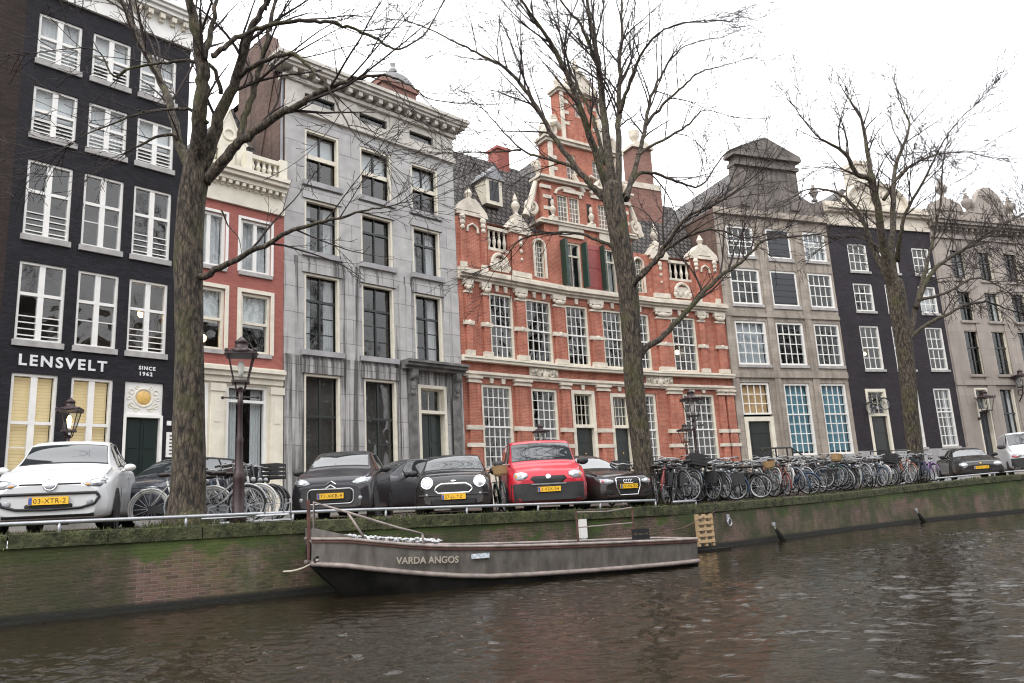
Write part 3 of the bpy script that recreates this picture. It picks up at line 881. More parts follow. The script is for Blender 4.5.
def end_panel(sgm, a, b):
    """brick panel with two pilasters under a little curved pediment"""
    mb = MB(sgm); mb.box(a, b, -.02, .5, 11.65, 14.1)
    for u in (a + .22, b - .22): mb.box(u - .14, u + .14, -.1, -.021, 11.7, 13.4)
    o = mb.build('parapet_panel', M['brick_red'], hD)
    mb = MB(sgm)
    for u in (a + .22, b - .22):
        mb.box(u - .17, u + .17, -.12, -.022, 11.65, 11.9)
        for z, r in ((13.5, .12), (13.72, .15), (13.95, .18)): mb.ball((u, -.1, z), r, .1, r * .9, 8, 5)
        mb.cut()
    n = 9; w = (b - a) / 2; um = (a + b) / 2
    mb.box(a - .05, b + .05, -.12, .52, 14.1, 14.26)
    mb.cut(); mb.prism([(a - .1, 14.261), (b + .1, 14.261), (b + .02, 14.42), (um + .25, 14.95), (um - .25, 14.95), (a - .02, 14.42)], -.08, .5); mb.prism([(um - .45, 14.3), (um + .45, 14.3), (um, 14.7)], -.13, -.081); mb.cut()
    mb.tube([(um - .3, -.06, 13.35), (um - .26, -.06, 13.6), (um, -.06, 13.75), (um + .26, -.06, 13.6), (um + .3, -.06, 13.35)], .06, 6)
    mb.cut(); mb.lathe([(.17, 0), (.1, .1), (.2, .3), (.12, .45), (.05, .62)], (um, .15, 14.951), 10)
    mb.build_each('panel_ornament', M['cream_stone'], o)


def bal_bay(sgm, a, b):
    baluster_row(sgm, hD, a, b, 12.72, 13.85, 4, .1, 'cream_stone')
    mb = MB(sgm); mb.box(a - .05, b + .05, -.02, .4, 11.65, 12.7); o = mb.build('parapet_panel', M['brick_red'], hD)
    mb = MB(sgm); um = (a + b) / 2
    mb.box(um - .5, um + .5, -.1, -.021, 11.75, 12.35); mb.torus((um, -.08, 12.1), .45, .09, 14, 6, a0=0, a1=math.pi)
    for k in range(7): mb.ball((um - .5 + k / 6, -.1, 11.95 + .12 * (k % 2)), .13, .06, .14, 8, 5)
    mb.build('parapet_carving', M['cream_stone'], o)


def finial_pier(sgm, a, b):
    mb = MB(sgm); mb.box(a, b, -.12, .5, 11.65, 13.9); o = mb.build('parapet_panel', M['brick_red'], hD)
    mb = MB(sgm); um = (a + b) / 2; w = (b - a) / 2
    mb.box(a - .06, b + .06, -.2, .52, 13.75, 13.95); mb.box(a - .02, b + .02, -.16, .5, 11.65, 11.9)
    mb.cut(); mb.prism([(a - .2, 13.951), (b + .2, 13.951), (b + .08, 14.12), (um + .24, 14.55), (um - .24, 14.55), (a - .08, 14.12)], -.16, .4)
    mb.box(um - .22, um + .22, -.1, .3, 14.551, 14.72)
    mb.lathe([(.2, 0), (.09, .12), (.1, .2), (.2, .42), (.21, .56), (.1, .72), (.13, .8), (.06, 1.0), (.02, 1.12)], (um, .1, 14.72), 10); mb.cut()
    for z, r in ((13.5, .13), (13.25, .1), (12.9, .08), (12.5, .06)): mb.ball((um, -.15, z), r, .07, r * 1.3, 8, 5); mb.cut()
    mb.build_each('panel_ornament', M['cream_stone'], o)


end_panel(D1, .1, 1.68); bal_bay(D1, 1.75, 2.95); finial_pier(D1, 3.05, 4.15)
end_panel(D3, 3.15, 4.9); bal_bay(D3, 1.5, 3.0); finial_pier(D3, .35, 1.35)
# the gable rises over the middle
c0 = 1.9
GB = Seg(p2[0], p2[1], R(33.5 - 39.8))
def gab(h0, h1, hw, win=()):
    mb = MB(GB); wall(mb, c0 - hw, c0 + hw, h0, h1, list(win)); mb.box(c0 - hw, c0 + hw, .3, .7, h0, h1)
    mb.poly([(c0 - hw, .3, h0), (c0 - hw, 0, h0), (c0 - hw, 0, h1), (c0 - hw, .3, h1)]); mb.poly([(c0 + hw, 0, h0), (c0 + hw, .3, h0), (c0 + hw, .3, h1), (c0 + hw, 0, h1)])
    return mb
wg = [(.02, .68, 14.97, 16.38), (.74, 1.4, 14.97, 16.38), (2.6, 3.3, 14.97, 16.3)]
o = gab(14.0, 17.0, 2.8, wg).build('gable', M['brick_red'], hD)
for w_ in wg: window(GB, hD, *w_, nc=3, nr=5, fr=.05, bar=.03, mat='cream', backing=('blind', 'shutter_dark') if w_[0] < .1 else None)
wg2 = [(.75, 1.35, 17.35, 18.7), (2.45, 3.05, 17.35, 18.7)]
gab(17.0, 19.5, 2.3, wg2).build('gable', M['brick_red'], hD)
for w_ in wg2: window(GB, hD, *w_, nc=2, nr=4, fr=.05, bar=.03, mat='cream', backing=('blind', 'shutter_dark'))
wg3 = [(1.58, 2.22, 20.95, 21.95)]
gab(19.5, 22.25, 1.32, wg3).build('gable', M['brick_red'], hD)
window(GB, hD, *wg3[0], nc=2, nr=3, fr=.06, mat='cream')
mb = MB(GB)
mb.box(c0 - 3.15, c0 + 3.15, -.14, .72, 14.72, 14.86); mb.box(c0 - 3.05, c0 + 3.05, -.2, .7, 14.86, 14.94); mb.cut()
mb.box(c0 - 2.92, c0 + 2.92, -.16, .72, 16.95, 17.06); mb.box(c0 - 3.02, c0 + 3.02, -.28, .74, 17.06, 17.18); mb.cut()
mb.box(c0 - 2.45, c0 + 2.45, -.16, .72, 19.15, 19.3); mb.box(c0 - 2.55, c0 + 2.55, -.26, .74, 19.3, 19.43); mb.cut()
mb.box(c0 - 1.42, c0 + 1.42, -.12, .72, 22.15, 22.27); mb.box(c0 - 1.52, c0 + 1.52, -.24, .74, 22.27, 22.41)
mb.build_each('gable_cornice', M['cream_stone'], hD)
mb = MB(GB)
for h_, hw_ in ((15.55, 2.75), (16.15, 2.75), (17.75, 2.25), (18.35, 2.25), (20.45, 1.27), (21.05, 1.27), (21.65, 1.27)):
    for (a, b) in ((-hw_, -hw_ + .5), (hw_ - .5, hw_)):
        mb.box(c0 + a, c0 + b, -.03, -.002, h_ - .09, h_ + .09); mb.cut()
mb.build_each('gable_band', M['cream_stone'], hD)
mb = MB(GB)   # pediments and scrolls
mb.prism([(c0 - .8, 22.411), (c0 + .8, 22.411), (c0 + .75, 22.9), (c0, 23.5), (c0 - .75, 22.9)], -.1, .5)
mb.tube([(c0 - .95, -.12, 22.85), (c0, -.12, 23.6), (c0 + .95, -.12, 22.85)], .09, 6)
for sx in (-1, 1):
    # scroll volutes at the foot of each stage
    for (u, z, r) in ((3.35, 15.5, .42), (2.9, 17.8, .3), (1.95, 19.95, .5), (1.65, 20.6, .26)):
        mb.torus((c0 + sx * u, .2, z), r * .72, r * .3, 16, 6); mb.ball((c0 + sx * u, .2, z), r * .4, .16, r * .4, 10, 6)
    mb.tube([(c0 + sx * 3.7, .2, 15.0), (c0 + sx * 3.3, .2, 16.0), (c0 + sx * 3.0, .2, 16.9)], [.2, .17, .12], 8)
    mb.tube([(c0 + sx * 2.5, .1, 19.45), (c0 + sx * 2.1, .1, 20.2), (c0 + sx * 1.6, .1, 20.35), (c0 + sx * 1.15, .1, 20.0)], [.2, .22, .2, .1], 8)
    mb.tube([(c0 + sx * .2, -.06, 16.75), (c0 + sx * .8, -.06, 17.55), (c0 + sx * .3, -.06, 17.75)], [.12, .14, .08], 8)
    mb.box(c0 + sx * 2.15 - .12, c0 + sx * 2.15 + .12, -.12, -.005, 17.2, 19.1); mb.box(c0 + sx * 1.2 - .1, c0 + sx * 1.2 + .1, -.1, -.005, 19.5, 22.1)
    for (u, z) in ((2.6, 16.6), (1.2, 16.6), (.55, 16.6)): mb.box(c0 + sx * u - .32, c0 + sx * u + .32, -.1, -.005, 16.55, 16.72)
    # small vases on the ledges
    for (u, z, s_) in ((1.25, 22.41, .75), (2.35, 19.43, .9), (2.85, 17.18, .9)):
        mb.lathe([(.16 * s_, 0), (.07 * s_, .15 * s_), (.22 * s_, .45 * s_), (.24 * s_, .6 * s_), (.1 * s_, .75 * s_), (.14 * s_, .85 * s_), (.03 * s_, 1.0 * s_)], (c0 + sx * u, .2, z), 10)
mb.lathe([(.15, 0), (.08, .12), (.2, .32), (.2, .45), (.1, .58), (.14, .68), (.03, .85)], (c0, .15, 23.55), 10)
# arch over the double window and stone aprons
mb.tube([(.7 - .8 * math.cos(math.pi * k / 8), -.03, 16.38 + .42 * math.sin(math.pi * k / 8)) for k in range(9)], .08, 6)
mb.box(-.05, 1.48, -.08, -.005, 14.2, 14.72); mb.box(2.5, 3.5, -.08, -.005, 14.2, 14.72)
for u in (-.4, 2.0, 4.0):
    mb.box(u - .22, u + .22, -.2, -.005, 14.94, 15.1); mb.lathe([(.12, 0), (.06, .1), (.14, .3), (.15, .42), (.06, .55), (.09, .65), (.09, .8), (.02, .9)], (u, -.12, 15.1), 8)
mb.build('gable_ornament', M['cream_stone'], hD)
mb = MB(GB)
for u in (-.4, 2.0, 4.0): mb.box(u - .15, u + .15, -.004, -.001, 15.12, 16.2); mb.cut()
mb.build_each('gable_niche', M['interior_dark'], hD)
# tiled roofs: a slope behind each balustrade, and the roof of the gable
mb = MB(D1)
def slope(sgm, u0, u1, v0, v1, h0, h1, back=4):
    mb.T = sgm; Ws = math.hypot(v1 - v0, h1 - h0)
    mb.poly([(u0, v0, h0), (u1, v0, h0), (u1, v1, h1), (u0, v1, h1)], [(0, 0), (u1 - u0, 0), (u1 - u0, Ws), (0, Ws)])
    mb.poly([(u1, v1, h1), (u1, v1 + back, h0), (u0, v1 + back, h0), (u0, v1, h1)], [(0, Ws), (0, 0), (u1 - u0, 0), (u1 - u0, Ws)])
slope(D1, 0, L1 + .7, .7, 3.6, 13.5, 19.2); slope(D2, -.5, L2 + .5, .9, 3.8, 13.5, 19.0); slope(D3, -.4, L3, .7, 3.4, 13.5, 18.6)
mb.T = D1; mb.poly([(0, .7, 13.5), (0, 3.6, 19.2), (0, 7.6, 13.5)])
mb.T = D3; mb.poly([(L3, .7, 13.5), (L3, 7.4, 13.5), (L3, 3.4, 18.6)])
mb.T = GB; hip(mb, c0 - 2.9, c0 + 2.9, .72, 7, 14.4, 20.4)
mb.build('roof', M['roof_tile'], hD)
mb = MB(D1); mb.poly([(L1 + .3, 7.9, STREET), (0, 7.9, STREET), (0, 7.9, 13.6), (L1 + .3, 7.9, 13.6)]); mb.poly([(0, 7.9, STREET), (0, .01, STREET), (0, .01, 14), (0, 7.9, 14)])
mb.T = D3; mb.poly([(L3, 7.9, STREET), (-1, 7.9, STREET), (-1, 7.9, 13.6), (L3, 7.9, 13.6)]); mb.poly([(L3, .01, STREET), (L3, 7.9, STREET), (L3, 7.9, 14), (L3, .01, 14)])
mb.build('side_wall', M['brick_side'], hD)
# dormer on the left slope
mb = MB(D1); mb.box(3.0, 4.0, 1.5, 3.2, 15.75, 17.05); dm = mb.build('dormer', M['cream'], hD)
mb = MB(D1); mb.prism([(2.85, 17.051), (4.15, 17.051), (3.5, 17.75)], 1.4, 3.6); mb.build('dormer_roof', M['lead'], dm)
mb = MB(D1); mb.box(3.22, 3.78, 1.47, 1.499, 15.95, 16.95); mb.build('dormer_window', M['shutter_dark'], dm)
# chimneys
mb = MB(D3); mb.box(1.6, 3.7, 2.6, 3.8, 17, 19.1); mb.box(1.98, 3.3, 2.7, 3.7, 19.1, 21.7); ch = mb.build('chimney', M['brick_chimney'], hD)
mb = MB(D3); mb.box(1.6, 3.7, 2.55, 3.85, 19.1, 19.45); mb.cut(); mb.box(1.85, 3.43, 2.55, 3.85, 21.701, 21.85); mb.prism([(1.95, 21.851), (3.33, 21.851), (3.05, 22.1), (2.64, 22.2), (2.23, 22.1)], 2.6, 3.8); mb.cut(); mb.lathe([(.14, 0), (.12, .2), (.3, .5), (.34, .85), (.3, .95)], (2.64, 3.3, 22.2), 10); mb.build_each('chimney_cap', M['cream_stone'], ch)
mb = MB(D1); mb.box(5.4, 6.2, 3.4, 4.2, 18.0, 20.0); mb.box(5.32, 6.28, 3.32, 4.28, 20.0, 20.15); mb.build('chimney', M['brick_pink'], hD)
for sgm, Ls in ((D1, L1), (D2, L2), (D3, L3)): rooms(sgm, hD, .15, Ls - .15, STREET, [7.0, 11.3, 14], parts=2, mat='interior_dark', v=2.2)

# ---- F: taupe stone house with tall neck gable
hF = house('stone_house', 11.735, 42.0, 21.0, 'taupe stone house with blue ground floor blinds and a pedimented neck gable')
W = 7.98
c3 = [(.6, 2.68), (3.36, 5.28), (6.02, 7.88)]
top = [(a + .1, b - .1, 14.55, 16.35) for a, b in c3]; m2_ = [(a + .05, b, 11.72, 13.82) for a, b in c3]; m3_ = [(a, b, 8.28, 10.78) for a, b in c3]
gF = [(3.38, 5.14, 3.28, 7.27), (5.92, 7.74, 3.28, 7.27)]
dF = (.5, 2.42, 2.62, 7.3)
mb = MB(S0); wall(mb, .005, W, STREET - .1, 17.4, top + m2_ + m3_ + gF + [dF])
mb.build('wall', M['taupe'], hF)
for rr, row in enumerate((top, m2_, m3_)):
    for ci, o in enumerate(row):
        if ci == 1 and rr < 2:
            window(S0, hF, *o, nc=1, nr=1, fr=.12, glass='glass_old', sill=.2)
            mb = MB(S0); mb.box(o[0] + .14, o[1] - .14, .045, .1, o[2] + .14, o[3] - .14)
            for k in range(5): mb.box(o[0] + .16, o[1] - .16, .03, .044, o[2] + .2 + k * .36, o[2] + .25 + k * .36)
            mb.build('hoist_shutter', M['shutter_dark'], hF)
        else:
            window(S0, hF, *o, nc=4, nr=3 if rr < 2 else 4, fr=.13, bar=.045, meet=.66 if rr == 1 else (.75 if rr == 2 else .5), glass='glass_old' , sill=.16,
                   backing=('net', 'curtain') if (rr, ci) in ((0, 2), (2, 0)) else None)
for o in gF: window(S0, hF, *o, nc=4, nr=7, meet=.57, fr=.12, bar=.045, backing=('blind', 'blind_blue'), blindfrac=.97, sill=.16, glass='glass_clear')
door(S0, hF, dF[0], dF[1], 2.62, 5.42, mat='dark_frame', frame='cream', fr=.24, leaves=1)
window(S0, hF, .52, 2.4, 5.55, 7.28, nc=4, nr=3, fr=.1, bar=.045, backing=('blind', 'blind_tan'), blindfrac=.99, glass='glass_clear')
mb = MB(S0)      # piers, lintels and a string course a little proud of the wall
for (a, b) in ((.01, .42), (2.8, 3.2), (5.42, 5.86)):
    mb.box(a, b, -.07, -.002, 2.6, 16.9); mb.cut()
mb.build_each('pilaster', M['taupe'], hF)
mb = MB(S0)
mb.box(.02, W - .02, -.1, -.072, 7.55, 7.9); mb.cut(); mb.box(.02, W - .02, -.09, -.073, 11.0, 11.2); mb.cut(); mb.box(.02, W - .02, -.22, -.003, 16.95, 17.2)
mb.build_each('string_course', M['taupe'], hF)
mb = MB(S0)
mb.prism([(.0, 17.401), (W, 17.401), (W, 18.5), (7.2, 18.2), (6.3, 18.6), (6.3, 20.1), (1.8, 20.1), (1.8, 18.6), (.9, 18.2), (0, 18.0)], 0, .5)
mb.box(2.0, 2.6, -.1, -.003, 17.6, 19.9); mb.box(5.5, 6.1, -.1, -.003, 17.6, 19.9)
gb_ = mb.build('gable', M['weathered'], hF)
mb = MB(S0); mb.box(1.75, 6.35, -.2, .6, 20.1, 20.3); mb.box(1.62, 6.5, -.34, .65, 20.65, 20.82); mb.box(1.9, 6.2, -.12, .55, 20.301, 20.649)
mb.prism([(1.62, 20.821), (6.5, 20.821), (6.5, 20.98), (4.05, 22.0), (1.62, 20.98)], -.3, .6)
mb.prism([(2.3, 20.95), (5.8, 20.95), (4.05, 21.7)], -.312, -.302)
mb.build('pediment', M['weathered'], gb_)
urn(S0, hF, 7.6, .2, 18.45, 1.1, 'taupe_h', 'roof_urn'); 
mb = MB(S0); hip(mb, .3, W - .3, .55, 11.5, 16.6, 21.2); mb.build('roof', M['roof_tile'], hF)
body(S0, hF, .004, W - .001, 11.5, STREET, 17.3, 'brick_side', flat=False)
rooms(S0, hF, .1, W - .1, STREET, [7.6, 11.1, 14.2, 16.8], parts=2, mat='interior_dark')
# stoop with black railing
mb = MB(S0); mb.box(.2, 2.3, -1.3, -.08, STREET, 2.6)
for k in range(5): mb.box(2.301 + k * .3, 2.6 + k * .3, -1.3, -.12, STREET, 2.38 - k * .26)
st = mb.build('stoop', M['greystone'], hF)
mb = MB(S0)
mb.tube([(.25, -1.25, 3.62), (2.3, -1.25, 3.62), (3.95, -1.25, 2.6)], .045, 6); mb.tube([(.25, -1.25, 3.1), (2.3, -1.25, 3.1)], .02, 5)
for u in (.25, 1.3, 2.02, 2.36): mb.tube([(u, -1.25, 2.5), (u, -1.25, 3.62)], .045, 6)
mb.tube([(3.9, -1.25, STREET), (3.9, -1.25, 2.62)], .04, 6)
for k in range(4):
    mb.torus((.45 + k * .25, -1.25, 3.36), .11, .015, 10, 4)
mb.build('railing', M['iron'], st)

# ---- G: charcoal house
hG = house('dark_brick_house', 19.193, 44.863, 18.8, 'charcoal painted brick house with curved cream top and a bicycle over its door')
W = 7.93
c3 = [(1.35, 2.78), (3.72, 5.1), (6.28, 7.66)]
ops = [(a, b, 14.1, 15.84) for a, b in c3] + [(a, b, 11.62, 13.35) for a, b in c3] + [(a, b, 8.1, 10.74) for a, b in c3]
gG = [(3.68, 5.0, 3.5, 6.98), (6.14, 7.48, 3.5, 6.98)]
dG = (1.08, 2.55, 2.3, 6.95)
mb = MB(S0); wall(mb, .005, W, 3.4, 16.9, ops + gG + [(dG[0], dG[1], 3.4, 6.95)]); mb.build('wall', M['brick_dark_g'], hG)
mb = MB(S0); wall(mb, .005, W, STREET - .1, 3.4, [(dG[0], dG[1], 2.3, 3.4)]); mb.box(.01, 1.0, -.06, -.002, STREET, 3.3); mb.box(2.65, W - .02, -.06, -.002, STREET, 3.3); mb.build('plinth', M['greystone'], hG)
for i, o in enumerate(ops):
    window(S0, hG, *o, nc=3, nr=3 if i < 6 else 4, meet=.5 if i >= 6 else .66, fr=.1, bar=.042, sill=.14, backing=('net', 'curtain') if i in (1, 5) else None)
for o in gG: window(S0, hG, *o, nc=3, nr=6, meet=.6, fr=.11, bar=.042, sill=.14, backing=('curtain', 'curtain'))
door(S0, hG, dG[0], dG[1], 2.3, 6.95, mat='dark_frame', frame='cream', fr=.17, leaves=1, fan=5.42, fan_nc=3, fan_nr=2)
mb = MB(S0); mb.box(1.2, 2.4, -.9, -.02, STREET, 2.3); mb.build('stoop', M['greystone'], hG)
mb = MB(S0); mb.tube([(.0, -.9, 3.3), (3.2, -.9, 3.3)], .03, 6)
for u in (0, .8, 2.6, 3.2): mb.tube([(u, -.9, STREET), (u, -.9, 3.3)], .03, 6)
mb.build('railing', M['iron'], hG)
cornice(S0, hG, 0.02, W - .02, [(16.9, 17.1, .12), (17.1, 17.75, .05), (17.75, 17.9, .3), (17.9, 18.08, .45)], 'cream_stone', ends=False)
mb = MB(S0)
arc = [(4.1 + 2.4 * math.cos(math.pi * k / 14), 18.4 + 1.5 * math.sin(math.pi * k / 14)) for k in range(15)]
mb.prism([(1.7, 18.081), (6.5, 18.081)] + arc, 0, .45); mb.box(.2, 7.7, .02, .4, 18.082, 18.5)
mb.tube([(p[0], -.05, p[1]) for p in arc], .16, 6); mb.lathe([(.5, -.1), (.45, -.02), (.05, .01)], (4.1, -.02, 19.0), 12, axis='y')
gb_ = mb.build('gable', M['cream_stone'], hG)
mb = MB(S0); mb.box(4.9, 6.1, 2.0, 3.2, 18, 22.2); mb.box(4.8, 6.2, 1.9, 3.3, 22.2, 22.45); mb.build('chimney', M['cream_stone'], hG)
mb = MB(S0); hip(mb, .2, W - .2, .46, 10, 17.9, 20.6, cut=2); mb.build('roof', M['roof_tile'], hG)
body(S0, hG, .004, W - .001, 11, STREET, 17.9, 'brick_side', flat=False)
rooms(S0, hG, .1, W - .1, STREET, [7.4, 11, 13.8, 16.7], parts=2, mat='interior_dark')

# ---- H: pale taupe stone house at the right
hH = house('stone_house', 26.711, 47.422, 19.5, 'rightmost pale taupe stone house with dark sash windows and urns on its roof')
W = 13.0
c4 = [(1.42, 2.7), (3.72, 4.98), (6.02, 7.3), (8.35, 9.6), (10.6, 11.9)]
ops = [(a, b, 13.95, 15.92) for a, b in c4] + [(a, b, 11.25, 13.17) for a, b in c4] + [(a, b, 7.83, 10.61) for a, b in c4]
gH = [(3.5, 4.72, 2.9, 6.95), (5.95, 7.2, 2.9, 6.95), (8.35, 9.6, 2.9, 6.95), (10.6, 11.9, 2.9, 6.95)]
dH = (1.42, 2.5, 1.6, 6.98)
mb = MB(S0); wall(mb, .005, W, STREET - .1, 16.9, ops + gH + [dH], reveal=.28); mb.build('wall', M['taupe_h'], hH)
for i, o in enumerate(ops + gH):
    wf = window(S0, hH, *o, nc=2, nr=(.3,) if i >= 10 else 1, fr=.05, bar=.04, mull=.05, mat='dark_frame', trans=.62, inset=.16, deep=.12, backing=('curtain', 'curtain') if i % 3 == 0 else None)
    mb = MB(S0); u0, u1, h0, h1 = o
    mb.box(u0 + .001, u0 + .05, .03, .18, h0, h1 - .002); mb.box(u1 - .10, u1 - .001, .03, .18, h0, h1 - .002); mb.box(u0 + .051, u1 - .101, .03, .18, h1 - .05, h1 - .003)
    mb.build('window_lining', M['cream'], wf)
    sm = MB(S0); sm.box(u0 - .1, u1 + .1, -.1, .02, h0 - .16, h0 - .004); sm.build('sill', M['taupe_h'], wf)
door(S0, hH, dH[0], dH[1], 1.6, 6.98, mat='shutter_dark', frame='cream', fr=.1, leaves=2, fan=5.6, inset=.24)
mb = MB(S0)
for k in range(6):
    u = .1 + k * 2.4
    mb.box(u, u + .7, -.06, -.003, STREET, 16.6); mb.cut()
mb.build_each('pilaster', M['taupe_h'], hH)
mb = MB(S0); mb.box(.01, W, -.1, -.062, 7.15, 7.45); mb.build('string_course', M['taupe_h'], hH)
cornice(S0, hH, .02, W, [(16.6, 16.85, .14), (16.85, 17.3, .07), (17.3, 17.45, .4), (17.45, 17.65, .6), (17.65, 17.78, .7)], 'taupe_h', ends=False)
dentils(S0, hH, .1, W, 17.1, 17.28, .34, 26, .2, 'taupe_h')
mb = MB(S0)
mb.box(.3, W, .3, .7, 17.7, 18.7)
mb.prism([(.9, 18.7), (3.6, 18.7), (3.4, 19.2), (2.6, 19.5), (1.9, 19.5), (1.1, 19.2)], .25, .7)
mb.prism([(4.6, 18.7), (7.6, 18.7), (7.3, 19.5), (6.9, 20.2), (6.3, 20.6), (5.7, 20.6), (5.2, 20.2), (4.8, 19.5)], .25, .7)
mb.build('parapet', M['taupe_h'], hH)
for u, h in ((2.25, 19.5), (4.3, 18.7), (8.1, 18.7), (10, 18.7)): urn(S0, hH, u, .5, h, 1.5, 'taupe_h', 'roof_urn')
mb = MB(S0); slope(S0, .2, W, .8, 4, 17.8, 20.2); mb.build('roof', M['roof_tile'], hH)
body(S0, hH, .004, W - .001, 11, STREET, 17.5, 'taupe_h')
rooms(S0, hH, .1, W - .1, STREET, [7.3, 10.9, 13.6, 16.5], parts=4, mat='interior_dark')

# a few lit lamps hanging in the rooms behind the glass
_lm = bpy.data.materials.new('lit_room_lamp'); _lm.use_nodes = True
_b = _lm.node_tree.nodes['Principled BSDF']; _b.inputs['Emission Color'].default_value = (1, .62, .25, 1); _b.inputs['Emission Strength'].default_value = 9
for hs, sgm, u, v, h, r in ((hA, S0, 3.72, .9, 8.0, .13), (hF, S0, .95, 1.0, 9.2, .11), (hF, S0, 1.9, 1.2, 9.4, .09), (hD, D3, 2.3, .9, 9.0, .12), (hC, S0, 1.2, 1.0, 15.4, .16), (hG, S0, 2.2, .8, 9.2, .10), (hB, S0, 1.1, .8, 7.4, .13), (hH, S0, 4.4, .9, 9.4, .10)):
    mb = MB(sgm); mb.ball((u, v, h), r, None, r * 1.1, 10, 6); mb.build('pendant_lamp', _lm, hs, smooth=True)
# ------------------------------------------------------------------ quay, street, water
import numpy as np
QUAY = [(-18.0, 5.2, 1.27), (-7.45, 11.75, 1.27), (-5.35, 12.95, 1.25), (-3.2, 14.45, 1.23), (.5, 17.1, 1.16), (4.32, 19.94, 1.10), (9.94, 25.42, 1.17), (14.47, 29.41, 1.32), (20.81, 33.61, 1.52), (48, 47.0, 1.6)]
qlen = [0]
for a, b in zip(QUAY[:-1], QUAY[1:]): qlen.append(qlen[-1] + math.hypot(b[0] - a[0], b[1] - a[1]))


def quay_at(s, back=0.0):
    """point on the quay edge at distance s along it, moved back onto the street; also the direction angle"""
    for k in range(len(QUAY) - 1):
        if s <= qlen[k + 1] or k == len(QUAY) - 2:
            t = (s - qlen[k]) / (qlen[k + 1] - qlen[k]); a, b = QUAY[k], QUAY[k + 1]
            an = math.atan2(b[1] - a[1], b[0] - a[0])
            return (a[0] + (b[0] - a[0]) * t - math.sin(an) * back, a[1] + (b[1] - a[1]) * t + math.cos(an) * back, a[2] + (b[2] - a[2]) * t), an


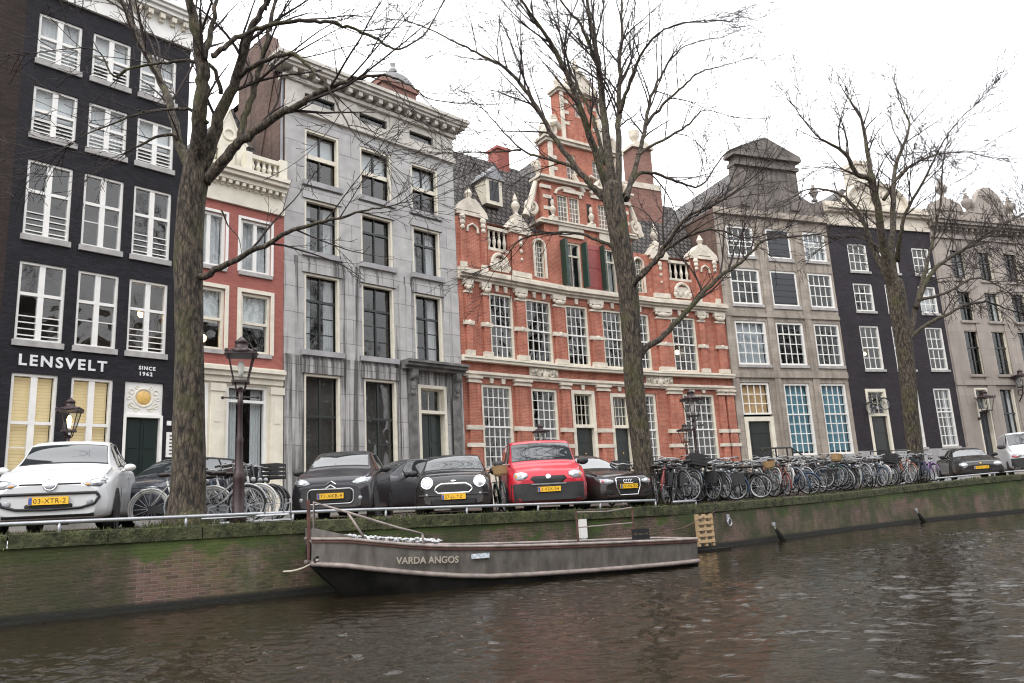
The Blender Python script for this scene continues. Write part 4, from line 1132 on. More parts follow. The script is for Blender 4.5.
def quay_wall_mat():
    m = bpy.data.materials.new('mossy_quay_brick'); m.use_nodes = True
    N, L = nt(m); b = N['Principled BSDF']; b.inputs['Roughness'].default_value = .85
    tc = N.new('ShaderNodeTexCoord')
    dn = N.new('ShaderNodeTexNoise'); dn.inputs['Scale'].default_value = 3; dn.inputs['Detail'].default_value = 3
    L.new(tc.outputs['UV'], dn.inputs['Vector'])
    dv = N.new('ShaderNodeVectorMath'); dv.operation = 'MULTIPLY_ADD'; dv.inputs[1].default_value = (.012, .012, 0)
    L.new(dn.outputs['Color'], dv.inputs[0]); L.new(tc.outputs['UV'], dv.inputs[2])
    bt = N.new('ShaderNodeTexBrick'); bt.inputs['Scale'].default_value = 1; bt.inputs['Brick Width'].default_value = .20; bt.inputs['Row Height'].default_value = .058
    bt.inputs['Mortar Size'].default_value = .007; bt.inputs['Mortar Smooth'].default_value = .3
    bt.inputs['Color1'].default_value = (.075, .043, .034, 1); bt.inputs['Color2'].default_value = (.150, .084, .065, 1); bt.inputs['Mortar'].default_value = (.165, .14, .115, 1)
    L.new(dv.outputs['Vector'], bt.inputs['Vector'])
    sp = N.new('ShaderNodeSeparateXYZ'); L.new(tc.outputs['UV'], sp.inputs[0])

    def noise(sx, sy, lx=0, det=6):
        mp = N.new('ShaderNodeMapping'); mp.inputs['Scale'].default_value = (sx, sy, 1); mp.inputs['Location'].default_value = (lx, lx * .7, 0)
        L.new(tc.outputs['UV'], mp.inputs['Vector'])
        n = N.new('ShaderNodeTexNoise'); n.inputs['Scale'].default_value = 1; n.inputs['Detail'].default_value = det; n.inputs['Roughness'].default_value = .65
        L.new(mp.outputs['Vector'], n.inputs['Vector']); return n.outputs['Fac']

    def ramp(src, p0, p1):
        c = N.new('ShaderNodeMapRange'); c.inputs['From Min'].default_value = p0; c.inputs['From Max'].default_value = p1
        L.new(src, c.inputs['Value']); return c.outputs['Result']

    def mixc(fac, a, bcol):
        x = N.new('ShaderNodeMix'); x.data_type = 'RGBA'; L.new(fac, x.inputs[0]); L.new(a, x.inputs[6])
        if isinstance(bcol, tuple): x.inputs[7].default_value = (*bcol, 1)
        else: L.new(bcol, x.inputs[7])
        return x.outputs[2]

    def math_(op, a, v):
        x = N.new('ShaderNodeMath'); x.operation = op; x.use_clamp = True; L.new(a, x.inputs[0])
        if isinstance(v, float): x.inputs[1].default_value = v
        else: L.new(v, x.inputs[1])
        return x.outputs[0]
    c = bt.outputs['Color']
    # the far stretch is patched with smoother brown render
    pf = math_('MULTIPLY', ramp(sp.outputs['X'], 25.5, 27), ramp(noise(.35, .9, 3), .35, .55))
    c = mixc(math_('MULTIPLY', pf, .8), c, (.155, .105, .084))
    c = mixc(math_('MULTIPLY', ramp(noise(.5, .7, 11), .54, .64), .8), c, (.030, .026, .021))     # black patches
    c = mixc(math_('MULTIPLY', ramp(noise(1.6, .35, 5), .56, .72), .55), c, (.19, .165, .14))    # lime run-off
    # moss, thick below the coping
    hgt = ramp(sp.outputs['Y'], .35, 1.15)
    nm = N.new('ShaderNodeMath'); nm.operation = 'MULTIPLY_ADD'; nm.inputs[1].default_value = .34; L.new(hgt, nm.inputs[0]); L.new(noise(1.3, 1.5, 21, 8), nm.inputs[2])
    c = mixc(math_('MULTIPLY', ramp(nm.outputs[0], .66, .76), .9), c, (.046, .078, .011))
    nl = math_('MULTIPLY', ramp(noise(.28, .6, 31, 7), .5, .62), ramp(noise(5, 5, 2), .35, .62))
    c = mixc(math_('MULTIPLY', nl, .75), c, (.115, .125, .034))
    lf = N.new('ShaderNodeMath'); lf.operation = 'MULTIPLY'; L.new(ramp(sp.outputs['X'], 14.1, 13.9), lf.inputs[0]); L.new(ramp(noise(.9, .5, 41, 7), .32, .52), lf.inputs[1])
    c = mixc(math_('MULTIPLY', lf.outputs[0], .8), c, (.030, .036, .010))
    l2 = N.new('ShaderNodeMath'); l2.operation = 'MULTIPLY'; L.new(ramp(sp.outputs['X'], 15.3, 15.6), l2.inputs[0]); L.new(ramp(noise(1.1, .9, 51, 7), .42, .56), l2.inputs[1])
    c = mixc(math_('MULTIPLY', l2.outputs[0], .75), c, (.030, .044, .011))
    wet = ramp(sp.outputs['Y'], .17, .10)
    c = mixc(wet, c, (.012, .012, .009))
    L.new(c, b.inputs['Base Color'])
    bp = N.new('ShaderNodeBump'); bp.inputs['Distance'].default_value = .02
    ad = N.new('ShaderNodeMath'); ad.operation = 'SUBTRACT'; L.new(noise(9, 9, 1), ad.inputs[0]); L.new(bt.outputs['Fac'], ad.inputs[1])
    L.new(ad.outputs[0], bp.inputs['Height']); L.new(bp.outputs['Normal'], b.inputs['Normal'])
    return m


M['quay'] = quay_wall_mat()
M['coping'] = pbr('mossy_coping_stone', (.014, .022, .005), .95, .5, 5, bump=.035, col2=(.085, .088, .040), detail=10)
M['moss'] = pbr('moss', (.026, .040, .009), .95, .4, 5, bump=.02, col2=(.085, .098, .026))
M['cobble'] = brick('street_clinker', (.10, .075, .065), (.15, .115, .10), (.05, .045, .04), .2, .07, .01, .85, .35, .6)
M['dirt'] = pbr('bare_earth', (.10, .085, .06), .95, .35, 3, col2=(.17, .15, .11))
M['kerb'] = pbr('kerb_stone', (.25, .24, .22), .85, .25, 3)

qw = MB()
for k in range(len(QUAY) - 1):
    (x0, y0, h0), (x1, y1, h1) = QUAY[k], QUAY[k + 1]; a, b = qlen[k], qlen[k + 1]
    qw.poly([(x0, y0, -1.5), (x1, y1, -1.5), (x1, y1, h1 - .19), (x0, y0, h0 - .19)], [(a, -1.5), (b, -1.5), (b, h1 - .19), (a, h0 - .19)])
quay = qw.build('quay_wall', M['quay'])
tag(quay, 'old brown brick canal quay wall, patched with moss and black stains, rising from the water', 'quay wall')
cp = MB(); random.seed(11)
s = 0.02
while s < qlen[-1] - 14:
    ln = random.uniform(1.1, 1.5)
    (x, y, z), an = quay_at(s); (x2, y2, z2), _ = quay_at(min(s + ln - .015, qlen[-1] - .1))
    nx, ny = -math.sin(an), math.cos(an); j = random.uniform(-.012, .012); o_ = -.035 + random.uniform(-.012, .012)
    P = [(x + nx * o_, y + ny * o_), (x2 + nx * o_, y2 + ny * o_), (x2 + nx * .38, y2 + ny * .38), (x + nx * .38, y + ny * .38)]
    zb = (z - .2, z2 - .2, z2 - .2, z - .2); zt = (z + j, z2 + j, z2 + j + .01, z + j + .01)
    B_ = [(p[0], p[1], q) for p, q in zip(P, zb)]; T_ = [(p[0], p[1], q) for p, q in zip(P, zt)]
    for q in ((0, 1), (1, 2), (2, 3), (3, 0)): cp.poly([B_[q[0]], B_[q[1]], T_[q[1]], T_[q[0]]])
    cp.poly(T_); cp.poly(B_[::-1]); s += ln
cp.build('coping', M['coping'], quay)

# the street: one sheet from the quay edge under the houses to the horizon
st = MB()
rows = []
for off, dz in ((.3, -.012), (.9, .0), (2.2, .02), (5.2, .05), (6.8, .06), (11, .1)):
    rw = []
    for k, (x, y, h) in enumerate(QUAY):
        a0 = math.atan2(QUAY[min(k + 1, len(QUAY) - 1)][1] - QUAY[max(k - 1, 0)][1], QUAY[min(k + 1, len(QUAY) - 1)][0] - QUAY[max(k - 1, 0)][0])
        zz = h + (1.33 - h) * min(1, off / 8) + dz * .3
        rw.append((x - math.sin(a0) * off, y + math.cos(a0) * off, zz))
    rows.append(rw)
rows.append([(-420 + 840 * k / (len(QUAY) - 1), 900, 1.3) for k in range(len(QUAY))])
i0 = st.pts([p for r_ in rows for p in r_]); n = len(QUAY)
for a in range(len(rows) - 1):
    for k in range(n - 1):
        q = (i0 + a * n + k, i0 + a * n + k + 1, i0 + (a + 1) * n + k + 1, i0 + (a + 1) * n + k)
        st.f.append(q); st.uv.append([(st.v[i][0], st.v[i][1]) for i in q])
tag(st.build('street', M['cobble']), 'street of dark clinker bricks along the canal', None, kind='structure')
# sidewalk with a kerb in front of the houses
for nm, segs in (('pavement', [(-22, 12.0), (-13.668, 20.927), (-8.019, 26.863), (-2.2019, 32.56), (2.604, 36.564), (7.22, 39.62), (11.735, 42.0), (19.193, 44.863), (26.711, 47.422), (39, 51.8)]),):
    pm = MB(); rr = []
    for k, (x, y) in enumerate(segs):
        a_, b_ = segs[max(k - 1, 0)], segs[min(k + 1, len(segs) - 1)]
        an = math.atan2(b_[1] - a_[1], b_[0] - a_[0]); nx, ny = math.sin(an), -math.cos(an)
        rr.append([(x + nx * 2.4, y + ny * 2.4, 1.2), (x + nx * 2.4, y + ny * 2.4, 1.47), (x + nx * 2.2, y + ny * 2.2, 1.475), (x - nx * .2, y - ny * .2, 1.49)])
    for k in range(len(rr) - 1):
        for j in range(3): pm.poly([rr[k][j], rr[k + 1][j], rr[k + 1][j + 1], rr[k][j + 1]], [(rr[k][j][0], rr[k][j][1] + j), (rr[k + 1][j][0], rr[k + 1][j][1] + j), (rr[k + 1][j + 1][0], rr[k + 1][j + 1][1] + j), (rr[k][j + 1][0], rr[k][j + 1][1] + j)])
    tag(pm.build(nm, M['kerb']), 'grey stone pavement in front of the houses', None, kind='structure')

# water: a real rippled surface, finest near the boat, flat far out
def water_mat():
    m = bpy.data.materials.new('canal_water'); m.use_nodes = True
    N, L = nt(m); b = N['Principled BSDF']
    b.inputs['Base Color'].default_value = (.015, .0115, .0065, 1); b.inputs['Roughness'].default_value = .02; b.inputs['IOR'].default_value = 1.33
    tc = N.new('ShaderNodeTexCoord'); mp = N.new('ShaderNodeMapping'); mp.inputs['Scale'].default_value = (4, 6, 1)
    L.new(tc.outputs['Object'], mp.inputs['Vector'])
    n = N.new('ShaderNodeTexNoise'); n.inputs['Scale'].default_value = 1.6; n.inputs['Detail'].default_value = 4
    L.new(mp.outputs['Vector'], n.inputs['Vector'])
    bp = N.new('ShaderNodeBump'); bp.inputs['Distance'].default_value = .012; L.new(n.outputs['Fac'], bp.inputs['Height']); L.new(bp.outputs['Normal'], b.inputs['Normal'])
    return m


M['water'] = water_mat()
rng = np.random.default_rng(4)
NR, NA = 560, 520
rr = 2.2 * np.exp(np.linspace(0, math.log(60 / 2.2), NR))
aa = np.linspace(R(-62), R(62), NA)
RR, AA = np.meshgrid(rr, aa, indexing='ij')
X, Y = RR * np.sin(AA), RR * np.cos(AA)
Z = np.zeros_like(X)
for _ in range(90):
    lam = math.exp(rng.uniform(math.log(.12), math.log(.48)))
    th = rng.normal(R(80), .7); k = 2 * math.pi / lam
    amp = .0050 * lam * rng.uniform(.5, 1.3)
    Z += amp * np.sin(k * (X * math.cos(th) + Y * math.sin(th)) + rng.uniform(0, 6.28) + .9 * np.sin(.6 * X + rng.uniform(0, 6)) + .9 * np.sin(.5 * Y + rng.uniform(0, 6)))
gust = .65 + .35 * np.sin(.55 * X + 1.1 * np.sin(.4 * Y)) * np.sin(.7 * Y + .8 * np.sin(.5 * X))
fade = np.clip((55 - RR) / 25, 0, 1)
Z *= gust * fade
V = np.stack([X, Y, Z], -1).reshape(-1, 3)
ii = (np.arange(NR - 1)[:, None] * NA + np.arange(NA - 1)[None, :]).reshape(-1)
F_ = np.stack([ii, ii + 1, ii + NA + 1, ii + NA], -1)[:, ::-1]
# flat sheets around the rippled sector
ext = []
nv = len(V)
extra = [(0, 0, -.02)]
me = bpy.data.meshes.new('water')
allV = V
me.vertices.add(len(allV)); me.vertices.foreach_set('co', allV.astype(np.float32).ravel())
me.loops.add(F_.size); me.loops.foreach_set('vertex_index', F_.astype(np.int32).ravel())
me.polygons.add(len(F_)); me.polygons.foreach_set('loop_start', np.arange(0, F_.size, 4, dtype=np.int32)); me.polygons.foreach_set('loop_total', np.full(len(F_), 4, dtype=np.int32))
me.polygons.foreach_set('use_smooth', np.ones(len(F_), dtype=bool))
me.update(calc_edges=True); me.validate()
me.materials.append(M['water'])
wo = bpy.data.objects.new('water', me); COL.objects.link(wo); tag(wo, 'dark brown rippled canal water', None, kind='structure')
wb = MB(); wb.poly([(-400, -300, -.06), (400, -300, -.06), (400, 300, -.06), (-400, 300, -.06)])
tag(wb.build('water', M['water']), 'canal water further out', None, kind='structure')

# moss and grass along the edge
gm = MB(); random.seed(21)
for i in range(5200):
    s = random.uniform(16.0, qlen[-1] - 16) if random.random() < .8 else random.uniform(8, 16)
    bk = abs(random.gauss(.35, .25))
    (x, y, z), an = quay_at(s, bk)
    dens = mnoise.noise(Vector((s * .6, bk * 2, 3)))
    if dens < -.05: continue
    h = random.uniform(.02, .075) * (1 + max(0, dens)); a = random.uniform(0, 6.28); w_ = random.uniform(.008, .02)
    lx, ly = random.uniform(-.03, .03), random.uniform(-.03, .03)
    gm.poly([(x - w_ * math.cos(a), y - w_ * math.sin(a), z - .01), (x + w_ * math.cos(a), y + w_ * math.sin(a), z - .01), (x + lx, y + ly, z + h)], [(0, 0)] * 3)
for (tx, ty, tr_) in ((-5.8, 13.9, .40), (3.28, 20.8, .38), (16.1, 32.5, .48)):      # tufts round the foot of each tree
    for i in range(420):
        a_ = random.uniform(0, 6.28); rr_ = tr_ + abs(random.gauss(0, .16)); x, y = tx + rr_ * math.cos(a_), ty + rr_ * math.sin(a_); zq = min(QUAY, key=lambda q: (q[0] - x) ** 2 + (q[1] - y) ** 2)[2] + .01
        h = random.uniform(.04, .13); w_ = random.uniform(.006, .014); b_ = random.uniform(0, 6.28)
        gm.poly([(x - w_ * math.cos(b_), y - w_ * math.sin(b_), zq - .03), (x + w_ * math.cos(b_), y + w_ * math.sin(b_), zq - .03), (x + random.uniform(-.04, .04), y + random.uniform(-.04, .04), zq + h)], [(0, 0)] * 3)
for i in range(4500):      # moss hanging over the front of the coping
    s = random.uniform(9, qlen[-1] - 16); dn_ = mnoise.noise(Vector((s * .9, 7.1, 3)))
    if dn_ < -.12: continue
    (x, y, z), an = quay_at(s, -.045 - random.uniform(0, .012)); z -= abs(random.gauss(0, .08)); h = random.uniform(.01, .035); w_ = random.uniform(.005, .014)
    cx_, sx_ = math.cos(an) * w_, math.sin(an) * w_; o_ = random.uniform(0, .03)
    gm.poly([(x - cx_, y - sx_, z), (x + math.sin(an) * o_ , y - math.cos(an) * o_, z - h), (x + cx_, y + sx_, z)], [(0, 0)] * 3)
tag(gm.build('grass', M['moss']), 'short grass and moss growing along the quay edge', 'grass', kind='stuff')
ms = MB()
for i in range(70):
    s = random.uniform(9, qlen[-1] - 18)
    (x, y, z), an = quay_at(s, random.uniform(.16, .5)); r_ = random.uniform(.04, .13)
    ms.lathe([(r_, -.03), (r_ * .8, .012), (r_ * .35, .026), (.01, .03)], (x, y, z + .0), 9)
tag(ms.build('moss', M['moss'], smooth=True), 'cushions of moss on the coping stones', 'moss', kind='stuff')

# low pipe rails on the quay edge
def rail(s0, s1, back, label, h=.2):
    (x, y, z), an = quay_at((s0 + s1) / 2, back)
    t = thing('rail', label, 'railing', (x, y, z))
    pts = []
    k = s0
    while k <= s1 + .01:
        (px, py, pz), _ = quay_at(k, back); pts.append((px - x, py - y, pz - z)); k += .9
    m_ = MB(); m_.tube([(p[0], p[1], p[2] + h) for p in pts], .03, 8); m_.build('pipe', M['steel'], t, smooth=True)
    for p in pts[1::2]:
        m_ = MB(); m_.tube([(p[0], p[1], p[2] - .05), (p[0], p[1], p[2] + h)], .025, 6); m_.build('post', M['steel'], t, smooth=True)
    return t


rail(10.3, 26.0, .22, 'long low grey pipe rail on the quay edge in front of the parked cars', .16)
rail(26.2, 27.4, .2, 'short low pipe rail on the mossy quay edge beside the wooden pallet', .1)
rail(42.45, 50.6, .22, 'low grey pipe rail on the quay edge in front of the black sports car', .16)

# ------------------------------------------------------------------ the moored barge
BA = (-2.827, 12.815); BAZ = R(23.4)
boat = thing('work_boat', 'long grey brown steel work boat moored at the quay with its name on the side', 'boat', (BA[0], BA[1], 0), BAZ)
M['hull'] = pbr('grey_brown_hull_paint', (.085, .075, .066), .55, .25, 2.6, col2=(.155, .142, .128), bump=.006, stretch=(2.2, 2.2, .7), detail=8)
M['hull_low'] = pbr('black_hull_tar', (.008, .008, .008), .85, .3, 3, spec=.15, col2=(.018, .017, .015))
M['rub'] = pbr('worn_rubbing_strake', (.20, .165, .15), .6, .25, 6, col2=(.30, .25, .23))
M['rust'] = pbr('rusty_iron', (.085, .036, .028), .7, .35, 6)
M['deck'] = pbr('boat_floor', (.07, .065, .06), .8, .3, 3)
CV = .80


def lerp_tab(tab, s):
    for (a, va), (b, vb) in zip(tab[:-1], tab[1:]):
        if s <= b: return va + (vb - va) * max(0, (s - a) / (b - a))
    return tab[-1][1]


bb = [(-1.0, .30), (-.8, .46), (-.45, .60), (0, .70), (.7, .77), (1.6, .79), (3, .80), (6.2, .79), (6.75, .72), (7.0, .64)]
zg = [(-1.0, .95), (-.4, .92), (0, .86), (.8, .75), (1.5, .69), (2.6, .63), (4.5, .565), (7.0, .50)]
zk = [(-1.0, .56), (-.4, .50), (0, .43), (.8, .31), (1.5, .22), (2.4, .145), (4.5, .10), (7.0, .09)]
wl = [(-1.0, 0.24), (-.6, .42), (-.2, .55), (.4, .66), (1.2, .72), (2.4, .75), (5, .76), (6.5, .70), (7.0, .62)]
SMAP = lambda s: -.44 + (s + 1.0) * 7.22 / 8.0
for tab in (bb, zg, zk, wl):
    tab[:] = [(SMAP(a), b) for a, b in tab]
ST = [SMAP(q) for q in (-1.0, -.9, -.8, -.65, -.45, -.2, 0, .35, .7, 1.1, 1.6, 2.2, 3, 4, 5, 6.2, 6.5, 6.75, 7.0)]
up, low, inn, rubs, gun = [], [], [], [], []
for s in ST:
    b_, g_, k_, w_ = lerp_tab(bb, s), lerp_tab(zg, s), lerp_tab(zk, s), lerp_tab(wl, s)
    up.append([(s, CV - b_, k_), (s, CV - b_ - .03, (k_ + g_) / 2), (s, CV - b_ - .05, g_)])
    rk = 1.0 if s < .2 else max(0, (1.8 - s) / 1.6)
    low.append([(s + 1.0 * rk, CV - w_ * .9, -.4), (s + .56 * rk, CV - w_ - (b_ - w_) * .35, .0), (s + .26 * rk, CV - w_ - (b_ - w_) * .75, k_ * .5), (s, CV - b_, k_)])
hm = MB()
rows = [r_ + [(p[0], 2 * CV - p[1], p[2]) for p in reversed(r_)] for r_ in up]
for sd_ in (0, 1):
    f = lambda p: p if sd_ == 0 else (p[0], 2 * CV - p[1], p[2])
    hm.grid([[f(p) for p in r_] for r_ in up], flip=sd_ == 1)
e = up[-1]; hm.poly([(p[0], p[1], p[2]) for p in e] + [(p[0], 2 * CV - p[1], p[2]) for p in reversed(e)])
hull = hm.build('hull', M['hull'], boat, smooth=False)
hm = MB()
for sd_ in (0, 1):
    f = lambda p: p if sd_ == 0 else (p[0], 2 * CV - p[1], p[2])
    hm.grid([[f(p) for p in r_] for r_ in low], flip=sd_ == 1)
e = low[-1]; hm.poly([(p[0], p[1], p[2]) for p in e] + [(p[0], 2 * CV - p[1], p[2]) for p in reversed(e)])
hm.build('hull_bottom', M['hull_low'], boat)
hm = MB()
ins = [[(s, CV - lerp_tab(bb, s) + .04, lerp_tab(zg, s) - .005), (s, CV - lerp_tab(bb, s) + .08, .12), (s, CV, .1), (s, CV + lerp_tab(bb, s) - .08, .12), (s, CV + lerp_tab(bb, s) - .04, lerp_tab(zg, s) - .005)] for s in ST[8:-1]]
hm.grid(ins, flip=True); hm.build('hold_floor', M['deck'], boat)
# foredeck
hm = MB(); hm.grid([[(s, CV - lerp_tab(bb, s) + .02, lerp_tab(zg, s) - .06), (s, CV, lerp_tab(zg, s) - .02), (s, CV + lerp_tab(bb, s) - .02, lerp_tab(zg, s) - .06)] for s in ST[:10]]); hm.build('foredeck', M['hull'], boat)
for nm, tab, dz, r_, mt in (('rubbing_strake', zk, 0, .042, 'rub'), ('gunwale', zg, 0, .027, 'rub')):
    m_ = MB()
    path = [(s, CV - lerp_tab(bb, s) - (.015 if nm[0] == 'r' else .05), lerp_tab(tab, s)) for s in ST]
    path += [(p[0], 2 * CV - p[1], p[2]) for p in reversed(path)]
    m_.tube(path, r_, 6); m_.build(nm, M[mt], boat, smooth=True)
m_ = MB(); m_.tube([(s, CV - lerp_tab(bb, s) - .055, lerp_tab(zg, s) - .045) for s in ST], .018, 5); m_.build('red_trim', M['rust'], boat)
# bow bulwark, railings
for sd_ in (0, 1):
    m_ = MB(); f = (lambda p: p) if sd_ == 0 else (lambda p: (p[0], 2 * CV - p[1], p[2]))
    m_.grid([[f((s, CV - lerp_tab(bb, s) - .045, lerp_tab(zg, s))), f((s + .0, CV - lerp_tab(bb, s) - .05, lerp_tab(zg, s) + max(.012, .30 * (0.35 - s) / 1.35)))] for s in ST[:8]], flip=sd_ == 1)
    m_.build('bulwark', M['hull'], boat)
for sd_ in (0,):
    f = (lambda s, z: (s, CV - lerp_tab(bb, s) * .92, z)) if sd_ == 0 else (lambda s, z: (s, CV + lerp_tab(bb, s) * .92, z))
    m_ = MB(); m_.tube([f(-.40, .9), f(-.40, 1.53), f(.1, 1.34), f(.9, 1.05), f(1.3, .93)], .022, 6); m_.tube([f(.4, .85), f(.1, 1.34)], .02, 6); m_.tube([f(1.3, .93), f(1.35, .69)], .02, 6)
    m_.build('bow_rail', M['rub'], boat, smooth=True)
m_ = MB(); m_.tube([(-.43, CV, .6), (-.44, CV, 1.58)], .03, 6); m_.build('stem_post', M['rust'], boat)
m_ = MB(); m_.torus((-.36, CV - .40, .62), .05, .015, 12, 5); m_.build('mooring_ring', M['iron'], boat)
# stern rail and box
for s in (4.9, 6.2):
    m_ = MB(); m_.tube([(s, 2 * CV - .15, .5), (s, 2 * CV - .15, 1.15)], .02, 6); m_.build('stern_post', M['rust'], boat)
m_ = MB(); m_.tube([(4.9, 2 * CV - .15, 1.12), (5.6, 2 * CV - .15, 1.1), (6.2, 2 * CV - .15, 1.15)], .013, 5); m_.tube([(4.9, 2 * CV - .15, .82), (6.2, 2 * CV - .15, .84)], .013, 5); m_.build('stern_rail', M['rub'], boat)
m_ = MB(); m_.tube([(6.79, .8, -.2), (6.80, .8, .33)], .03, 6); m_.box(6.79, 7.05, .77, .83, -.25, .25); m_.build('rudder', M['rub'], boat)
M['faded_letter'] = pbr('faded_lettering', (.36, .32, .26), .6, .2, 12)
name_o = lettering('boat_name', 'VARDA ANGOS', .150, M['faded_letter'], (.82, CV - .842, .485), (R(93), R(3.0), R(-.8)), boat, .004, 1.0, bold=.003)
m_ = MB(); m_.box(2.1, 2.42, -.075, -.06, .47, .55); m_.build('registration_sticker', pbr('sticker_blue_white', (.25, .42, .62), .5, .4, 30, col2=(.8, .8, .8)), boat)

# a bundle of white netting lying along the foredeck
M['net_white'] = pbr('white_netting', (.62, .63, .64), .85, .3, 30, bump=.02)
nm_ = MB(); random.seed(5)
for k in range(170):
    s = .05 + 1.6 * k / 169
    nm_.ball((s + random.uniform(-.03, .03), .25 + random.uniform(-.06, .06), .02 + random.uniform(-.02, .04)), random.uniform(.02, .05), None, random.uniform(.012, .028), 6, 4)
o = nm_.build('rope_bundle', M['net_white'])
o.location = (BA[0], BA[1], .93); o.rotation_euler = (0, R(6.2), BAZ)
tag(o, 'bundle of white netting laid along the foredeck of the work boat', 'netting')
ln = MB(); pts = []
(qx, qy, qz), _ = quay_at(16.36, -.02)
bow = Matrix.Rotation(BAZ, 4, 'Z') @ Vector((-.36, CV - .42, .62)) + Vector((BA[0], BA[1], 0))
for k in range(9):
    t = k / 8; pts.append((bow.x + (qx - bow.x) * t, bow.y + (qy - bow.y) * t, .62 + (.42 - .62) * t - .05 * math.sin(math.pi * t)))
ln.tube(pts, .014, 5); tag(ln.build('mooring_rope', M['cream_stone']), 'thin mooring rope from the bow of the boat to the quay wall', 'rope')
ln = MB(); a_ = Matrix.Rotation(BAZ, 4, 'Z') @ Vector((6.3, 1.4, .55)) + Vector((BA[0], BA[1], 0)); (qx, qy, qz), _ = quay_at(27.66)
(mx_, my_, mz_), _ = quay_at(27.66, -.06)
ln.tube([(a_.x, a_.y, .55), ((a_.x * .5 + mx_ * .5), (a_.y * .5 + my_ * .5), .62), (mx_, my_, .95), (qx, qy, qz + .03)], .009, 5)
tag(ln.build('mooring_rope', M['rust']), 'mooring rope from the stern of the boat up over the quay edge', 'rope')
# crate on the stern
cr_ = thing('crate', 'small black slatted crate standing in the stern of the work boat', 'crate', tuple(Matrix.Rotation(BAZ, 4, 'Z') @ Vector((6.2, 1.2, .12)) + Vector((BA[0], BA[1], 0))), BAZ)
cr_.scale = (.55, .6, .8)
m_ = MB(); m_.box(-.26, .26, -.18, .18, 0, .03)
for z in (.35, .5, .65):
    m_.box(-.26, .26, -.18, -.16, z, z + .1); m_.box(-.26, .26, .16, .18, z, z + .1); m_.box(-.26, -.24, -.16, .16, z, z + .1); m_.box(.24, .26, -.16, .16, z, z + .1)
for sx in (-.25, .23):
    for sy in (-.175, .155): m_.box(sx, sx + .02, sy, sy + .02, .031, .75)
m_.build('slat_sides', M['iron'], cr_)
# wooden pallet against the wall
M['pallet'] = pbr('pale_pallet_wood', (.40, .27, .15), .75, .25, 5, stretch=(1, 1, 8), col2=(.52, .38, .22))
(px_, py_, pz_), an = quay_at(26.75, -.24)
pal = thing('pallet', 'pale wooden pallet standing on edge against the quay wall behind the boat stern', 'pallet', (px_, py_, .16), an - R(12)); pal.scale = (.78, .8, .72)
for k in range(5):
    m_ = MB(); m_.box(-.3, .3, -.07, -.045, .06 + k * .2, .16 + k * .2); m_.build('board', M['pallet'], pal)
for u in (-.27, 0, .27):
    m_ = MB(); m_.box(u - .04, u + .04, -.044, .06, -.05, 1.0); m_.build('bearer', M['pallet'], pal)
# floating block under it
m_ = MB(); m_.box(-.5, .6, -.25, .15, -.1, .06); o = m_.build('float', M['hull_low']); o.location = (px_, py_, 0); o.rotation_euler = (0, 0, an); tag(o, 'dark floating timber at the foot of the wooden pallet', 'float')
# white post fixed to the wall, rubber fenders on the wall
(px_, py_, pz_), an = quay_at(22.99, -.06); 
m_ = MB(); m_.box(-.09, .09, -.04, .04, .55, .95); m_.box(-.06, .06, -.03, .03, .40, .549); o = m_.build('depth_gauge', M['white']); o.location = (px_, py_, 0); o.rotation_euler = (0, 0, an)
tag(o, 'white gauge board fixed to the mossy quay wall behind the boat', 'gauge')
for s_, lab in ((30.46, 'black rubber fender leaning on the quay wall to the right of the pallet'), (40.31, 'black rubber fender hanging on the brown quay wall below the packed bicycles')):
    (px_, py_, pz_), an = quay_at(s_, -.12)
    f_ = thing('fender', lab, 'fender', (px_, py_, 0), an); f_.scale = (.55, .55, .6)
    m_ = MB(); m_.tube([(.12, -.25, -.1), (.02, -.1, .25), (-.12, 0, .55)], [.16, .13, .07], 8); m_.build('buffer', M['hull_low'], f_, smooth=True)
    m_ = MB(); m_.tube([(-.12, 0, .5), (-.18, .05, .75)], .03, 6); m_.box(-.3, -.02, .04, .1, .7, .85); m_.build('bracket', M['steel'], f_)
m_ = MB(); (px_, py_, pz_), an = quay_at(28.15, -.03); m_.torus((0, -.04, 0), .09, .02, 14, 6); m_.box(-.06, .06, -.02, .02, .02, .2); o = m_.build('mooring_ring', M['steel']); o.location = (px_, py_, .62); o.rotation_euler = (0, 0, an)
tag(o, 'iron mooring ring on the green quay wall right of the pallet', 'ring')

# ------------------------------------------------------------------ street lamps
M['lamp_iron'] = pbr('maroon_lamp_iron', (.034, .018, .019), .45, .25, 6)
M['lamp_glass'] = glass_mat('lantern_glass', (.92, .93, .93), 1.5)
M['opal'] = pbr('opal_shade', (.75, .72, .66), .5, .05, 4)
gl_ = bpy.data.materials.new('lit_bulb'); gl_.use_nodes = True
gl_.node_tree.nodes['Principled BSDF'].inputs['Emission Color'].default_value = (1, .62, .25, 1); gl_.node_tree.nodes['Principled BSDF'].inputs['Emission Strength'].default_value = 6


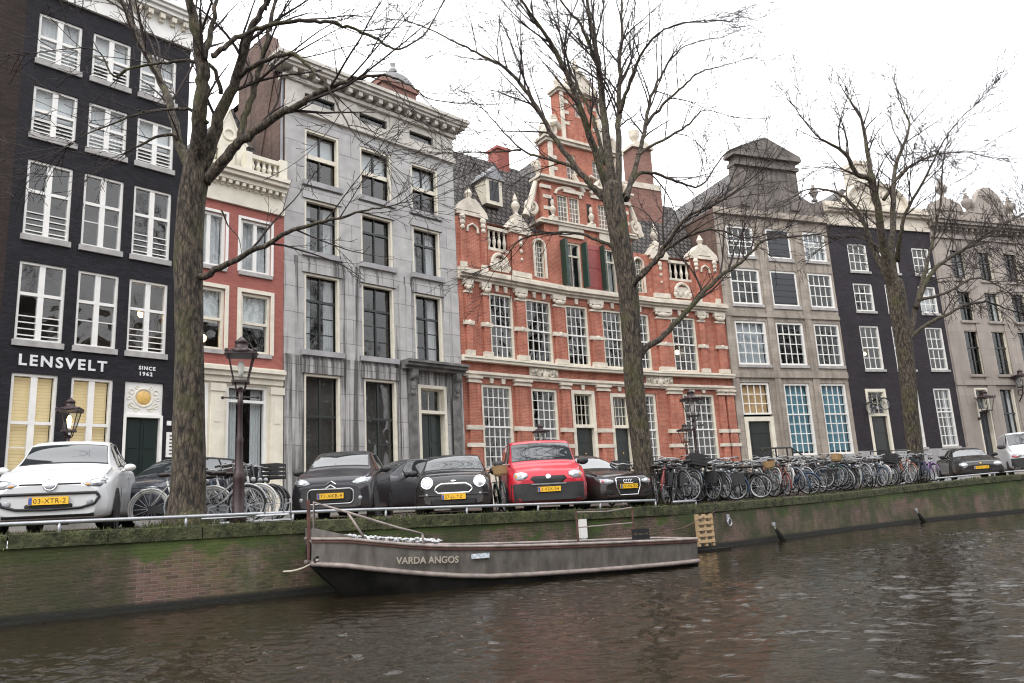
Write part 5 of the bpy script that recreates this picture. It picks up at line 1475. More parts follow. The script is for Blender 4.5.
def lantern(t, z, lit=False, sc=1.0, x=0, y=0):
    """tapered four-sided lantern with a crown roof; z = bottom of the glass"""
    f = MB(); b, tp, h = .15 * sc, .27 * sc, .52 * sc
    for sx in (-1, 1):
        for sy in (-1, 1):
            f.tube([(x + sx * b * .9, y + sy * b * .9, z), (x + sx * tp * .9, y + sy * tp * .9, z + h)], .016 * sc, 5)
    f.box(x - b - .02, x + b + .02, y - b - .02, y + b + .02, z - .05 * sc, z)
    f.box(x - tp - .03, x + tp + .03, y - tp - .03, y + tp + .03, z + h, z + h + .035)
    for sx in (-1, 1):      # little crenels along the rim
        for k in range(5):
            q = -tp + 2 * tp * k / 4
            f.ball((x + sx * (tp + .01), y + q, z + h + .07 * sc), .035 * sc, None, .045 * sc, 6, 4); f.ball((x + q, y + sx * (tp + .01), z + h + .07 * sc), .035 * sc, None, .045 * sc, 6, 4)
    lf = f.build('lantern_frame', M['lamp_iron'], t)
    f = MB(); f.lathe([(tp * 1.3, 0), (tp * .95, .07 * sc), (tp * .5, .12 * sc), (tp * .45, .22 * sc), (tp * .55, .24 * sc), (tp * .3, .30 * sc), (.02, .36 * sc)], (x, y, z + h + .036), 12, sq=False); f.build('lantern_roof', M['lamp_iron'], lf, smooth=True)
    g_ = MB()
    for (sx0, sy0), (sx1, sy1) in (((-1, -1), (1, -1)), ((1, -1), (1, 1)), ((1, 1), (-1, 1)), ((-1, 1), (-1, -1))):
        g_.poly([(x + sx0 * b * .9, y + sy0 * b * .9, z), (x + sx1 * b * .9, y + sy1 * b * .9, z), (x + sx1 * tp * .9, y + sy1 * tp * .9, z + h), (x + sx0 * tp * .9, y + sy0 * tp * .9, z + h)])
    g_.build('lantern_glass', M['lamp_glass'], lf)
    f = MB(); f.lathe([(.03, 0), (.045, .1), (.06, .22), (.03, .3)], (x, y, z + .06), 8); f.build('lamp_bulb', gl_ if lit else M['opal'], lf, smooth=True)


def street_lamp(x, y, z0, label, lit=False, rz=.3, group='old style street lamps'):
    t = thing('street_lamp', label, 'street lamp', (x, y, z0), rz, group)
    H = 4.68 - z0
    zb = H - .92
    p = MB(); p.lathe([(.14, 0), (.14, .12), (.105, .18), (.095, .75), (.115, .8), (.075, .88), (.06, 1.4), (.07, 1.45), (.05, 1.52), (.04, zb - .45), (.06, zb - .42), (.045, zb - .35), (.04, zb - .12)], (0, 0, 0), 12); p.build('pole', M['lamp_iron'], t, smooth=True)
    p = MB(); p.tube([(-.3, 0, zb - .3), (.3, 0, zb - .3)], .016, 6); p.ball((-.3, 0, zb - .3), .03); p.ball((.3, 0, zb - .3), .03); p.build('ladder_bar', M['lamp_iron'], t)
    p = MB()
    for k in range(4):
        a = math.pi / 4 + k * math.pi / 2
        p.tube([(0, 0, zb - .22), (.1 * math.cos(a), .1 * math.sin(a), zb - .16), (.13 * math.cos(a), .13 * math.sin(a), zb - .04)], .014, 5)
    p.build('bracket', M['lamp_iron'], t)
    lantern(t, zb, lit, .88)
    return t


street_lamp(-4.91, 13.9, 1.25, 'maroon street lamp standing among the bicycles right of the left tree')
street_lamp(-11.17, 19.5, 1.45, 'street lamp with a glowing bulb in front of the black shop house', True)
street_lamp(5.42, 24.1, 1.2, 'maroon street lamp rising out of the packed bicycles before the ornate brick house')
street_lamp(.95, 32.0, 1.45, 'street lamp on the pavement behind the red van')
street_lamp(7.44, 35.0, 1.45, 'street lamp on the pavement close to the wall of the ornate brick house')
wl_ = Seg(26.711, 47.422, R(19.5), 0)
q_ = wl_(1.55, -.55, 5.55)
wt = thing('wall_lantern', 'maroon wall lantern on a bracket beside the door of the rightmost stone house', 'wall lamp', q_, R(19.5))
lantern(wt, 0, False, 1.35)
m_ = MB(); m_.tube([(0, 0, -.06), (-.1, .2, -.35), (-.15, .5, -.45)], .035, 6); m_.ball((-.15, .5, -.45), .09); m_.build('bracket', M['lamp_iron'], wt)
q_ = wl_(4.95, -.45, 7.0)
wt = thing('wall_lantern', 'dark ornamental wall lantern high up between windows at the right edge', 'wall lamp', q_, R(19.5))
lantern(wt, 0, False, 1.2)
m_ = MB(); m_.tube([(0, 0, -.06), (0, .1, -.5), (0, .4, -.9)], .04, 6); m_.torus((0, .2, -.35), .18, .03, 14, 5, plane='yz'); m_.build('bracket', M['lamp_iron'], wt)
# ------------------------------------------------------------------ parked cars
def paint(name, col, rough=.25, metal=0.0, coat=.45):
    m = bpy.data.materials.new(name); m.use_nodes = True
    N, L = nt(m); b = N['Principled BSDF']
    b.inputs['Roughness'].default_value = rough; b.inputs['Metallic'].default_value = metal
    b.inputs['Specular IOR Level'].default_value = .25; b.inputs['Coat Weight'].default_value = coat; b.inputs['Coat Roughness'].default_value = .05
    tc = N.new('ShaderNodeTexCoord'); n = N.new('ShaderNodeTexNoise'); n.inputs['Scale'].default_value = 5; n.inputs['Detail'].default_value = 6
    L.new(tc.outputs['Object'], n.inputs['Vector'])
    # road film, heavier low down
    sp = N.new('ShaderNodeSeparateXYZ'); L.new(tc.outputs['Object'], sp.inputs[0])
    mr = N.new('ShaderNodeMapRange'); mr.inputs['From Min'].default_value = .75; mr.inputs['From Max'].default_value = .2; mr.inputs['To Max'].default_value = .45
    L.new(sp.outputs['Z'], mr.inputs['Value'])
    ml = N.new('ShaderNodeMath'); ml.operation = 'MULTIPLY'; L.new(mr.outputs[0], ml.inputs[0]); L.new(n.outputs['Fac'], ml.inputs[1])
    mx = N.new('ShaderNodeMix'); mx.data_type = 'RGBA'; L.new(ml.outputs[0], mx.inputs[0]); mx.inputs[6].default_value = (*col, 1); mx.inputs[7].default_value = (.16, .14, .12, 1)
    L.new(mx.outputs[2], b.inputs['Base Color'])
    return m


M['car_glass'] = pbr('car_window_glass', (.02, .024, .026), .03, .2, 1, spec=.5, coat=.6, ior=1.6)
M['lamp_grey'] = pbr('grey_headlight_lens', (.22, .23, .25), .1, .4, 25, coat=1, metal=.4)
M['tyre'] = pbr('tyre_rubber', (.018, .018, .018), .8, .2, 10)
M['alloy'] = pbr('alloy_rim', (.42, .43, .45), .35, .15, 10, metal=.7)
M['plastic'] = pbr('black_bumper_plastic', (.022, .022, .024), .55, .2, 8)
M['chrome'] = pbr('chrome_trim', (.70, .71, .73), .15, .05, 5, metal=.9)
M['lamp_clear'] = pbr('headlight_lens', (.30, .32, .34), .08, .3, 25, coat=1, metal=.2)
M['lamp_in'] = pbr('headlight_reflector', (.50, .52, .54), .15, .15, 20, metal=.4)
M['lamp_amber'] = pbr('amber_indicator', (.55, .22, .04), .2, .1, 10)
M['lamp_red'] = pbr('red_lamp_lens', (.42, .03, .03), .15, .1, 10, coat=1)
M['plate'] = pbr('yellow_number_plate', (.80, .46, .02), .45, .06, 8)
M['plate_blue'] = pbr('plate_blue_strip', (.03, .08, .35), .45, .05, 8)
M['black'] = pbr('flat_black', (.01, .01, .011), .6, .1, 5)
M['seat_cloth'] = pbr('car_seat_cloth', (.05, .05, .055), .9, .2, 8)


def catmull(tab, y):
    """tab: list of tuples, first entry the key; smooth interpolation of all the rest"""
    k = 0
    while k < len(tab) - 2 and y > tab[k + 1][0]: k += 1
    p0, p1, p2, p3 = tab[max(k - 1, 0)], tab[k], tab[k + 1], tab[min(k + 2, len(tab) - 1)]
    h = p2[0] - p1[0]; t = (y - p1[0]) / h
    out = []
    for a0, a1, a2, a3 in zip(p0[1:], p1[1:], p2[1:], p3[1:]):
        m1 = (a2 - a0) / max(p2[0] - p0[0], 1e-6) * h; m2 = (a3 - a1) / max(p3[0] - p1[0], 1e-6) * h
        d = a2 - a1
        if m1 * d < 0: m1 = 0
        if m2 * d < 0: m2 = 0
        lim = 2.5 * abs(d); m1 = max(-lim, min(lim, m1)); m2 = max(-lim, min(lim, m2))
        t2, t3 = t * t, t ** 3
        out.append((2 * t3 - 3 * t2 + 1) * a1 + (t3 - 2 * t2 + t) * m1 + (-2 * t3 + 3 * t2) * a2 + (t3 - t2) * m2)
    return out


class Shell:
    """car body lofted along y (front at 0). stations: y, z_low, z_belt, z_top, half width low, belt, top"""

    def __init__(s, stations, ny=56, crown=.03):
        s.tab = stations; y0, y1 = stations[0][0], stations[-1][0]
        s.ys = [y0 + (y1 - y0) * k / ny for k in range(ny + 1)]
        ex = [t[0] for t in stations if t[0] not in s.ys]
        s.ys = sorted(set(s.ys + ex))
        s.crown = crown
        s.rows = [s.section(y) for y in s.ys]

    def half(s, y):
        zl, zb, zt, wl, wb, wt = catmull(s.tab, y)
        zt = max(zt, zb + .012)
        d = zt - zb
        P = [(wl * .80, zl), (wl * .97, zl + .04), (wl, zl + .13), (max(wl, wb) * 1.012, zl + (zb - zl) * .55), (wb * 1.005, zb - .07 * min(1, (zb - zl) * 2)), (wb * .975, zb)]
        # six points up the side window, then six across the roof / bonnet
        for t in (.12, .5, .88): P.append((wb * .955 + (wt - wb * .955) * t, zb + d * .93 * t))
        for t, q in ((1.0, .97), (.92, 1.0)): P.append((wt * t, zb + d * q))
        for t in (.7, .4, .0): P.append((wt * t, zt + s.crown * (1 - t * t)))
        return P

    def section(s, y):
        h = s.half(y)
        return [(-x, y, z) for x, z in h] + [(x, y, z) for x, z in reversed(h[:-1])]

    N = 14  # points on one half

    def body(s, name, mat, par):
        mb = MB(); mb.grid(s.rows)
        mb.poly(s.rows[0][::-1]); mb.poly(s.rows[-1])
        n = len(s.rows[0])
        for a in range(len(s.rows) - 1):   # floor
            mb.poly([s.rows[a][0], s.rows[a][n - 1], s.rows[a + 1][n - 1], s.rows[a + 1][0]])
        o = mb.build(name, mat, par, smooth=True)
        for p in o.data.polygons:
            if len(p.vertices) > 4: p.use_smooth = False
        return o

    def panel(s, y0, y1, j0, j1, off, name, mat, par, slant0=0, slant1=0, mirror=False):
        if name in ('windscreen', 'side_window'):      # black rubber seal round the glass
            e = .22 if j1 > j0 else -.22
            s.panel(y0 - .03, y1 + .03, j0 - e, j1 + e, off * .5, 'window_seal', M['black'], par, slant0, slant1)
        """a glass panel lying off metres proud of the body between rings j0..j1 (fractions allowed)"""
        rows = []
        nY = 14
        js = [j0 + (j1 - j0) * k / max(2, int(abs(j1 - j0) * 2)) for k in range(max(2, int(abs(j1 - j0) * 2)) + 1)]
        for k in range(nY + 1):
            t = k / nY; r_ = []
            for j in js:
                q = (j - j0) / (j1 - j0)
                y = (y0 + slant0 * q) * (1 - t) + (y1 + slant1 * q) * t
                sec = s.section(y); a = int(min(j, len(sec) - 2)); f = j - a
                p = Vector(sec[a]).lerp(Vector(sec[a + 1]), f)
                r_.append(p)
            rows.append(r_)
        # push out along the panel normals
        R_ = [[p.copy() for p in r_] for r_ in rows]
        for a in range(len(rows)):
            for b in range(len(js)):
                da = rows[min(a + 1, len(rows) - 1)][b] - rows[max(a - 1, 0)][b]; db = rows[a][min(b + 1, len(js) - 1)] - rows[a][max(b - 1, 0)]
                nn = db.cross(da)
                if nn.length > 1e-9:
                    nn.normalize()
                    R_[a][b] = rows[a][b] - nn * off if nn.dot(Vector((rows[a][b].x, 0, rows[a][b].z - .4))) < 0 else rows[a][b] + nn * off
        mb = MB(); mb.grid(R_)
        return mb.build(name, mat, par, smooth=True)


def wheel(par, x, y, r, w=.2, style=0):
    sg = 1 if x > 0 else -1
    mb = MB(); mb.lathe([(r * .62, -w / 2), (r * .93, -w / 2), (r, -w * .3), (r, w * .3), (r * .93, w / 2), (r * .62, w / 2)], (x, y, r), 24, axis='x')
    o = mb.build('wheel', M['tyre'], par, smooth=False)
    mb = MB(); xf = x + sg * (w / 2 - .03)
    mb.lathe([(r * .64, -.01), (r * .60, .012), (r * .55, -.01)], (xf, y, r), 24, axis='x')
    for k in range(7):
        a = 2 * math.pi * k / 7
        mb.tube([(xf, y + .04 * math.cos(a), r + .04 * math.sin(a)), (xf, y + r * .58 * math.cos(a), r + r * .58 * math.sin(a))], .022, 5)
    mb.lathe([(.05, -.02), (.045, .02), (.01, .025)], (xf, y, r), 10, axis='x')
    mb.build('rim', M['alloy'], o)
    return o


def arch(par, x, y, r, mat='black'):
    sg = 1 if x > 0 else -1
    mb = MB(); mb.lathe([(r, 0), (r, .012), (.01, .013)], (x, y, r * .86), 24, axis='x')
    return mb.build('wheel_arch', M[mat], par)


def plate(par, y, z, text, h=.11, w=.52, x=0):
    y = front_y(.2, z) - .03
    mb = MB(); mb.box(x - w / 2, x + w / 2, y - .02, y + .01, z - h / 2, z + h / 2); o = mb.build('number_plate', M['plate'], par, bevel=.004)
    mb = MB(); mb.box(x - w / 2 + .006, x - w / 2 + .05, y - .0235, y - .0205, z - h / 2 + .006, z + h / 2 - .006); mb.build('plate_strip', M['plate_blue'], o)
    lettering('plate_number', text, .098, M['black'], (x - w / 2 + .065, y - .021, z - .034), (R(90), 0, 0), o, .001, 1.08)
    return o


def mirror(par, x, y, z, mat, s=1):
    sg = 1 if x > 0 else -1
    mb = MB(); mb.ball((x + sg * .1, y, z), .115 * s, .07, .075 * s, 12, 8); mb.tube([(x - sg * .05, y + .04, z - .06), (x + sg * .06, y, z - .03)], .025, 6)
    return mb.build('wing_mirror', M[mat], par, smooth=True)


def wiper(par, pts):
    mb = MB(); mb.tube(pts, .012, 5); return mb.build('wiper', M['black'], par)


def seat_line(par, sh, y0, y1, z):
    pass


def seam(par, sh, pts, r=.006, both=True):
    """a dark panel gap following (y, ring) points on both sides"""
    for mir in ((0, 1) if both else (0,)):
        path = []
        for y, j in pts:
            sec = sh.section(y); a = int(j); f = j - a
            p = Vector(sec[a]).lerp(Vector(sec[min(a + 1, len(sec) - 1)]), f)
            if mir: p.x = -p.x
            path.append((p.x * 1.001, p.y, p.z))
        mb = MB(); mb.tube(path, r, 4); mb.build('door_seam' if both else 'bonnet_seam', M['black'], par)


def car_base(name, label, loc, rz, stations, mat, wheels, r, sc=1, crown=.03):
    t = thing(name, label, 'car', loc, rz, 'cars parked along the quay')
    t.scale = (sc, sc, sc)
    sh = Shell(stations, crown=crown); CUR[0] = sh
    b = sh.body('body', mat, t)
    for j in (8.9, 17.1):      # shut line of the bonnet
        seam(t, sh, [(.16, j), (.3, j), (.5, j), (.7, j), (.86, j)], .005, False)
    nose_band(t, 'valance', stations[1][1] + .015, stations[1][1] + .055, .60, .012, 'plastic')
    for y in wheels:
        for sx in (-1, 1):
            w_ = catmull(stations, y)[3]
            arch(t, sx * (w_ * 1.003), y, r + .055)
            wheel(t, sx * (w_ - .07), y, r, .19)
    return t, sh


CUR = [None]
FRONT = {'headlight', 'reflector', 'indicator', 'fog_lamp', 'badge'}


def front_y(x, z):
    """y of the car's nose surface at (x, z)"""
    sh = CUR[0]; x = abs(x)
    y = 0.0
    while y < 1.2:
        P = sh.half(y)
        if z <= P[-1][1] and z >= P[0][1]:
            w = 0
            for (xa, za), (xb, zb) in zip(P[:-1], P[1:]):
                if za <= z <= zb and zb > za: w = max(w, xa + (xb - xa) * (z - za) / (zb - za))
            if x <= w: return y
        y += .006
    return y


def nose_shape(par, name, outline, off, mat, bulge=0.0):
    """a lens, grille or badge lying on the nose of the car"""
    n = len(outline); cx_ = sum(p[0] for p in outline) / n; cz_ = sum(p[1] for p in outline) / n
    rows = []
    for t, lift in ((.02, 1), (.35, 1), (.65, 1), (.88, 1), (1.0, .85), (1.0, -.8)):
        row = []
        for x, z in outline:
            px, pz = cx_ + (x - cx_) * t, cz_ + (z - cz_) * t
            row.append((px, front_y(px, pz) - off * lift - bulge * (1 - t * t), pz))
        rows.append(row)
    mb = MB(); mb.grid(rows, closed=True, flip=True); mb.poly(rows[0])
    return mb.build(name, M[mat], par, smooth=True)


def oval(par, name, c, rx, ry, rz, mat, n=16, m=8):
    if name in FRONT:
        off = {'headlight': .010, 'reflector': .030, 'indicator': .022, 'fog_lamp': .014, 'badge': .02}[name]
        return nose_shape(par, name, [(c[0] + rx * math.cos(2 * math.pi * k / n), c[2] + rz * math.sin(2 * math.pi * k / n)) for k in range(n)], off, mat, .02 if name == 'headlight' else .008)
    mb = MB(); mb.ball(c, rx, ry, rz, n, m); return mb.build(name, M[mat], par, smooth=True)


def ring_plate(par, name, outline, y0, y1, mat):
    return nose_shape(par, name, outline, .010 if mat != 'plastic' else .014, mat)


def nose_band(par, name, z0, z1, xm, off, mat):
    """bumper skin wrapped round the lower nose"""
    rows = []
    for k in range(5):
        z = z0 + (z1 - z0) * k / 4
        rows.append([(xm * j / 12, front_y(xm * j / 12, z) - off, z) for j in range(-12, 13)])
    mb = MB(); mb.grid(rows); return mb.build(name, M[mat], par, smooth=True)


def rrect(cx_, cz_, w, h, r, n=5):
    out = []
    for (sx, sz, a0) in ((1, 1, 0), (-1, 1, 90), (-1, -1, 180), (1, -1, 270)):
        for k in range(n + 1):
            a = R(a0 + 90 * k / n); out.append((cx_ + sx * (w / 2 - r) + r * math.cos(a), cz_ + sz * (h / 2 - r) + r * math.sin(a)))
    return out


def tube_loop(par, name, outline, y, rad, mat):
    mb = MB(); dense = []
    for p, q in zip(outline, outline[1:] + outline[:1]):
        for k in range(3): dense.append((p[0] + (q[0] - p[0]) * k / 3, p[1] + (q[1] - p[1]) * k / 3))
    pts = [(x, front_y(x, z) - .012, z) for x, z in dense]
    mb.tube(pts + pts[:2], rad, 6, cap=False); return mb.build(name, M[mat], par, smooth=True)


# ---- small white hatchback
P_white = paint('white_car_paint', (.57, .58, .59), .3)
stn = [(0, .24, .62, .66, .62, .60, .52), (.06, .20, .70, .74, .76, .72, .62), (.22, .18, .76, .83, .815, .79, .70), (.55, .18, .86, .93, .825, .81, .72), (.85, .18, .93, .98, .825, .82, .70),
       (1.05, .18, .96, 1.10, .82, .815, .63), (1.45, .18, .98, 1.40, .82, .815, .57), (1.75, .18, .99, 1.475, .82, .815, .56), (2.5, .18, 1.01, 1.485, .82, .81, .55), (3.1, .18, 1.03, 1.42, .82, .80, .53), (3.4, .22, 1.0, 1.20, .79, .76, .52), (3.54, .28, .9, 1.0, .70, .66, .5)]
up_, sh = car_base('parked_car', 'small white hatchback parked nose to the canal at the far left', (-7.40, 12.5, 1.27), R(20), stn, P_white, (.58, 2.98), .29, 1.07)
sh.panel(1.0, 1.40, 9.6, 16.4, .006, 'windscreen', M['car_glass'], up_)
for j0, j1 in ((6.15, 8.6), (19.85, 17.4)):
    sh.panel(1.22, 2.05, j0, j1, .006, 'side_window', M['car_glass'], up_, slant0=.36); sh.panel(2.12, 3.0, j0, j1, .006, 'side_window', M['car_glass'], up_, slant1=-.15)
for sx in (-1, 1):
    lm = nose_shape(up_, 'headlight', [(sx * .42, .70), (sx * .50, .655), (sx * .66, .645), (sx * .735, .70), (sx * .75, .76), (sx * .68, .79), (sx * .55, .765)], .010, 'lamp_grey', .02); oval(lm, 'reflector', (sx * .61, .10, .725), .07, .05, .045, 'lamp_in'); oval(lm, 'indicator', (sx * .50, .13, .685), .035, .05, .016, 'lamp_amber')
    oval(up_, 'fog_lamp', (sx * .53, .045, .43), .045, .03, .045, 'lamp_clear'); mirror(up_, sx * .82, 1.28, 1.0, 'white', .8)
    hb = MB(); hb.box(sx * .836 - .012, sx * .836 + .012, 1.95, 2.1, .86, .89); hb.build('door_handle', P_white, up_)
tube_loop(up_, 'bumper_trim', [(-.62, .56), (.62, .56), (.66, .50), (.60, .40), (.42, .345), (0, .33), (-.42, .345), (-.60, .40), (-.66, .50)], .035, .022, 'black')
mb = MB(); mb.tube([(x / 10, front_y(x / 10, .70) - .004, .70) for x in range(-4, 5)], .013, 5); mb.build('bonnet_gap', M['black'], up_)
bd = oval(up_, 'badge', (0, .035, .70), .085, .03, .085, 'alloy')
tube_loop(bd, 'badge_ring', [(.09 * math.cos(R(30 * k)), .70 + .09 * math.sin(R(30 * k))) for k in range(12)], .012, .012, 'chrome')
ring_plate(up_, 'air_intake', rrect(0, .385, .62, .06, .025), -.008, .03, 'black')
plate(up_, -.01, .46, '03-XTR-2')
wiper(up_, [(.35, 1.0, 1.03), (-.2, 1.03, 1.06)]); wiper(up_, [(-.2, 1.0, 1.03), (-.6, 1.05, 1.06)])
seam(up_, sh, [(1.1, 5), (1.08, 3), (1.1, 2)]); seam(up_, sh, [(2.1, 5), (2.12, 3.5), (2.1, 2)])

# ---- dark grey hatchback
P_grey = paint('dark_grey_metallic_paint', (.020, .020, .025), .3, .2)
stn = [(0, .24, .60, .66, .60, .58, .50), (.06, .20, .70, .76, .74, .72, .62), (.22, .18, .78, .86, .80, .78, .70), (.5, .18, .88, .95, .81, .80, .72), (.75, .18, .94, 1.00, .81, .81, .70),
       (.95, .18, .96, 1.12, .81, .805, .63), (1.4, .18, .98, 1.39, .81, .805, .56), (1.7, .18, .98, 1.455, .81, .805, .55), (2.5, .18, 1.0, 1.46, .81, .80, .54), (3.1, .2, 1.0, 1.36, .80, .78, .52), (3.44, .28, .9, 1.0, .70, .66, .5)]
c1, sh = car_base('parked_car', 'dark grey hatchback with a yellow plate parked behind the bow of the boat', (-3.74, 15.75, 1.21), R(2), stn, P_grey, (.58, 2.9), .29)
sh.panel(.92, 1.36, 9.6, 16.4, .006, 'windscreen', M['car_glass'], c1)
for j0, j1 in ((6.15, 8.6), (19.85, 17.4)):
    sh.panel(1.15, 2.0, j0, j1, .006, 'side_window', M['car_glass'], c1, slant0=.36); sh.panel(2.07, 2.95, j0, j1, .006, 'side_window', M['car_glass'], c1, slant1=-.2)
for sx in (-1, 1):
    lm = nose_shape(c1, 'headlight', [(sx * .40, .735), (sx * .50, .69), (sx * .66, .69), (sx * .755, .76), (sx * .76, .84), (sx * .66, .86), (sx * .52, .82)], .012, 'lamp_clear', .025); oval(lm, 'reflector', (sx * .60, .10, .77), .085, .06, .06, 'lamp_in')
    oval(c1, 'fog_lamp', (sx * .58, .06, .42), .04, .03, .04, 'lamp_clear'); mirror(c1, sx * .83, 1.22, 1.03, 'plastic')
ring_plate(c1, 'grille', rrect(0, .47, .86, .25, .07), -.012, .05, 'black'); tube_loop(c1, 'grille_surround', rrect(0, .47, .9, .29, .09), -.004, .016, 'alloy')
mb = MB()
for dz in (.02, -.05): mb.tube([(-.1, front_y(.1, .68 + dz) - .014, .68 + dz), (0, front_y(0, .745 + dz) - .014, .745 + dz), (.1, front_y(.1, .68 + dz) - .014, .68 + dz)], .018, 5)
mb.build('badge', M['chrome'], c1)
plate(c1, -.02, .48, '71-XKB-9')
wiper(c1, [(.4, .92, 1.04), (-.2, .95, 1.06)]); wiper(c1, [(-.15, .92, 1.04), (-.55, .96, 1.05)])
mb = MB()
for sx in (-1, 1): mb.box(sx * .22 - .1, sx * .22 + .1, .1, .2, .82, .83)
seam(c1, sh, [(1.0, 5), (.98, 3), (1.0, 2)])

# ---- black small car with round lamps
P_black = paint('black_car_paint', (.010, .010, .012), .18)
stn = [(0, .24, .58, .64, .64, .62, .50), (.06, .20, .68, .74, .77, .74, .62), (.2, .18, .76, .84, .83, .80, .70), (.55, .18, .86, .91, .84, .83, .72), (1.0, .18, .92, .96, .84, .84, .72),
       (1.12, .18, .93, 1.02, .84, .84, .70), (1.5, .18, .94, 1.30, .84, .835, .63), (1.75, .18, .95, 1.40, .84, .83, .60), (2.5, .18, .96, 1.41, .84, .82, .60), (3.2, .2, .96, 1.34, .83, .80, .58), (3.5, .24, .9, 1.05, .78, .74, .56), (3.62, .3, .8, .86, .7, .66, .5)]
mi, sh = car_base('parked_car', 'small black car with round headlights and an oval chrome grille', (-1.45, 17.4, 1.18), R(4), stn, P_black, (.62, 3.05), .30)
sh.panel(1.14, 1.58, 9.5, 16.5, .006, 'windscreen', M['car_glass'], mi)
for j0, j1 in ((6.15, 8.6), (19.85, 17.4)):
    sh.panel(1.35, 2.2, j0, j1, .006, 'side_window', M['car_glass'], mi, slant0=.25); sh.panel(2.27, 3.15, j0, j1, .006, 'side_window', M['car_glass'], mi, slant1=-.12)
for sx in (-1, 1):
    lm = oval(mi, 'headlight', (sx * .575, .20, .715), .125, .14, .125, 'lamp_in'); tube_loop(lm, 'headlight_ring', [(sx * .575 + .125 * math.cos(R(30 * k)), (.715 + .13 * math.sin(R(30 * k)))) for k in range(12)], .145, .014, 'chrome')
    oval(mi, 'indicator', (sx * .58, .03, .45), .035, .025, .03, 'lamp_clear'); mirror(mi, sx * .86, 1.42, 1.0, 'plastic')
tube_loop(mi, 'grille_surround', [(-.26, .68), (.26, .68), (.37, .62), (.41, .55), (.34, .48), (-.34, .48), (-.41, .55), (-.37, .62)], .01, .026, 'chrome')
ring_plate(mi, 'grille', [(.34, .49), (.39, .55), (.35, .62), (.25, .665), (-.25, .665), (-.35, .62), (-.39, .55), (-.34, .49)], -.004, .05, 'plastic')
oval(mi, 'badge', (0, .08, .745), .06, .02, .02, 'chrome')
mb = MB(); mb.tube([(x / 20, front_y(x / 20, .445) - .012, .445) for x in range(-15, 16)], .02, 6); mb.build('bumper_strip', M['plastic'], mi)
ring_plate(mi, 'air_intake', rrect(0, .3, 1.0, .13, .05), -.01, .05, 'black')
plate(mi, -.025, .40, '57-JL-TZ')
wiper(mi, [(.45, 1.1, .99), (-.08, 1.12, 1.01)]); wiper(mi, [(-.1, 1.1, .99), (-.62, 1.12, 1.0)])

# ---- red high-roofed van
P_red = paint('red_car_paint', (.46, .012, .030), .3)
stn = [(0, .25, .66, .72, .70, .68, .58), (.06, .22, .78, .86, .82, .80, .70), (.25, .2, .88, .96, .90, .87, .76), (.6, .2, 1.0, 1.07, .91, .90, .80), (.85, .2, 1.05, 1.13, .91, .90, .78),
       (1.0, .2, 1.07, 1.24, .91, .90, .76), (1.4, .2, 1.09, 1.60, .91, .90, .73), (1.62, .2, 1.1, 1.71, .91, .90, .72), (2.5, .2, 1.12, 1.75, .91, .90, .72), (4.0, .22, 1.12, 1.73, .90, .89, .72), (4.2, .3, 1.1, 1.62, .86, .84, .68)]
do, sh = car_base('parked_van', 'bright red high roofed family van parked between the black cars', (.66, 18.1, 1.15), R(5), stn, P_red, (.75, 3.55), .31)
do['category'] = 'van'
sh.panel(.96, 1.42, 9.5, 16.5, .006, 'windscreen', M['car_glass'], do)
for j0, j1 in ((6.15, 8.6), (19.85, 17.4)):
    sh.panel(1.1, 2.1, j0, j1, .006, 'side_window', M['car_glass'], do, slant0=.4); sh.panel(2.2, 3.1, j0, j1, .006, 'side_window', M['car_glass'], do)
for sx in (-1, 1):
    lm = nose_shape(do, 'headlight', [(sx * .46, .80), (sx * .58, .72), (sx * .74, .73), (sx * .80, .82), (sx * .76, .90), (sx * .60, .915), (sx * .48, .88)], .012, 'lamp_clear', .025); oval(lm, 'reflector', (sx * .57, .085, .82), .075, .04, .06, 'lamp_in'); oval(lm, 'indicator', (sx * .72, .12, .82), .045, .05, .05, 'lamp_amber')
    mirror(do, sx * .92, 1.25, 1.17, 'plastic', 1.25)
nose_band(do, 'bumper', .26, .64, .86, .014, 'plastic')
ring_plate(do, 'grille', [(-.30, .63), (.30, .63), (.42, .74), (.36, .80), (-.36, .80), (-.42, .74)], -.004, .06, 'black')
oval(do, 'badge', (0, -.01, .78), .06, .03, .06, 'chrome')
plate(do, -.045, .50, '3-VSX-54'); mb = MB(); mb.tube([(x / 10, front_y(x / 10, .615) - .02, .615) for x in range(-4, 5)], .016, 5); mb.build('grille_bar', M['alloy'], do)
wiper(do, [(.5, .95, 1.2), (-.05, .98, 1.22)]); wiper(do, [(-.1, .95, 1.2), (-.65, .98, 1.2)])
seam(do, sh, [(1.05, 5), (1.02, 3), (1.05, 2)]); seam(do, sh, [(2.15, 9), (2.15, 5), (2.15, 2)])

# ---- black saloon by the tree
P_bk2 = paint('black_brown_car_paint', (.014, .010, .011), .2)
stn = [(0, .24, .56, .62, .66, .62, .50), (.06, .20, .64, .71, .78, .74, .62), (.25, .18, .73, .80, .86, .82, .72), (.7, .18, .84, .89, .885, .86, .74), (1.2, .18, .91, .95, .885, .87, .74), (1.35, .18, .92, .99, .885, .87, .73),
       (1.95, .18, .93, 1.32, .885, .86, .60), (2.25, .18, .94, 1.41, .885, .86, .57), (3.1, .18, .95, 1.42, .885, .855, .56), (3.7, .19, .96, 1.25, .88, .85, .58), (4.1, .2, .95, 1.03, .87, .82, .66), (4.5, .26, .9, .95, .80, .76, .62)]
au, sh = car_base('parked_car', 'black saloon with a tall framed grille parked beside the middle tree', (2.62, 19.35, 1.16), R(28), stn, P_bk2, (.85, 3.6), .32, .97)
sh.panel(1.38, 2.0, 9.5, 16.5, .006, 'windscreen', M['car_glass'], au)
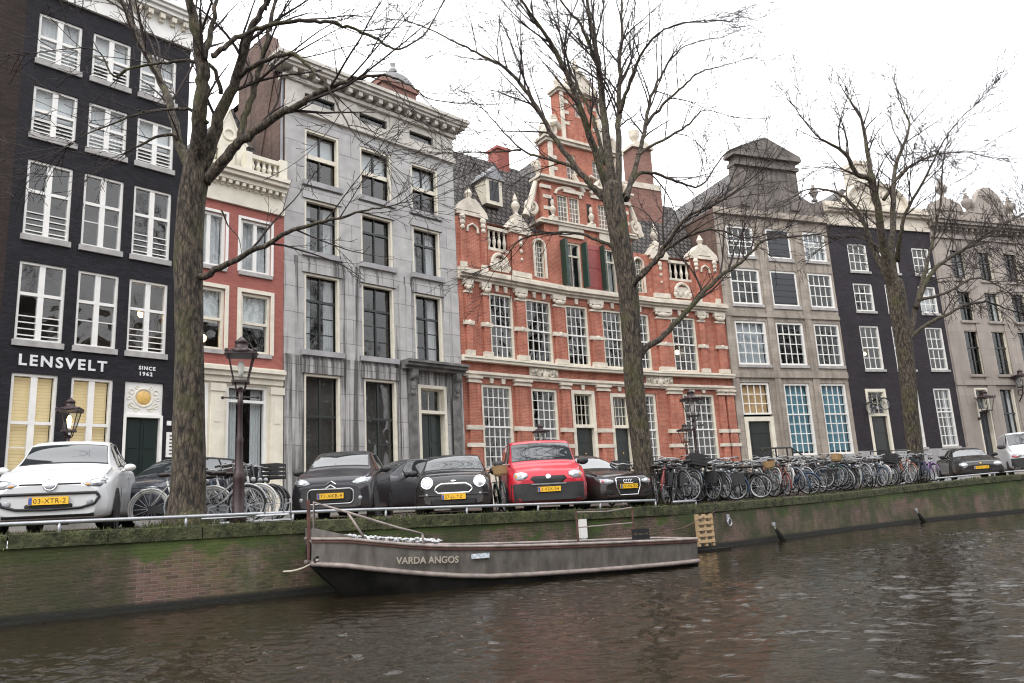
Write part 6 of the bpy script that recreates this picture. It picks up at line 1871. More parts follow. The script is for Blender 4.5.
for j0, j1 in ((6.15, 8.6), (19.85, 17.4)):
    sh.panel(1.65, 2.65, j0, j1, .006, 'side_window', M['car_glass'], au, slant0=.35); sh.panel(2.72, 3.6, j0, j1, .006, 'side_window', M['car_glass'], au, slant1=-.3)
for sx in (-1, 1):
    lm = nose_shape(au, 'headlight', [(sx * .42, .60), (sx * .55, .555), (sx * .70, .57), (sx * .775, .64), (sx * .76, .70), (sx * .60, .695), (sx * .44, .66)], .012, 'lamp_clear', .02); oval(lm, 'reflector', (sx * .56, .06, .63), .065, .04, .04, 'lamp_in'); oval(lm, 'indicator', (sx * .71, .17, .64), .035, .06, .035, 'lamp_red')
    mirror(au, sx * .88, 1.78, 1.0, 'plastic'); ring_plate(au, 'air_intake', rrect(sx * .6, .36, .26, .10, .04), .02, .08, 'black')
ring_plate(au, 'grille', [(-.26, .30), (.26, .30), (.34, .50), (.34, .68), (.28, .70), (-.28, .70), (-.34, .68), (-.34, .50)], -.02, .06, 'black')
tube_loop(au, 'grille_surround', [(-.27, .29), (.27, .29), (.36, .50), (.36, .68), (.30, .715), (-.30, .715), (-.36, .68), (-.36, .50)], -.015, .018, 'chrome')
mb = MB()
for k in range(4): mb.torus((-.105 + .07 * k, front_y(.1, .62) - .026, .62), .042, .009, 14, 5)
mb.build('badge', M['chrome'], au)
plate(au, -.03, .50, '77-PN-ZX')
wiper(au, [(.5, 1.34, .98), (-.1, 1.38, 1.0)]); wiper(au, [(-.1, 1.34, .98), (-.65, 1.4, 1.0)])
seam(au, sh, [(1.55, 5), (1.5, 3), (1.55, 2)]); seam(au, sh, [(2.68, 9), (2.68, 5), (2.7, 2)])

# ---- black sports car on the right
stn = [(0, .20, .44, .50, .62, .58, .46), (.06, .17, .54, .60, .78, .72, .58), (.3, .15, .64, .70, .87, .82, .66), (.8, .15, .76, .76, .89, .86, .70), (1.3, .15, .82, .85, .88, .86, .68), (1.45, .15, .83, .90, .88, .85, .66),
       (2.0, .15, .84, 1.19, .88, .84, .54), (2.3, .15, .85, 1.27, .88, .84, .52), (2.9, .15, .86, 1.25, .89, .85, .52), (3.6, .16, .88, 1.02, .90, .86, .58), (4.2, .2, .82, .86, .86, .8, .6), (4.43, .28, .7, .74, .76, .7, .56)]
po, sh = car_base('parked_car', 'low black sports car with pale round headlights parked at the right end of the bicycles', (19.3, 33.4, 1.47), R(-17), stn, P_black, (.95, 3.35), .33, 1.06)
sh.panel(1.48, 2.04, 9.5, 16.5, .006, 'windscreen', M['car_glass'], po)
for j0, j1 in ((6.15, 8.6), (19.85, 17.4)): sh.panel(1.8, 2.95, j0, j1, .006, 'side_window', M['car_glass'], po, slant0=.3, slant1=-.2)
for sx in (-1, 1):
    lm = oval(po, 'headlight', (sx * .60, .34, .55), .15, .26, .085, 'lamp_clear'); oval(lm, 'reflector', (sx * .60, .14, .55), .10, .08, .06, 'lamp_in')
    mirror(po, sx * .88, 1.75, .95, 'black'); ring_plate(po, 'air_intake', rrect(sx * .52, .28, .36, .12, .04), -.005, .06, 'black')
ring_plate(po, 'air_intake', rrect(0, .28, .5, .12, .04), -.01, .06, 'black'); plate(po, -.03, .42, '58-NH-SR')
oval(po, 'badge', (0, .06, .585), .035, .02, .03, 'gold')
wiper(po, [(.4, 1.44, .9), (-.2, 1.48, .92)])

# ---- white delivery van at the right edge
stn = [(0, .30, .80, .88, .78, .74, .60), (.08, .26, .92, 1.0, .90, .88, .76), (.35, .25, 1.06, 1.14, .95, .93, .82), (.75, .25, 1.18, 1.24, .95, .94, .82), (.95, .25, 1.2, 1.36, .95, .94, .80), (1.5, .25, 1.22, 1.84, .95, .94, .76), (1.75, .25, 1.23, 1.94, .95, .94, .76), (3, .25, 1.24, 1.97, .95, .94, .77), (4.7, .27, 1.24, 1.96, .95, .94, .77), (4.85, .35, 1.2, 1.88, .92, .9, .74)]
va, sh = car_base('parked_van', 'white delivery van with a black bumper at the right edge of the picture', (22.75, 35.2, 1.52), R(-25), stn, P_white, (.95, 3.9), .34)
va['category'] = 'van'
sh.panel(.96, 1.5, 9.5, 16.5, .006, 'windscreen', M['car_glass'], va)
for j0, j1 in ((6.15, 8.6), (19.85, 17.4)): sh.panel(1.15, 2.1, j0, j1, .006, 'side_window', M['car_glass'], va, slant0=.35)
for sx in (-1, 1):
    lm = oval(va, 'headlight', (sx * .66, .26, .86), .20, .2, .10, 'lamp_clear'); oval(lm, 'indicator', (sx * .70, .16, .84), .14, .13, .06, 'lamp_red'); mirror(va, sx * .97, 1.2, 1.32, 'plastic', 1.4)
nose_band(va, 'bumper', .32, .74, .90, .014, 'plastic')
ring_plate(va, 'grille', rrect(0, .84, .8, .12, .05), -.005, .08, 'black'); plate(va, -.045, .5, '8-VDK-31')
wiper(va, [(.5, .95, 1.31), (-.1, 1.0, 1.35)]); wiper(va, [(-.1, .95, 1.31), (-.7, 1.0, 1.33)])

# ---- two dark cars behind
P_navy = paint('navy_car_paint', (.018, .022, .034), .22)
P_anth = paint('anthracite_car_paint', (.050, .050, .056), .35, .2)
hatch = [(0, .24, .60, .66, .64, .60, .50), (.06, .20, .68, .74, .76, .72, .62), (.25, .18, .76, .83, .83, .80, .70), (.7, .18, .87, .92, .85, .83, .72), (1.05, .18, .92, .97, .85, .84, .70), (1.2, .18, .93, 1.03, .85, .84, .68),
         (1.75, .18, .95, 1.37, .85, .83, .57), (2.0, .18, .96, 1.44, .85, .83, .55), (2.9, .18, .98, 1.45, .85, .82, .54), (3.5, .2, .98, 1.34, .84, .80, .53), (3.85, .26, .92, 1.05, .78, .72, .5)]


def plain_hatch(label, loc, rz, mat, text):
    t, sh = car_base('parked_car', label, loc, rz, hatch, mat, (.75, 3.2), .31)
    sh.panel(1.18, 1.78, 9.5, 16.5, .006, 'windscreen', M['car_glass'], t)
    for j0, j1 in ((6.15, 8.6), (19.85, 17.4)):
        sh.panel(1.42, 2.35, j0, j1, .006, 'side_window', M['car_glass'], t, slant0=.36); sh.panel(2.42, 3.3, j0, j1, .006, 'side_window', M['car_glass'], t, slant1=-.2)
    for sx in (-1, 1):
        oval(t, 'headlight', (sx * .64, .22, .70), .15, .16, .08, 'lamp_clear'); mirror(t, sx * .86, 1.55, 1.0, 'black')
        hb = MB(); hb.box(sx * .858 - .012, sx * .858 + .012, 2.15, 2.32, .84, .87); hb.build('door_handle', mat, t)
    ring_plate(t, 'grille', rrect(0, .62, .5, .12, .04), -.005, .06, 'black'); plate(t, -.02, .42, text)
    seam(t, sh, [(1.4, 5), (1.35, 3.5), (1.4, 2)]); seam(t, sh, [(2.4, 8.5), (2.4, 5), (2.42, 2)])
    return t, sh


plain_hatch('dark blue hatchback half hidden between the white car and the left tree', (-7.75, 15.3, 1.27), R(-14), P_navy, '42-GHX-7')
k2, sh = plain_hatch('anthracite hatchback seen from its side between the dark grey and round lamped cars', (-4.75, 20.6, 1.27), R(-52), P_anth, '19-LRP-4')
# ------------------------------------------------------------------ bicycles
BK = {}
for nm, c in dict(black=(.012, .012, .013), silver=(.34, .35, .36), red=(.20, .03, .025), blue=(.035, .075, .14), green=(.03, .07, .055), white=(.50, .50, .48), orange=(.28, .10, .05), purple=(.17, .09, .24), grey=(.12, .12, .13)).items():
    BK[nm] = pbr(nm + '_bike_paint', c, .4, .2, 8)
M['spoke'] = pbr('steel_spokes', (.36, .37, .38), .4, .15, 9, metal=.3)
M['tyre_white'] = pbr('pale_tyre', (.42, .41, .38), .7, .15, 9)
M['saddle'] = pbr('saddle_leather', (.03, .024, .02), .6, .3, 9)
M['basket'] = pbr('crate_plastic', (.02, .02, .022), .6, .2, 9)
M['wicker'] = pbr('wicker', (.30, .19, .09), .8, .3, 40)
BG_R = 'bicycles packed along the quay'
BG_L = 'bicycles around the left street lamp'


def bike_proto(frame='step', colour='black', tyre='tyre', extra=None):
    """Dutch city bicycle along +x, wheels on z = 0"""
    t = thing('bicycle', 'bicycle', 'bicycle')
    r, wb = .345, 1.09
    def wheel_(x):
        mb = MB(); mb.torus((x, 0, r), r - .018, .017, 26, 6); o = mb.build('wheel', M[tyre], t, smooth=True)
        mb = MB(); mb.torus((x, 0, r), r - .047, .014, 26, 5)
        for k in range(16):
            a = 2 * math.pi * k / 16; sy = .025 if k % 2 else -.025
            mb.tube([(x, sy, r), (x + (r - .05) * math.cos(a), 0, r + (r - .05) * math.sin(a))], .0040, 3, cap=False)
        mb.tube([(x, -.045, r), (x, .045, r)], .02, 6)
        mb.build('rim', M['spoke'], o)
        mb = MB(); mb.torus((x, 0, r), r + .018, .02, 16, 4, a0=R(15) if x > .5 else R(20), a1=R(165) if x > .5 else R(200)); mb.build('mudguard', BK[colour], t, smooth=True)
    wheel_(0); wheel_(wb)
    bb = (.45, 0, .29); st = (.30, 0, .78); hd = (.87, 0, .86); hd2 = (.91, 0, .66)
    f = MB()
    f.tube([bb, (st[0] - .02, 0, st[2] + .06)], .017, 6)
    if frame == 'step':
        f.tube([bb, (.68, 0, .42), hd2], .02, 6); f.tube([(.405, 0, .46), (.66, 0, .58), (.895, 0, .78)], .016, 6)
    else:
        f.tube([bb, hd2], .018, 6); f.tube([st, hd], .016, 6)
    f.tube([hd, hd2], .022, 6)
    for sy in (-.05, .05):
        f.tube([bb, (0, sy, r)], .011, 5); f.tube([(st[0], 0, st[2] - .02), (0, sy, r)], .009, 5)
    f.build('frame', BK[colour], t, smooth=True)
    f = MB(); f.tube([hd2, (.95, 0, .56)], .018, 5)
    for sy in (-.05, .05): f.tube([(.945, sy, .60), (1.0, sy, .5), (wb, sy, r)], .011, 5)
    f.build('fork', BK[colour], t, smooth=True)
    f = MB(); f.tube([hd, (.84, 0, 1.04), (.845, 0, 1.06)], .014, 5)
    if frame == 'step':
        f.tube([(.60, -.30, 1.05), (.74, -.29, 1.08), (.86, -.16, 1.10), (.87, 0, 1.06), (.86, .16, 1.10), (.74, .29, 1.08), (.60, .30, 1.05)], .013, 6)
    else:
        f.tube([(.78, -.29, 1.02), (.88, -.2, 1.05), (.86, 0, 1.06), (.88, .2, 1.05), (.78, .29, 1.02)], .013, 6)
    h = f.build('handlebar', M['spoke'], t, smooth=True)
    f = MB()
    for sy in (-.3, .3): f.tube([(.60 if frame == 'step' else .78, sy, 1.05 if frame == 'step' else 1.02), (.70 if frame == 'step' else .85, sy * .97, 1.07 if frame == 'step' else 1.04)], .019, 6)
    f.build('grip', M['saddle'], h)
    f = MB(); f.tube([(.29, 0, .82), (.27, 0, .93)], .013, 5); f.build('seat_post', M['spoke'], t)
    f = MB(); f.ball((.22, 0, .955), .13, .095, .045, 10, 6); f.ball((.35, 0, .955), .12, .04, .035, 10, 6); f.build('saddle', M['saddle'], t, smooth=True)
    f = MB()
    for sy in (-.06, .06): f.tube([(.24, sy, .72), (-.30, sy, .74)], .007, 4); f.tube([(-.2, sy, .74), (0, sy, r)], .006, 4)
    for x in (.15, 0, -.15, -.3): f.tube([(x, -.06, .74), (x, .06, .74)], .006, 4)
    f.build('carrier', M['iron'], t)
    f = MB(); f.lathe([(.095, -.004), (.095, .004)], (bb[0], -.06, bb[2]), 16, axis='y'); f.tube([(bb[0], -.075, bb[2]), (bb[0] + .12, -.08, bb[2] - .12)], .01, 5); f.tube([(bb[0], .075, bb[2]), (bb[0] - .12, .08, bb[2] + .12)], .01, 5)
    f.box(bb[0] + .08, bb[0] + .16, -.16, -.08, bb[2] - .13, bb[2] - .11); f.box(bb[0] - .16, bb[0] - .08, .08, .16, bb[2] + .11, bb[2] + .13); f.build('crankset', M['spoke'], t)
    f = MB(); f.box(0, .46, -.062, -.05, .26, .40); f.build('chain_case', M['plastic'], t)
    f = MB(); f.ball((.98, 0, .80), .05, .04, .045, 8, 6); f.build('headlamp', M['spoke'], t, smooth=True)
    f = MB(); f.tube([(.05, .06, .28), (-.06, .14, .02)], .008, 4); f.build('kickstand', M['iron'], t)
    if extra == 'crate':
        f = MB()
        for z in (.86, .94, 1.02, 1.10):
            f.box(.92, 1.27, -.21, -.20, z - .025, z + .025); f.box(.92, 1.27, .20, .21, z - .025, z + .025); f.box(.92, .93, -.2, .2, z - .025, z + .025); f.box(1.26, 1.27, -.2, .2, z - .025, z + .025)
        f.box(.92, 1.27, -.2, .2, .83, .84)
        for sx in (.92, 1.255):
            for sy in (-.208, .195): f.box(sx, sx + .014, sy, sy + .014, .84, 1.12)
        f.build('front_crate', M['basket'], t)
    if extra == 'basket':
        f = MB(); f.lathe([(.13, 0), (.16, .05), (.18, .2), (.19, .24), (.175, .24), (.15, .06), (.02, .02)], (1.08, 0, .84), 12); f.build('basket', M['wicker'], t)
    if extra == 'bags':
        f = MB()
        for sy in (-.15, .15): f.box(-.27, .08, sy - .055, sy + .055, .42, .74)
        f.build('pannier', M['basket'], t, bevel=.02)
    if extra == 'child':
        f = MB(); f.box(-.2, .1, -.14, .14, .76, .80); f.box(-.22, -.18, -.14, .14, .80, 1.08); f.box(-.18, .08, -.15, -.13, .80, .94); f.box(-.18, .08, .13, .15, .80, .94); f.build('child_seat', M['plastic'], t, bevel=.01)
    return t


WORDS = {'crate': ' with a crate in front', 'basket': ' with a wicker basket', 'bags': ' with black panniers', 'child': ' with a child seat', None: ''}
FR = {'step': 'step-through', 'bar': 'crossbar'}
specs = [('step', 'black', 'tyre', None), ('bar', 'black', 'tyre', 'bags'), ('step', 'silver', 'tyre', None), ('step', 'red', 'tyre', None), ('bar', 'blue', 'tyre', None), ('step', 'black', 'tyre', 'crate'),
         ('bar', 'grey', 'tyre', None), ('step', 'green', 'tyre', 'basket'), ('step', 'white', 'tyre_white', None), ('bar', 'orange', 'tyre', None), ('step', 'purple', 'tyre', None), ('step', 'grey', 'tyre_white', 'child'), ('bar', 'silver', 'tyre', 'crate'), ('step', 'blue', 'tyre', 'bags')]
protos = {}
ORD = ['first', 'second', 'third', 'fourth', 'fifth', 'sixth', 'seventh', 'eighth', 'ninth', 'tenth', 'eleventh', 'twelfth', 'thirteenth', 'fourteenth', 'fifteenth', 'sixteenth', 'seventeenth', 'eighteenth', 'nineteenth', 'twentieth']


def put_bike(k, loc, rz, lean, label, group, pitch=0):
    if k not in protos:
        b = protos[k] = bike_proto(*specs[k])
    else:
        b = copy_tree(protos[k])
    b.location = loc
    b.rotation_mode = 'XYZ'
    b.matrix_world = Matrix.Translation(loc) @ Matrix.Rotation(rz, 4, 'Z') @ Matrix.Rotation(lean, 4, 'X') @ Matrix.Scale(1.0, 4)
    b['label'] = label; b['group'] = group
    if len(label.split()) > 16: print('LONG', label)
    return b


random.seed(31)
# the long row on the right: front wheels to the water, a second rank behind
rank = []
s = 26.5
tot = 43.8
weights = [6, 4, 6, 1.4, 2, 3, 4, 1, 3, 1.2, .4, 2, 2, 2]
while s < tot:
    rank.append((s, .55 + random.uniform(-.18, .35), 0)); s += random.uniform(.16, .32)
s = 26.2
while s < tot - .6:
    rank.append((s, 1.75 + random.uniform(-.4, .4), 1)); s += random.uniform(.24, .40)
marks = {}
cnt = {}
for s, bk, rk in rank:
    k = random.choices(range(len(specs)), weights)[0]
    if s > tot - .7 and rk == 0: k = 10
    (x, y, z), an = quay_at(s, bk + .5); z += random.choice((0, 0, .05, .16))
    flip = random.random() < .45
    rz = an - math.pi / 2 - (random.uniform(.25, 1.15) if random.random() < .82 else random.uniform(-.9, 1.3)) + (math.pi if flip else 0)
    c, sn = math.cos(rz), math.sin(rz)
    ox, oy = x - c * .54, y - sn * .54
    ln_ = random.uniform(-.26, .22)
    fr, colr, ty, ex = specs[k]
    key = (k, rk); cnt[key] = cnt.get(key, 0) + 1
    nth = ORD[cnt[key] - 1] + ' ' if cnt[key] <= 20 else ''
    lab = f"{nth}{colr} {FR[fr]} bicycle{WORDS[ex]} from the left in the {'back' if rk else 'front'} rank"
    put_bike(k, (ox, oy, z + .03 + rk * .05), rz, ln_, lab, BG_R)
# the loose group by the left tree
left = [(-6.75, 14.5, R(8), 8, 'white tyred white bicycle sticking out to the left of the left tree trunk'),
        (-6.1, 14.55, R(6), 2, 'silver step-through bicycle right of the left tree, nearest the rail'),
        (-5.95, 14.9, R(-4), 8, 'white bicycle with pale tyres close behind the silver one by the left tree'),
        (-5.95, 15.2, R(0), 0, 'black step-through bicycle leaning on the left street lamp'),
        (-5.85, 15.5, R(-15), 1, 'black crossbar bicycle with panniers behind the left street lamp'),
        (-6.4, 15.9, R(-10), 13, 'blue bicycle with panniers at the back behind the left tree'),
        (-5.95, 15.8, R(-6), 5, 'black bicycle with a big black front crate right of the left street lamp'),
        (-6.2, 16.3, R(-30), 6, 'grey crossbar bicycle at the back of the left group'),
        (-5.9, 16.7, R(-50), 3, 'red step-through bicycle at the back beside the dark grey hatchback'),
        (-5.35, 15.35, R(172), 11, 'grey bicycle with a child seat behind the left tree trunk')]
for x, y, rz, k, lab in left:
    put_bike(k, (x, y, 1.25), rz, random.uniform(-.1, .1), lab, BG_L)
put_bike(7, (-.55, 19.4, 1.17), R(-80), .08, 'green bicycle with a wicker basket between the round lamped car and the red van', 'single bicycles')
q_ = Seg(19.193, 44.863, R(18.8), 0)(1.25, -.16, 5.45)
hb = put_bike(0, q_, R(18.8), 0, 'black bicycle mounted on the fanlight above the door of the charcoal house', 'single bicycles')
hb.matrix_world = Matrix.Translation(q_) @ Matrix.Rotation(R(18.8), 4, 'Z') @ Matrix.Rotation(R(-14), 4, 'Y')
# steel bicycle rack near the left tree
t = thing('bike_rack', 'low steel bicycle rack on the ground right of the left tree', 'bike rack', (-4.9, 13.75, 1.25), R(4))
m_ = MB(); m_.tube([(-.9, 0, .12), (.9, 0, .12)], .022, 6); m_.tube([(-.9, .35, .03), (.9, .35, .03)], .022, 6); m_.build('rack_rail', M['steel'], t)
for k in range(6):
    m_ = MB(); m_.tube([(-.8 + k * .32, 0, .12), (-.75 + k * .32, -.05, .3), (-.72 + k * .32, .2, .32), (-.74 + k * .32, .35, .03)], .014, 5); m_.build('rack_hoop', M['steel'], t)
TREE_DATA = {
 'left': dict(
  trunk=[(-5.797, 13.9, 1.33, 0.354), (-5.807, 13.9, 1.62, 0.31), (-5.797, 13.9, 2.397, 0.283), (-5.832, 13.9, 3.464, 0.266), (-5.874, 13.9, 4.754, 0.248), (-5.918, 13.9, 6.094, 0.266), (-5.912, 13.9, 7.082, 0.257), (-5.855, 13.9, 7.685, 0.266), (-5.812, 13.9, 8.133, 0.239)],
  limbs=[
   [(-5.914,13.9,7.729,0.0974),(-6.317,14.238,8.598,0.0889),(-6.682,14.63,9.585,0.0832),(-7.177,14.996,10.623,0.0776),(-7.719,15.376,11.608,0.0723),(-8.166,15.531,12.481,0.0661),(-8.684,15.822,13.566,0.0605)],
   [(-5.823,13.9,7.887,0.1505),(-5.598,13.424,8.662,0.1359),(-5.496,13.255,9.381,0.1273),(-5.49,13.062,9.881,0.1193),(-5.567,12.887,10.495,0.1121),(-5.61,12.683,10.977,0.105)],
   [(-5.707,13.9,7.819,0.1328),(-5.386,13.789,8.905,0.1124),(-5.032,13.703,9.638,0.0974),(-4.728,13.527,10.517,0.0834),(-4.518,13.464,10.838,0.0712),(-4.277,13.424,11.223,0.0599)],
   [(-5.681,13.9,7.593,0.1151),(-5.183,13.755,8.09,0.0986),(-4.896,13.71,8.348,0.087),(-4.32,13.645,8.703,0.0765),(-3.667,13.478,8.935,0.0662),(-3.321,13.427,9.128,0.0571),(-2.866,13.366,9.247,0.0484),(-2.529,13.281,9.268,0.04),(-2.006,13.16,9.197,0.0318),(-1.615,13.099,8.935,0.0241),(-1.282,12.995,8.595,0.0166)],
   [(-5.005,13.703,9.666,0.0524),(-4.473,13.544,9.881,0.0436),(-3.895,13.466,9.957,0.0373),(-3.644,13.388,9.703,0.0317),(-3.185,13.286,9.158,0.0264),(-2.953,13.235,8.647,0.0216),(-2.605,13.122,7.978,0.0169),(-2.283,13.019,7.686,0.0124)],
   [(-4.943,13.71,8.299,0.0699),(-4.872,13.773,8.866,0.0629),(-4.704,13.901,9.735,0.0581),(-4.555,13.958,10.526,0.0534),(-4.476,14.062,11.249,0.0492),(-4.398,14.121,11.803,0.045)],
   [(-5.268,13.062,9.744,0.0541),(-5.0,13.139,10.025,0.0495),(-4.623,13.282,10.348,0.0463),(-4.147,13.374,10.564,0.0433),(-3.675,13.496,10.681,0.0406),(-3.192,13.582,10.677,0.0378),(-2.802,13.663,10.581,0.0351),(-2.387,13.835,10.447,0.0327),(-2.114,13.956,10.313,0.0302),(-1.845,14.016,10.311,0.0276),(-1.37,14.149,10.748,0.0252),(-0.994,14.35,11.644,0.0229)],
   [(-5.466,13.424,8.614,0.0385),(-5.702,13.346,8.81,0.0322),(-6.155,13.291,8.838,0.0275),(-6.658,13.224,8.74,0.0234),(-7.084,13.146,8.524,0.0195),(-7.456,12.99,8.274,0.0158),(-7.87,12.902,7.938,0.0123)],
   [(-5.307,13.703,9.358,0.0436),(-5.439,13.544,9.809,0.0374),(-5.789,13.471,9.926,0.033),(-6.347,13.359,9.852,0.029),(-6.879,13.224,9.673,0.0252),(-7.129,13.135,9.496,0.0217),(-7.356,13.07,9.937,0.0185),(-7.669,12.972,9.997,0.0153),(-8.356,12.741,9.79,0.0122)],
   [(-6.214,14.238,8.485,0.0453),(-6.392,14.124,8.758,0.0376),(-6.685,14.081,8.712,0.032),(-7.018,14.003,8.493,0.0269),(-7.303,13.913,8.297,0.0222)],
   [(-5.793,13.9,5.681,0.0708),(-5.368,13.746,5.821,0.0593),(-4.823,13.596,6.0,0.0507),(-4.073,13.427,6.298,0.0431),(-3.45,13.294,6.434,0.0361),(-2.972,13.211,6.488,0.0298),(-2.437,13.128,6.576,0.0237),(-2.025,13.059,6.589,0.018),(-1.616,12.935,6.658,0.0124)],
   [(-5.409,13.062,9.671,0.0666),(-5.374,13.092,9.997,0.0598),(-5.32,13.205,10.53,0.0551),(-5.29,13.324,11.321,0.0509)],
   [(-5.326,13.9,7.048,0.0177),(-5.226,13.954,6.763,0.0141),(-5.045,13.991,6.528,0.0114),(-4.977,14.03,6.181,0.0089)],
  ]),
 'mid': dict(
  trunk=[(3.275, 20.8, 1.624, 0.344), (3.261, 20.8, 2.063, 0.265), (3.222, 20.8, 3.11, 0.265), (3.204, 20.8, 4.449, 0.265), (3.241, 20.8, 5.821, 0.265), (3.25, 20.8, 7.233, 0.278), (3.153, 20.8, 8.398, 0.278), (3.069, 20.8, 9.438, 0.291), (3.049, 20.8, 9.889, 0.278)],
  limbs=[
   [(2.88,20.8,9.538,0.106),(2.565,20.946,10.039,0.094),(2.252,21.055,10.515,0.0851),(1.662,21.318,11.629,0.0775),(1.232,21.474,12.698,0.07),(0.696,21.615,13.797,0.0627),(0.183,21.812,14.517,0.0557),(-0.519,21.968,15.1,0.0488),(-1.149,22.051,15.538,0.0419),(-1.88,22.251,16.135,0.0352),(-2.863,22.421,16.737,0.0286)],
   [(2.953,20.8,9.744,0.1192),(2.628,20.549,10.981,0.104),(2.296,20.13,11.914,0.0919),(1.947,19.871,12.952,0.0818),(1.652,19.677,13.568,0.0727),(1.346,19.407,14.05,0.064),(0.741,19.004,14.796,0.0554),(0.525,18.827,15.111,0.048)],
   [(3.058,20.8,9.648,0.1524),(3.125,21.406,11.079,0.1323),(3.157,21.901,12.714,0.1169),(3.193,22.49,14.839,0.1029),(3.167,22.997,16.433,0.0888),(3.123,23.709,18.207,0.0755)],
   [(3.194,22.49,14.853,0.0716),(2.978,22.299,15.245,0.0592),(2.678,21.997,15.899,0.0498),(2.07,21.7,16.642,0.0415)],
   [(3.229,20.8,9.668,0.106),(3.411,21.21,11.284,0.0932),(3.553,21.628,12.545,0.0837),(3.844,22.288,14.586,0.0758),(4.047,22.695,15.853,0.0673),(4.317,23.325,17.969,0.0594)],
   [(3.588,21.628,12.641,0.062),(3.895,21.112,13.377,0.0509),(4.116,20.805,13.845,0.0431),(4.489,20.475,14.277,0.0362),(4.949,20.164,14.469,0.0299),(5.507,19.949,14.475,0.0242),(6.136,19.601,14.246,0.0187)],
   [(3.39,20.8,9.569,0.0927),(3.544,20.902,9.903,0.0793),(3.981,21.493,11.133,0.071),(4.387,21.991,12.391,0.0629),(4.773,22.543,13.654,0.0552),(5.277,22.838,14.622,0.0469),(5.751,23.031,15.329,0.0386),(6.37,23.374,15.935,0.0306),(7.704,23.852,16.441,0.0228)],
   [(4.387,21.991,12.391,0.056),(5.015,22.149,13.121,0.0455),(5.75,22.317,13.821,0.0377),(6.396,22.49,14.388,0.0306),(7.22,22.705,14.672,0.024),(8.055,22.87,15.007,0.0175)],
   [(4.001,21.493,11.227,0.0548),(4.643,21.778,11.696,0.044),(5.695,22.258,12.452,0.0363),(6.066,22.385,12.799,0.0286),(6.467,22.57,13.112,0.0214),(7.467,23.015,13.016,0.0147)],
   [(3.372,20.8,9.69,0.0662),(3.893,21.275,10.48,0.0564),(4.32,21.466,10.634,0.0485),(5.151,21.865,10.484,0.0416),(5.896,22.1,10.402,0.0348),(6.8,22.76,11.564,0.0286),(7.187,23.014,11.933,0.022)],
   [(2.829,20.8,9.601,0.0795),(2.583,20.862,10.003,0.0645),(2.074,21.082,10.741,0.0538),(1.235,21.28,11.2,0.044),(0.574,21.468,11.607,0.0346),(-0.181,21.844,12.749,0.0258),(-0.584,21.994,13.386,0.0168)],
   [(0.572,21.468,11.575,0.0342),(-0.347,21.698,11.676,0.0226),(-1.567,22.082,11.899,0.0141)],
   [(3.074,20.8,8.11,0.0596),(2.818,20.868,8.294,0.0494),(2.031,21.109,8.764,0.0421),(1.004,21.5,8.965,0.0357),(0.319,21.826,8.86,0.0294),(-0.102,22.009,8.429,0.0231),(-0.928,22.421,8.199,0.0171)],
   [(3.226,20.8,6.949,0.0927),(3.672,20.278,7.307,0.0735),(4.228,19.975,7.905,0.06),(4.697,19.364,8.406,0.0474),(5.367,19.123,8.63,0.0368),(5.927,18.543,8.818,0.0265),(6.37,18.235,9.085,0.0174)],
   [(3.523,20.278,7.147,0.0646),(3.935,20.137,7.499,0.0534),(4.386,19.923,7.878,0.045),(5.103,19.787,8.152,0.0377),(5.605,19.678,8.139,0.031),(6.206,19.422,7.792,0.0244),(6.904,19.228,7.845,0.0184)],
   [(3.246,20.8,4.937,0.106),(3.649,20.919,5.324,0.0917),(4.334,21.124,5.834,0.0814),(5.187,21.32,6.645,0.072),(6.12,21.718,7.493,0.0637),(6.752,21.883,7.9,0.0549),(7.554,22.028,8.547,0.0463),(8.444,22.277,8.709,0.0381),(9.288,22.414,8.785,0.0298),(9.879,22.576,8.701,0.0216)],
   [(2.996,21.406,10.929,0.0682),(2.9,21.802,12.25,0.0579),(2.658,22.191,13.47,0.0503),(2.297,22.501,14.704,0.0431),(2.122,22.914,16.041,0.0363),(2.111,23.543,17.958,0.03)],
  ]),
 'right': dict(
  trunk=[(16.126, 32.5, 1.444, 0.414), (16.187, 32.5, 2.326, 0.311), (16.256, 32.5, 4.04, 0.311), (16.433, 32.5, 6.467, 0.331), (16.459, 32.5, 7.973, 0.352), (16.46, 32.5, 9.068, 0.373), (16.478, 32.5, 9.731, 0.352)],
  limbs=[
   [(16.418,32.5,9.07,0.1863),(16.236,32.809,10.6,0.155),(16.077,33.04,11.47,0.1315),(16.019,33.388,12.753,0.1104),(15.663,33.651,13.974,0.0902),(15.025,33.839,14.636,0.0705),(14.08,34.035,14.916,0.0514),(13.467,34.336,14.724,0.0328)],
   [(16.388,32.5,9.425,0.2277),(16.101,32.172,10.765,0.1885),(15.791,31.572,12.18,0.1582),(15.509,31.072,13.833,0.1319),(14.811,30.897,14.201,0.1091),(14.289,30.537,14.983,0.0871),(13.501,30.283,15.427,0.0666),(12.895,30.1,15.834,0.0472),(11.979,29.547,16.838,0.0282)],
   [(15.509,31.072,13.833,0.1187),(15.755,31.59,15.67,0.0889),(15.841,31.86,17.187,0.0658),(15.657,32.16,18.207,0.0448),(15.409,32.47,19.287,0.0248)],
   [(16.486,32.5,9.508,0.1863),(16.741,32.931,10.975,0.1578),(17.292,33.421,12.787,0.1368),(17.695,33.739,14.439,0.1169),(18.404,34.435,16.026,0.0991),(19.31,34.859,17.503,0.0809),(19.871,35.342,18.66,0.0631),(19.735,35.582,19.706,0.0451),(19.787,35.788,20.852,0.0274)],
   [(17.227,33.739,14.063,0.086),(18.263,33.915,15.349,0.0697),(19.237,34.056,15.952,0.0576),(20.206,34.23,16.328,0.0466),(21.779,34.528,16.53,0.0365),(23.078,34.81,16.282,0.0266)],
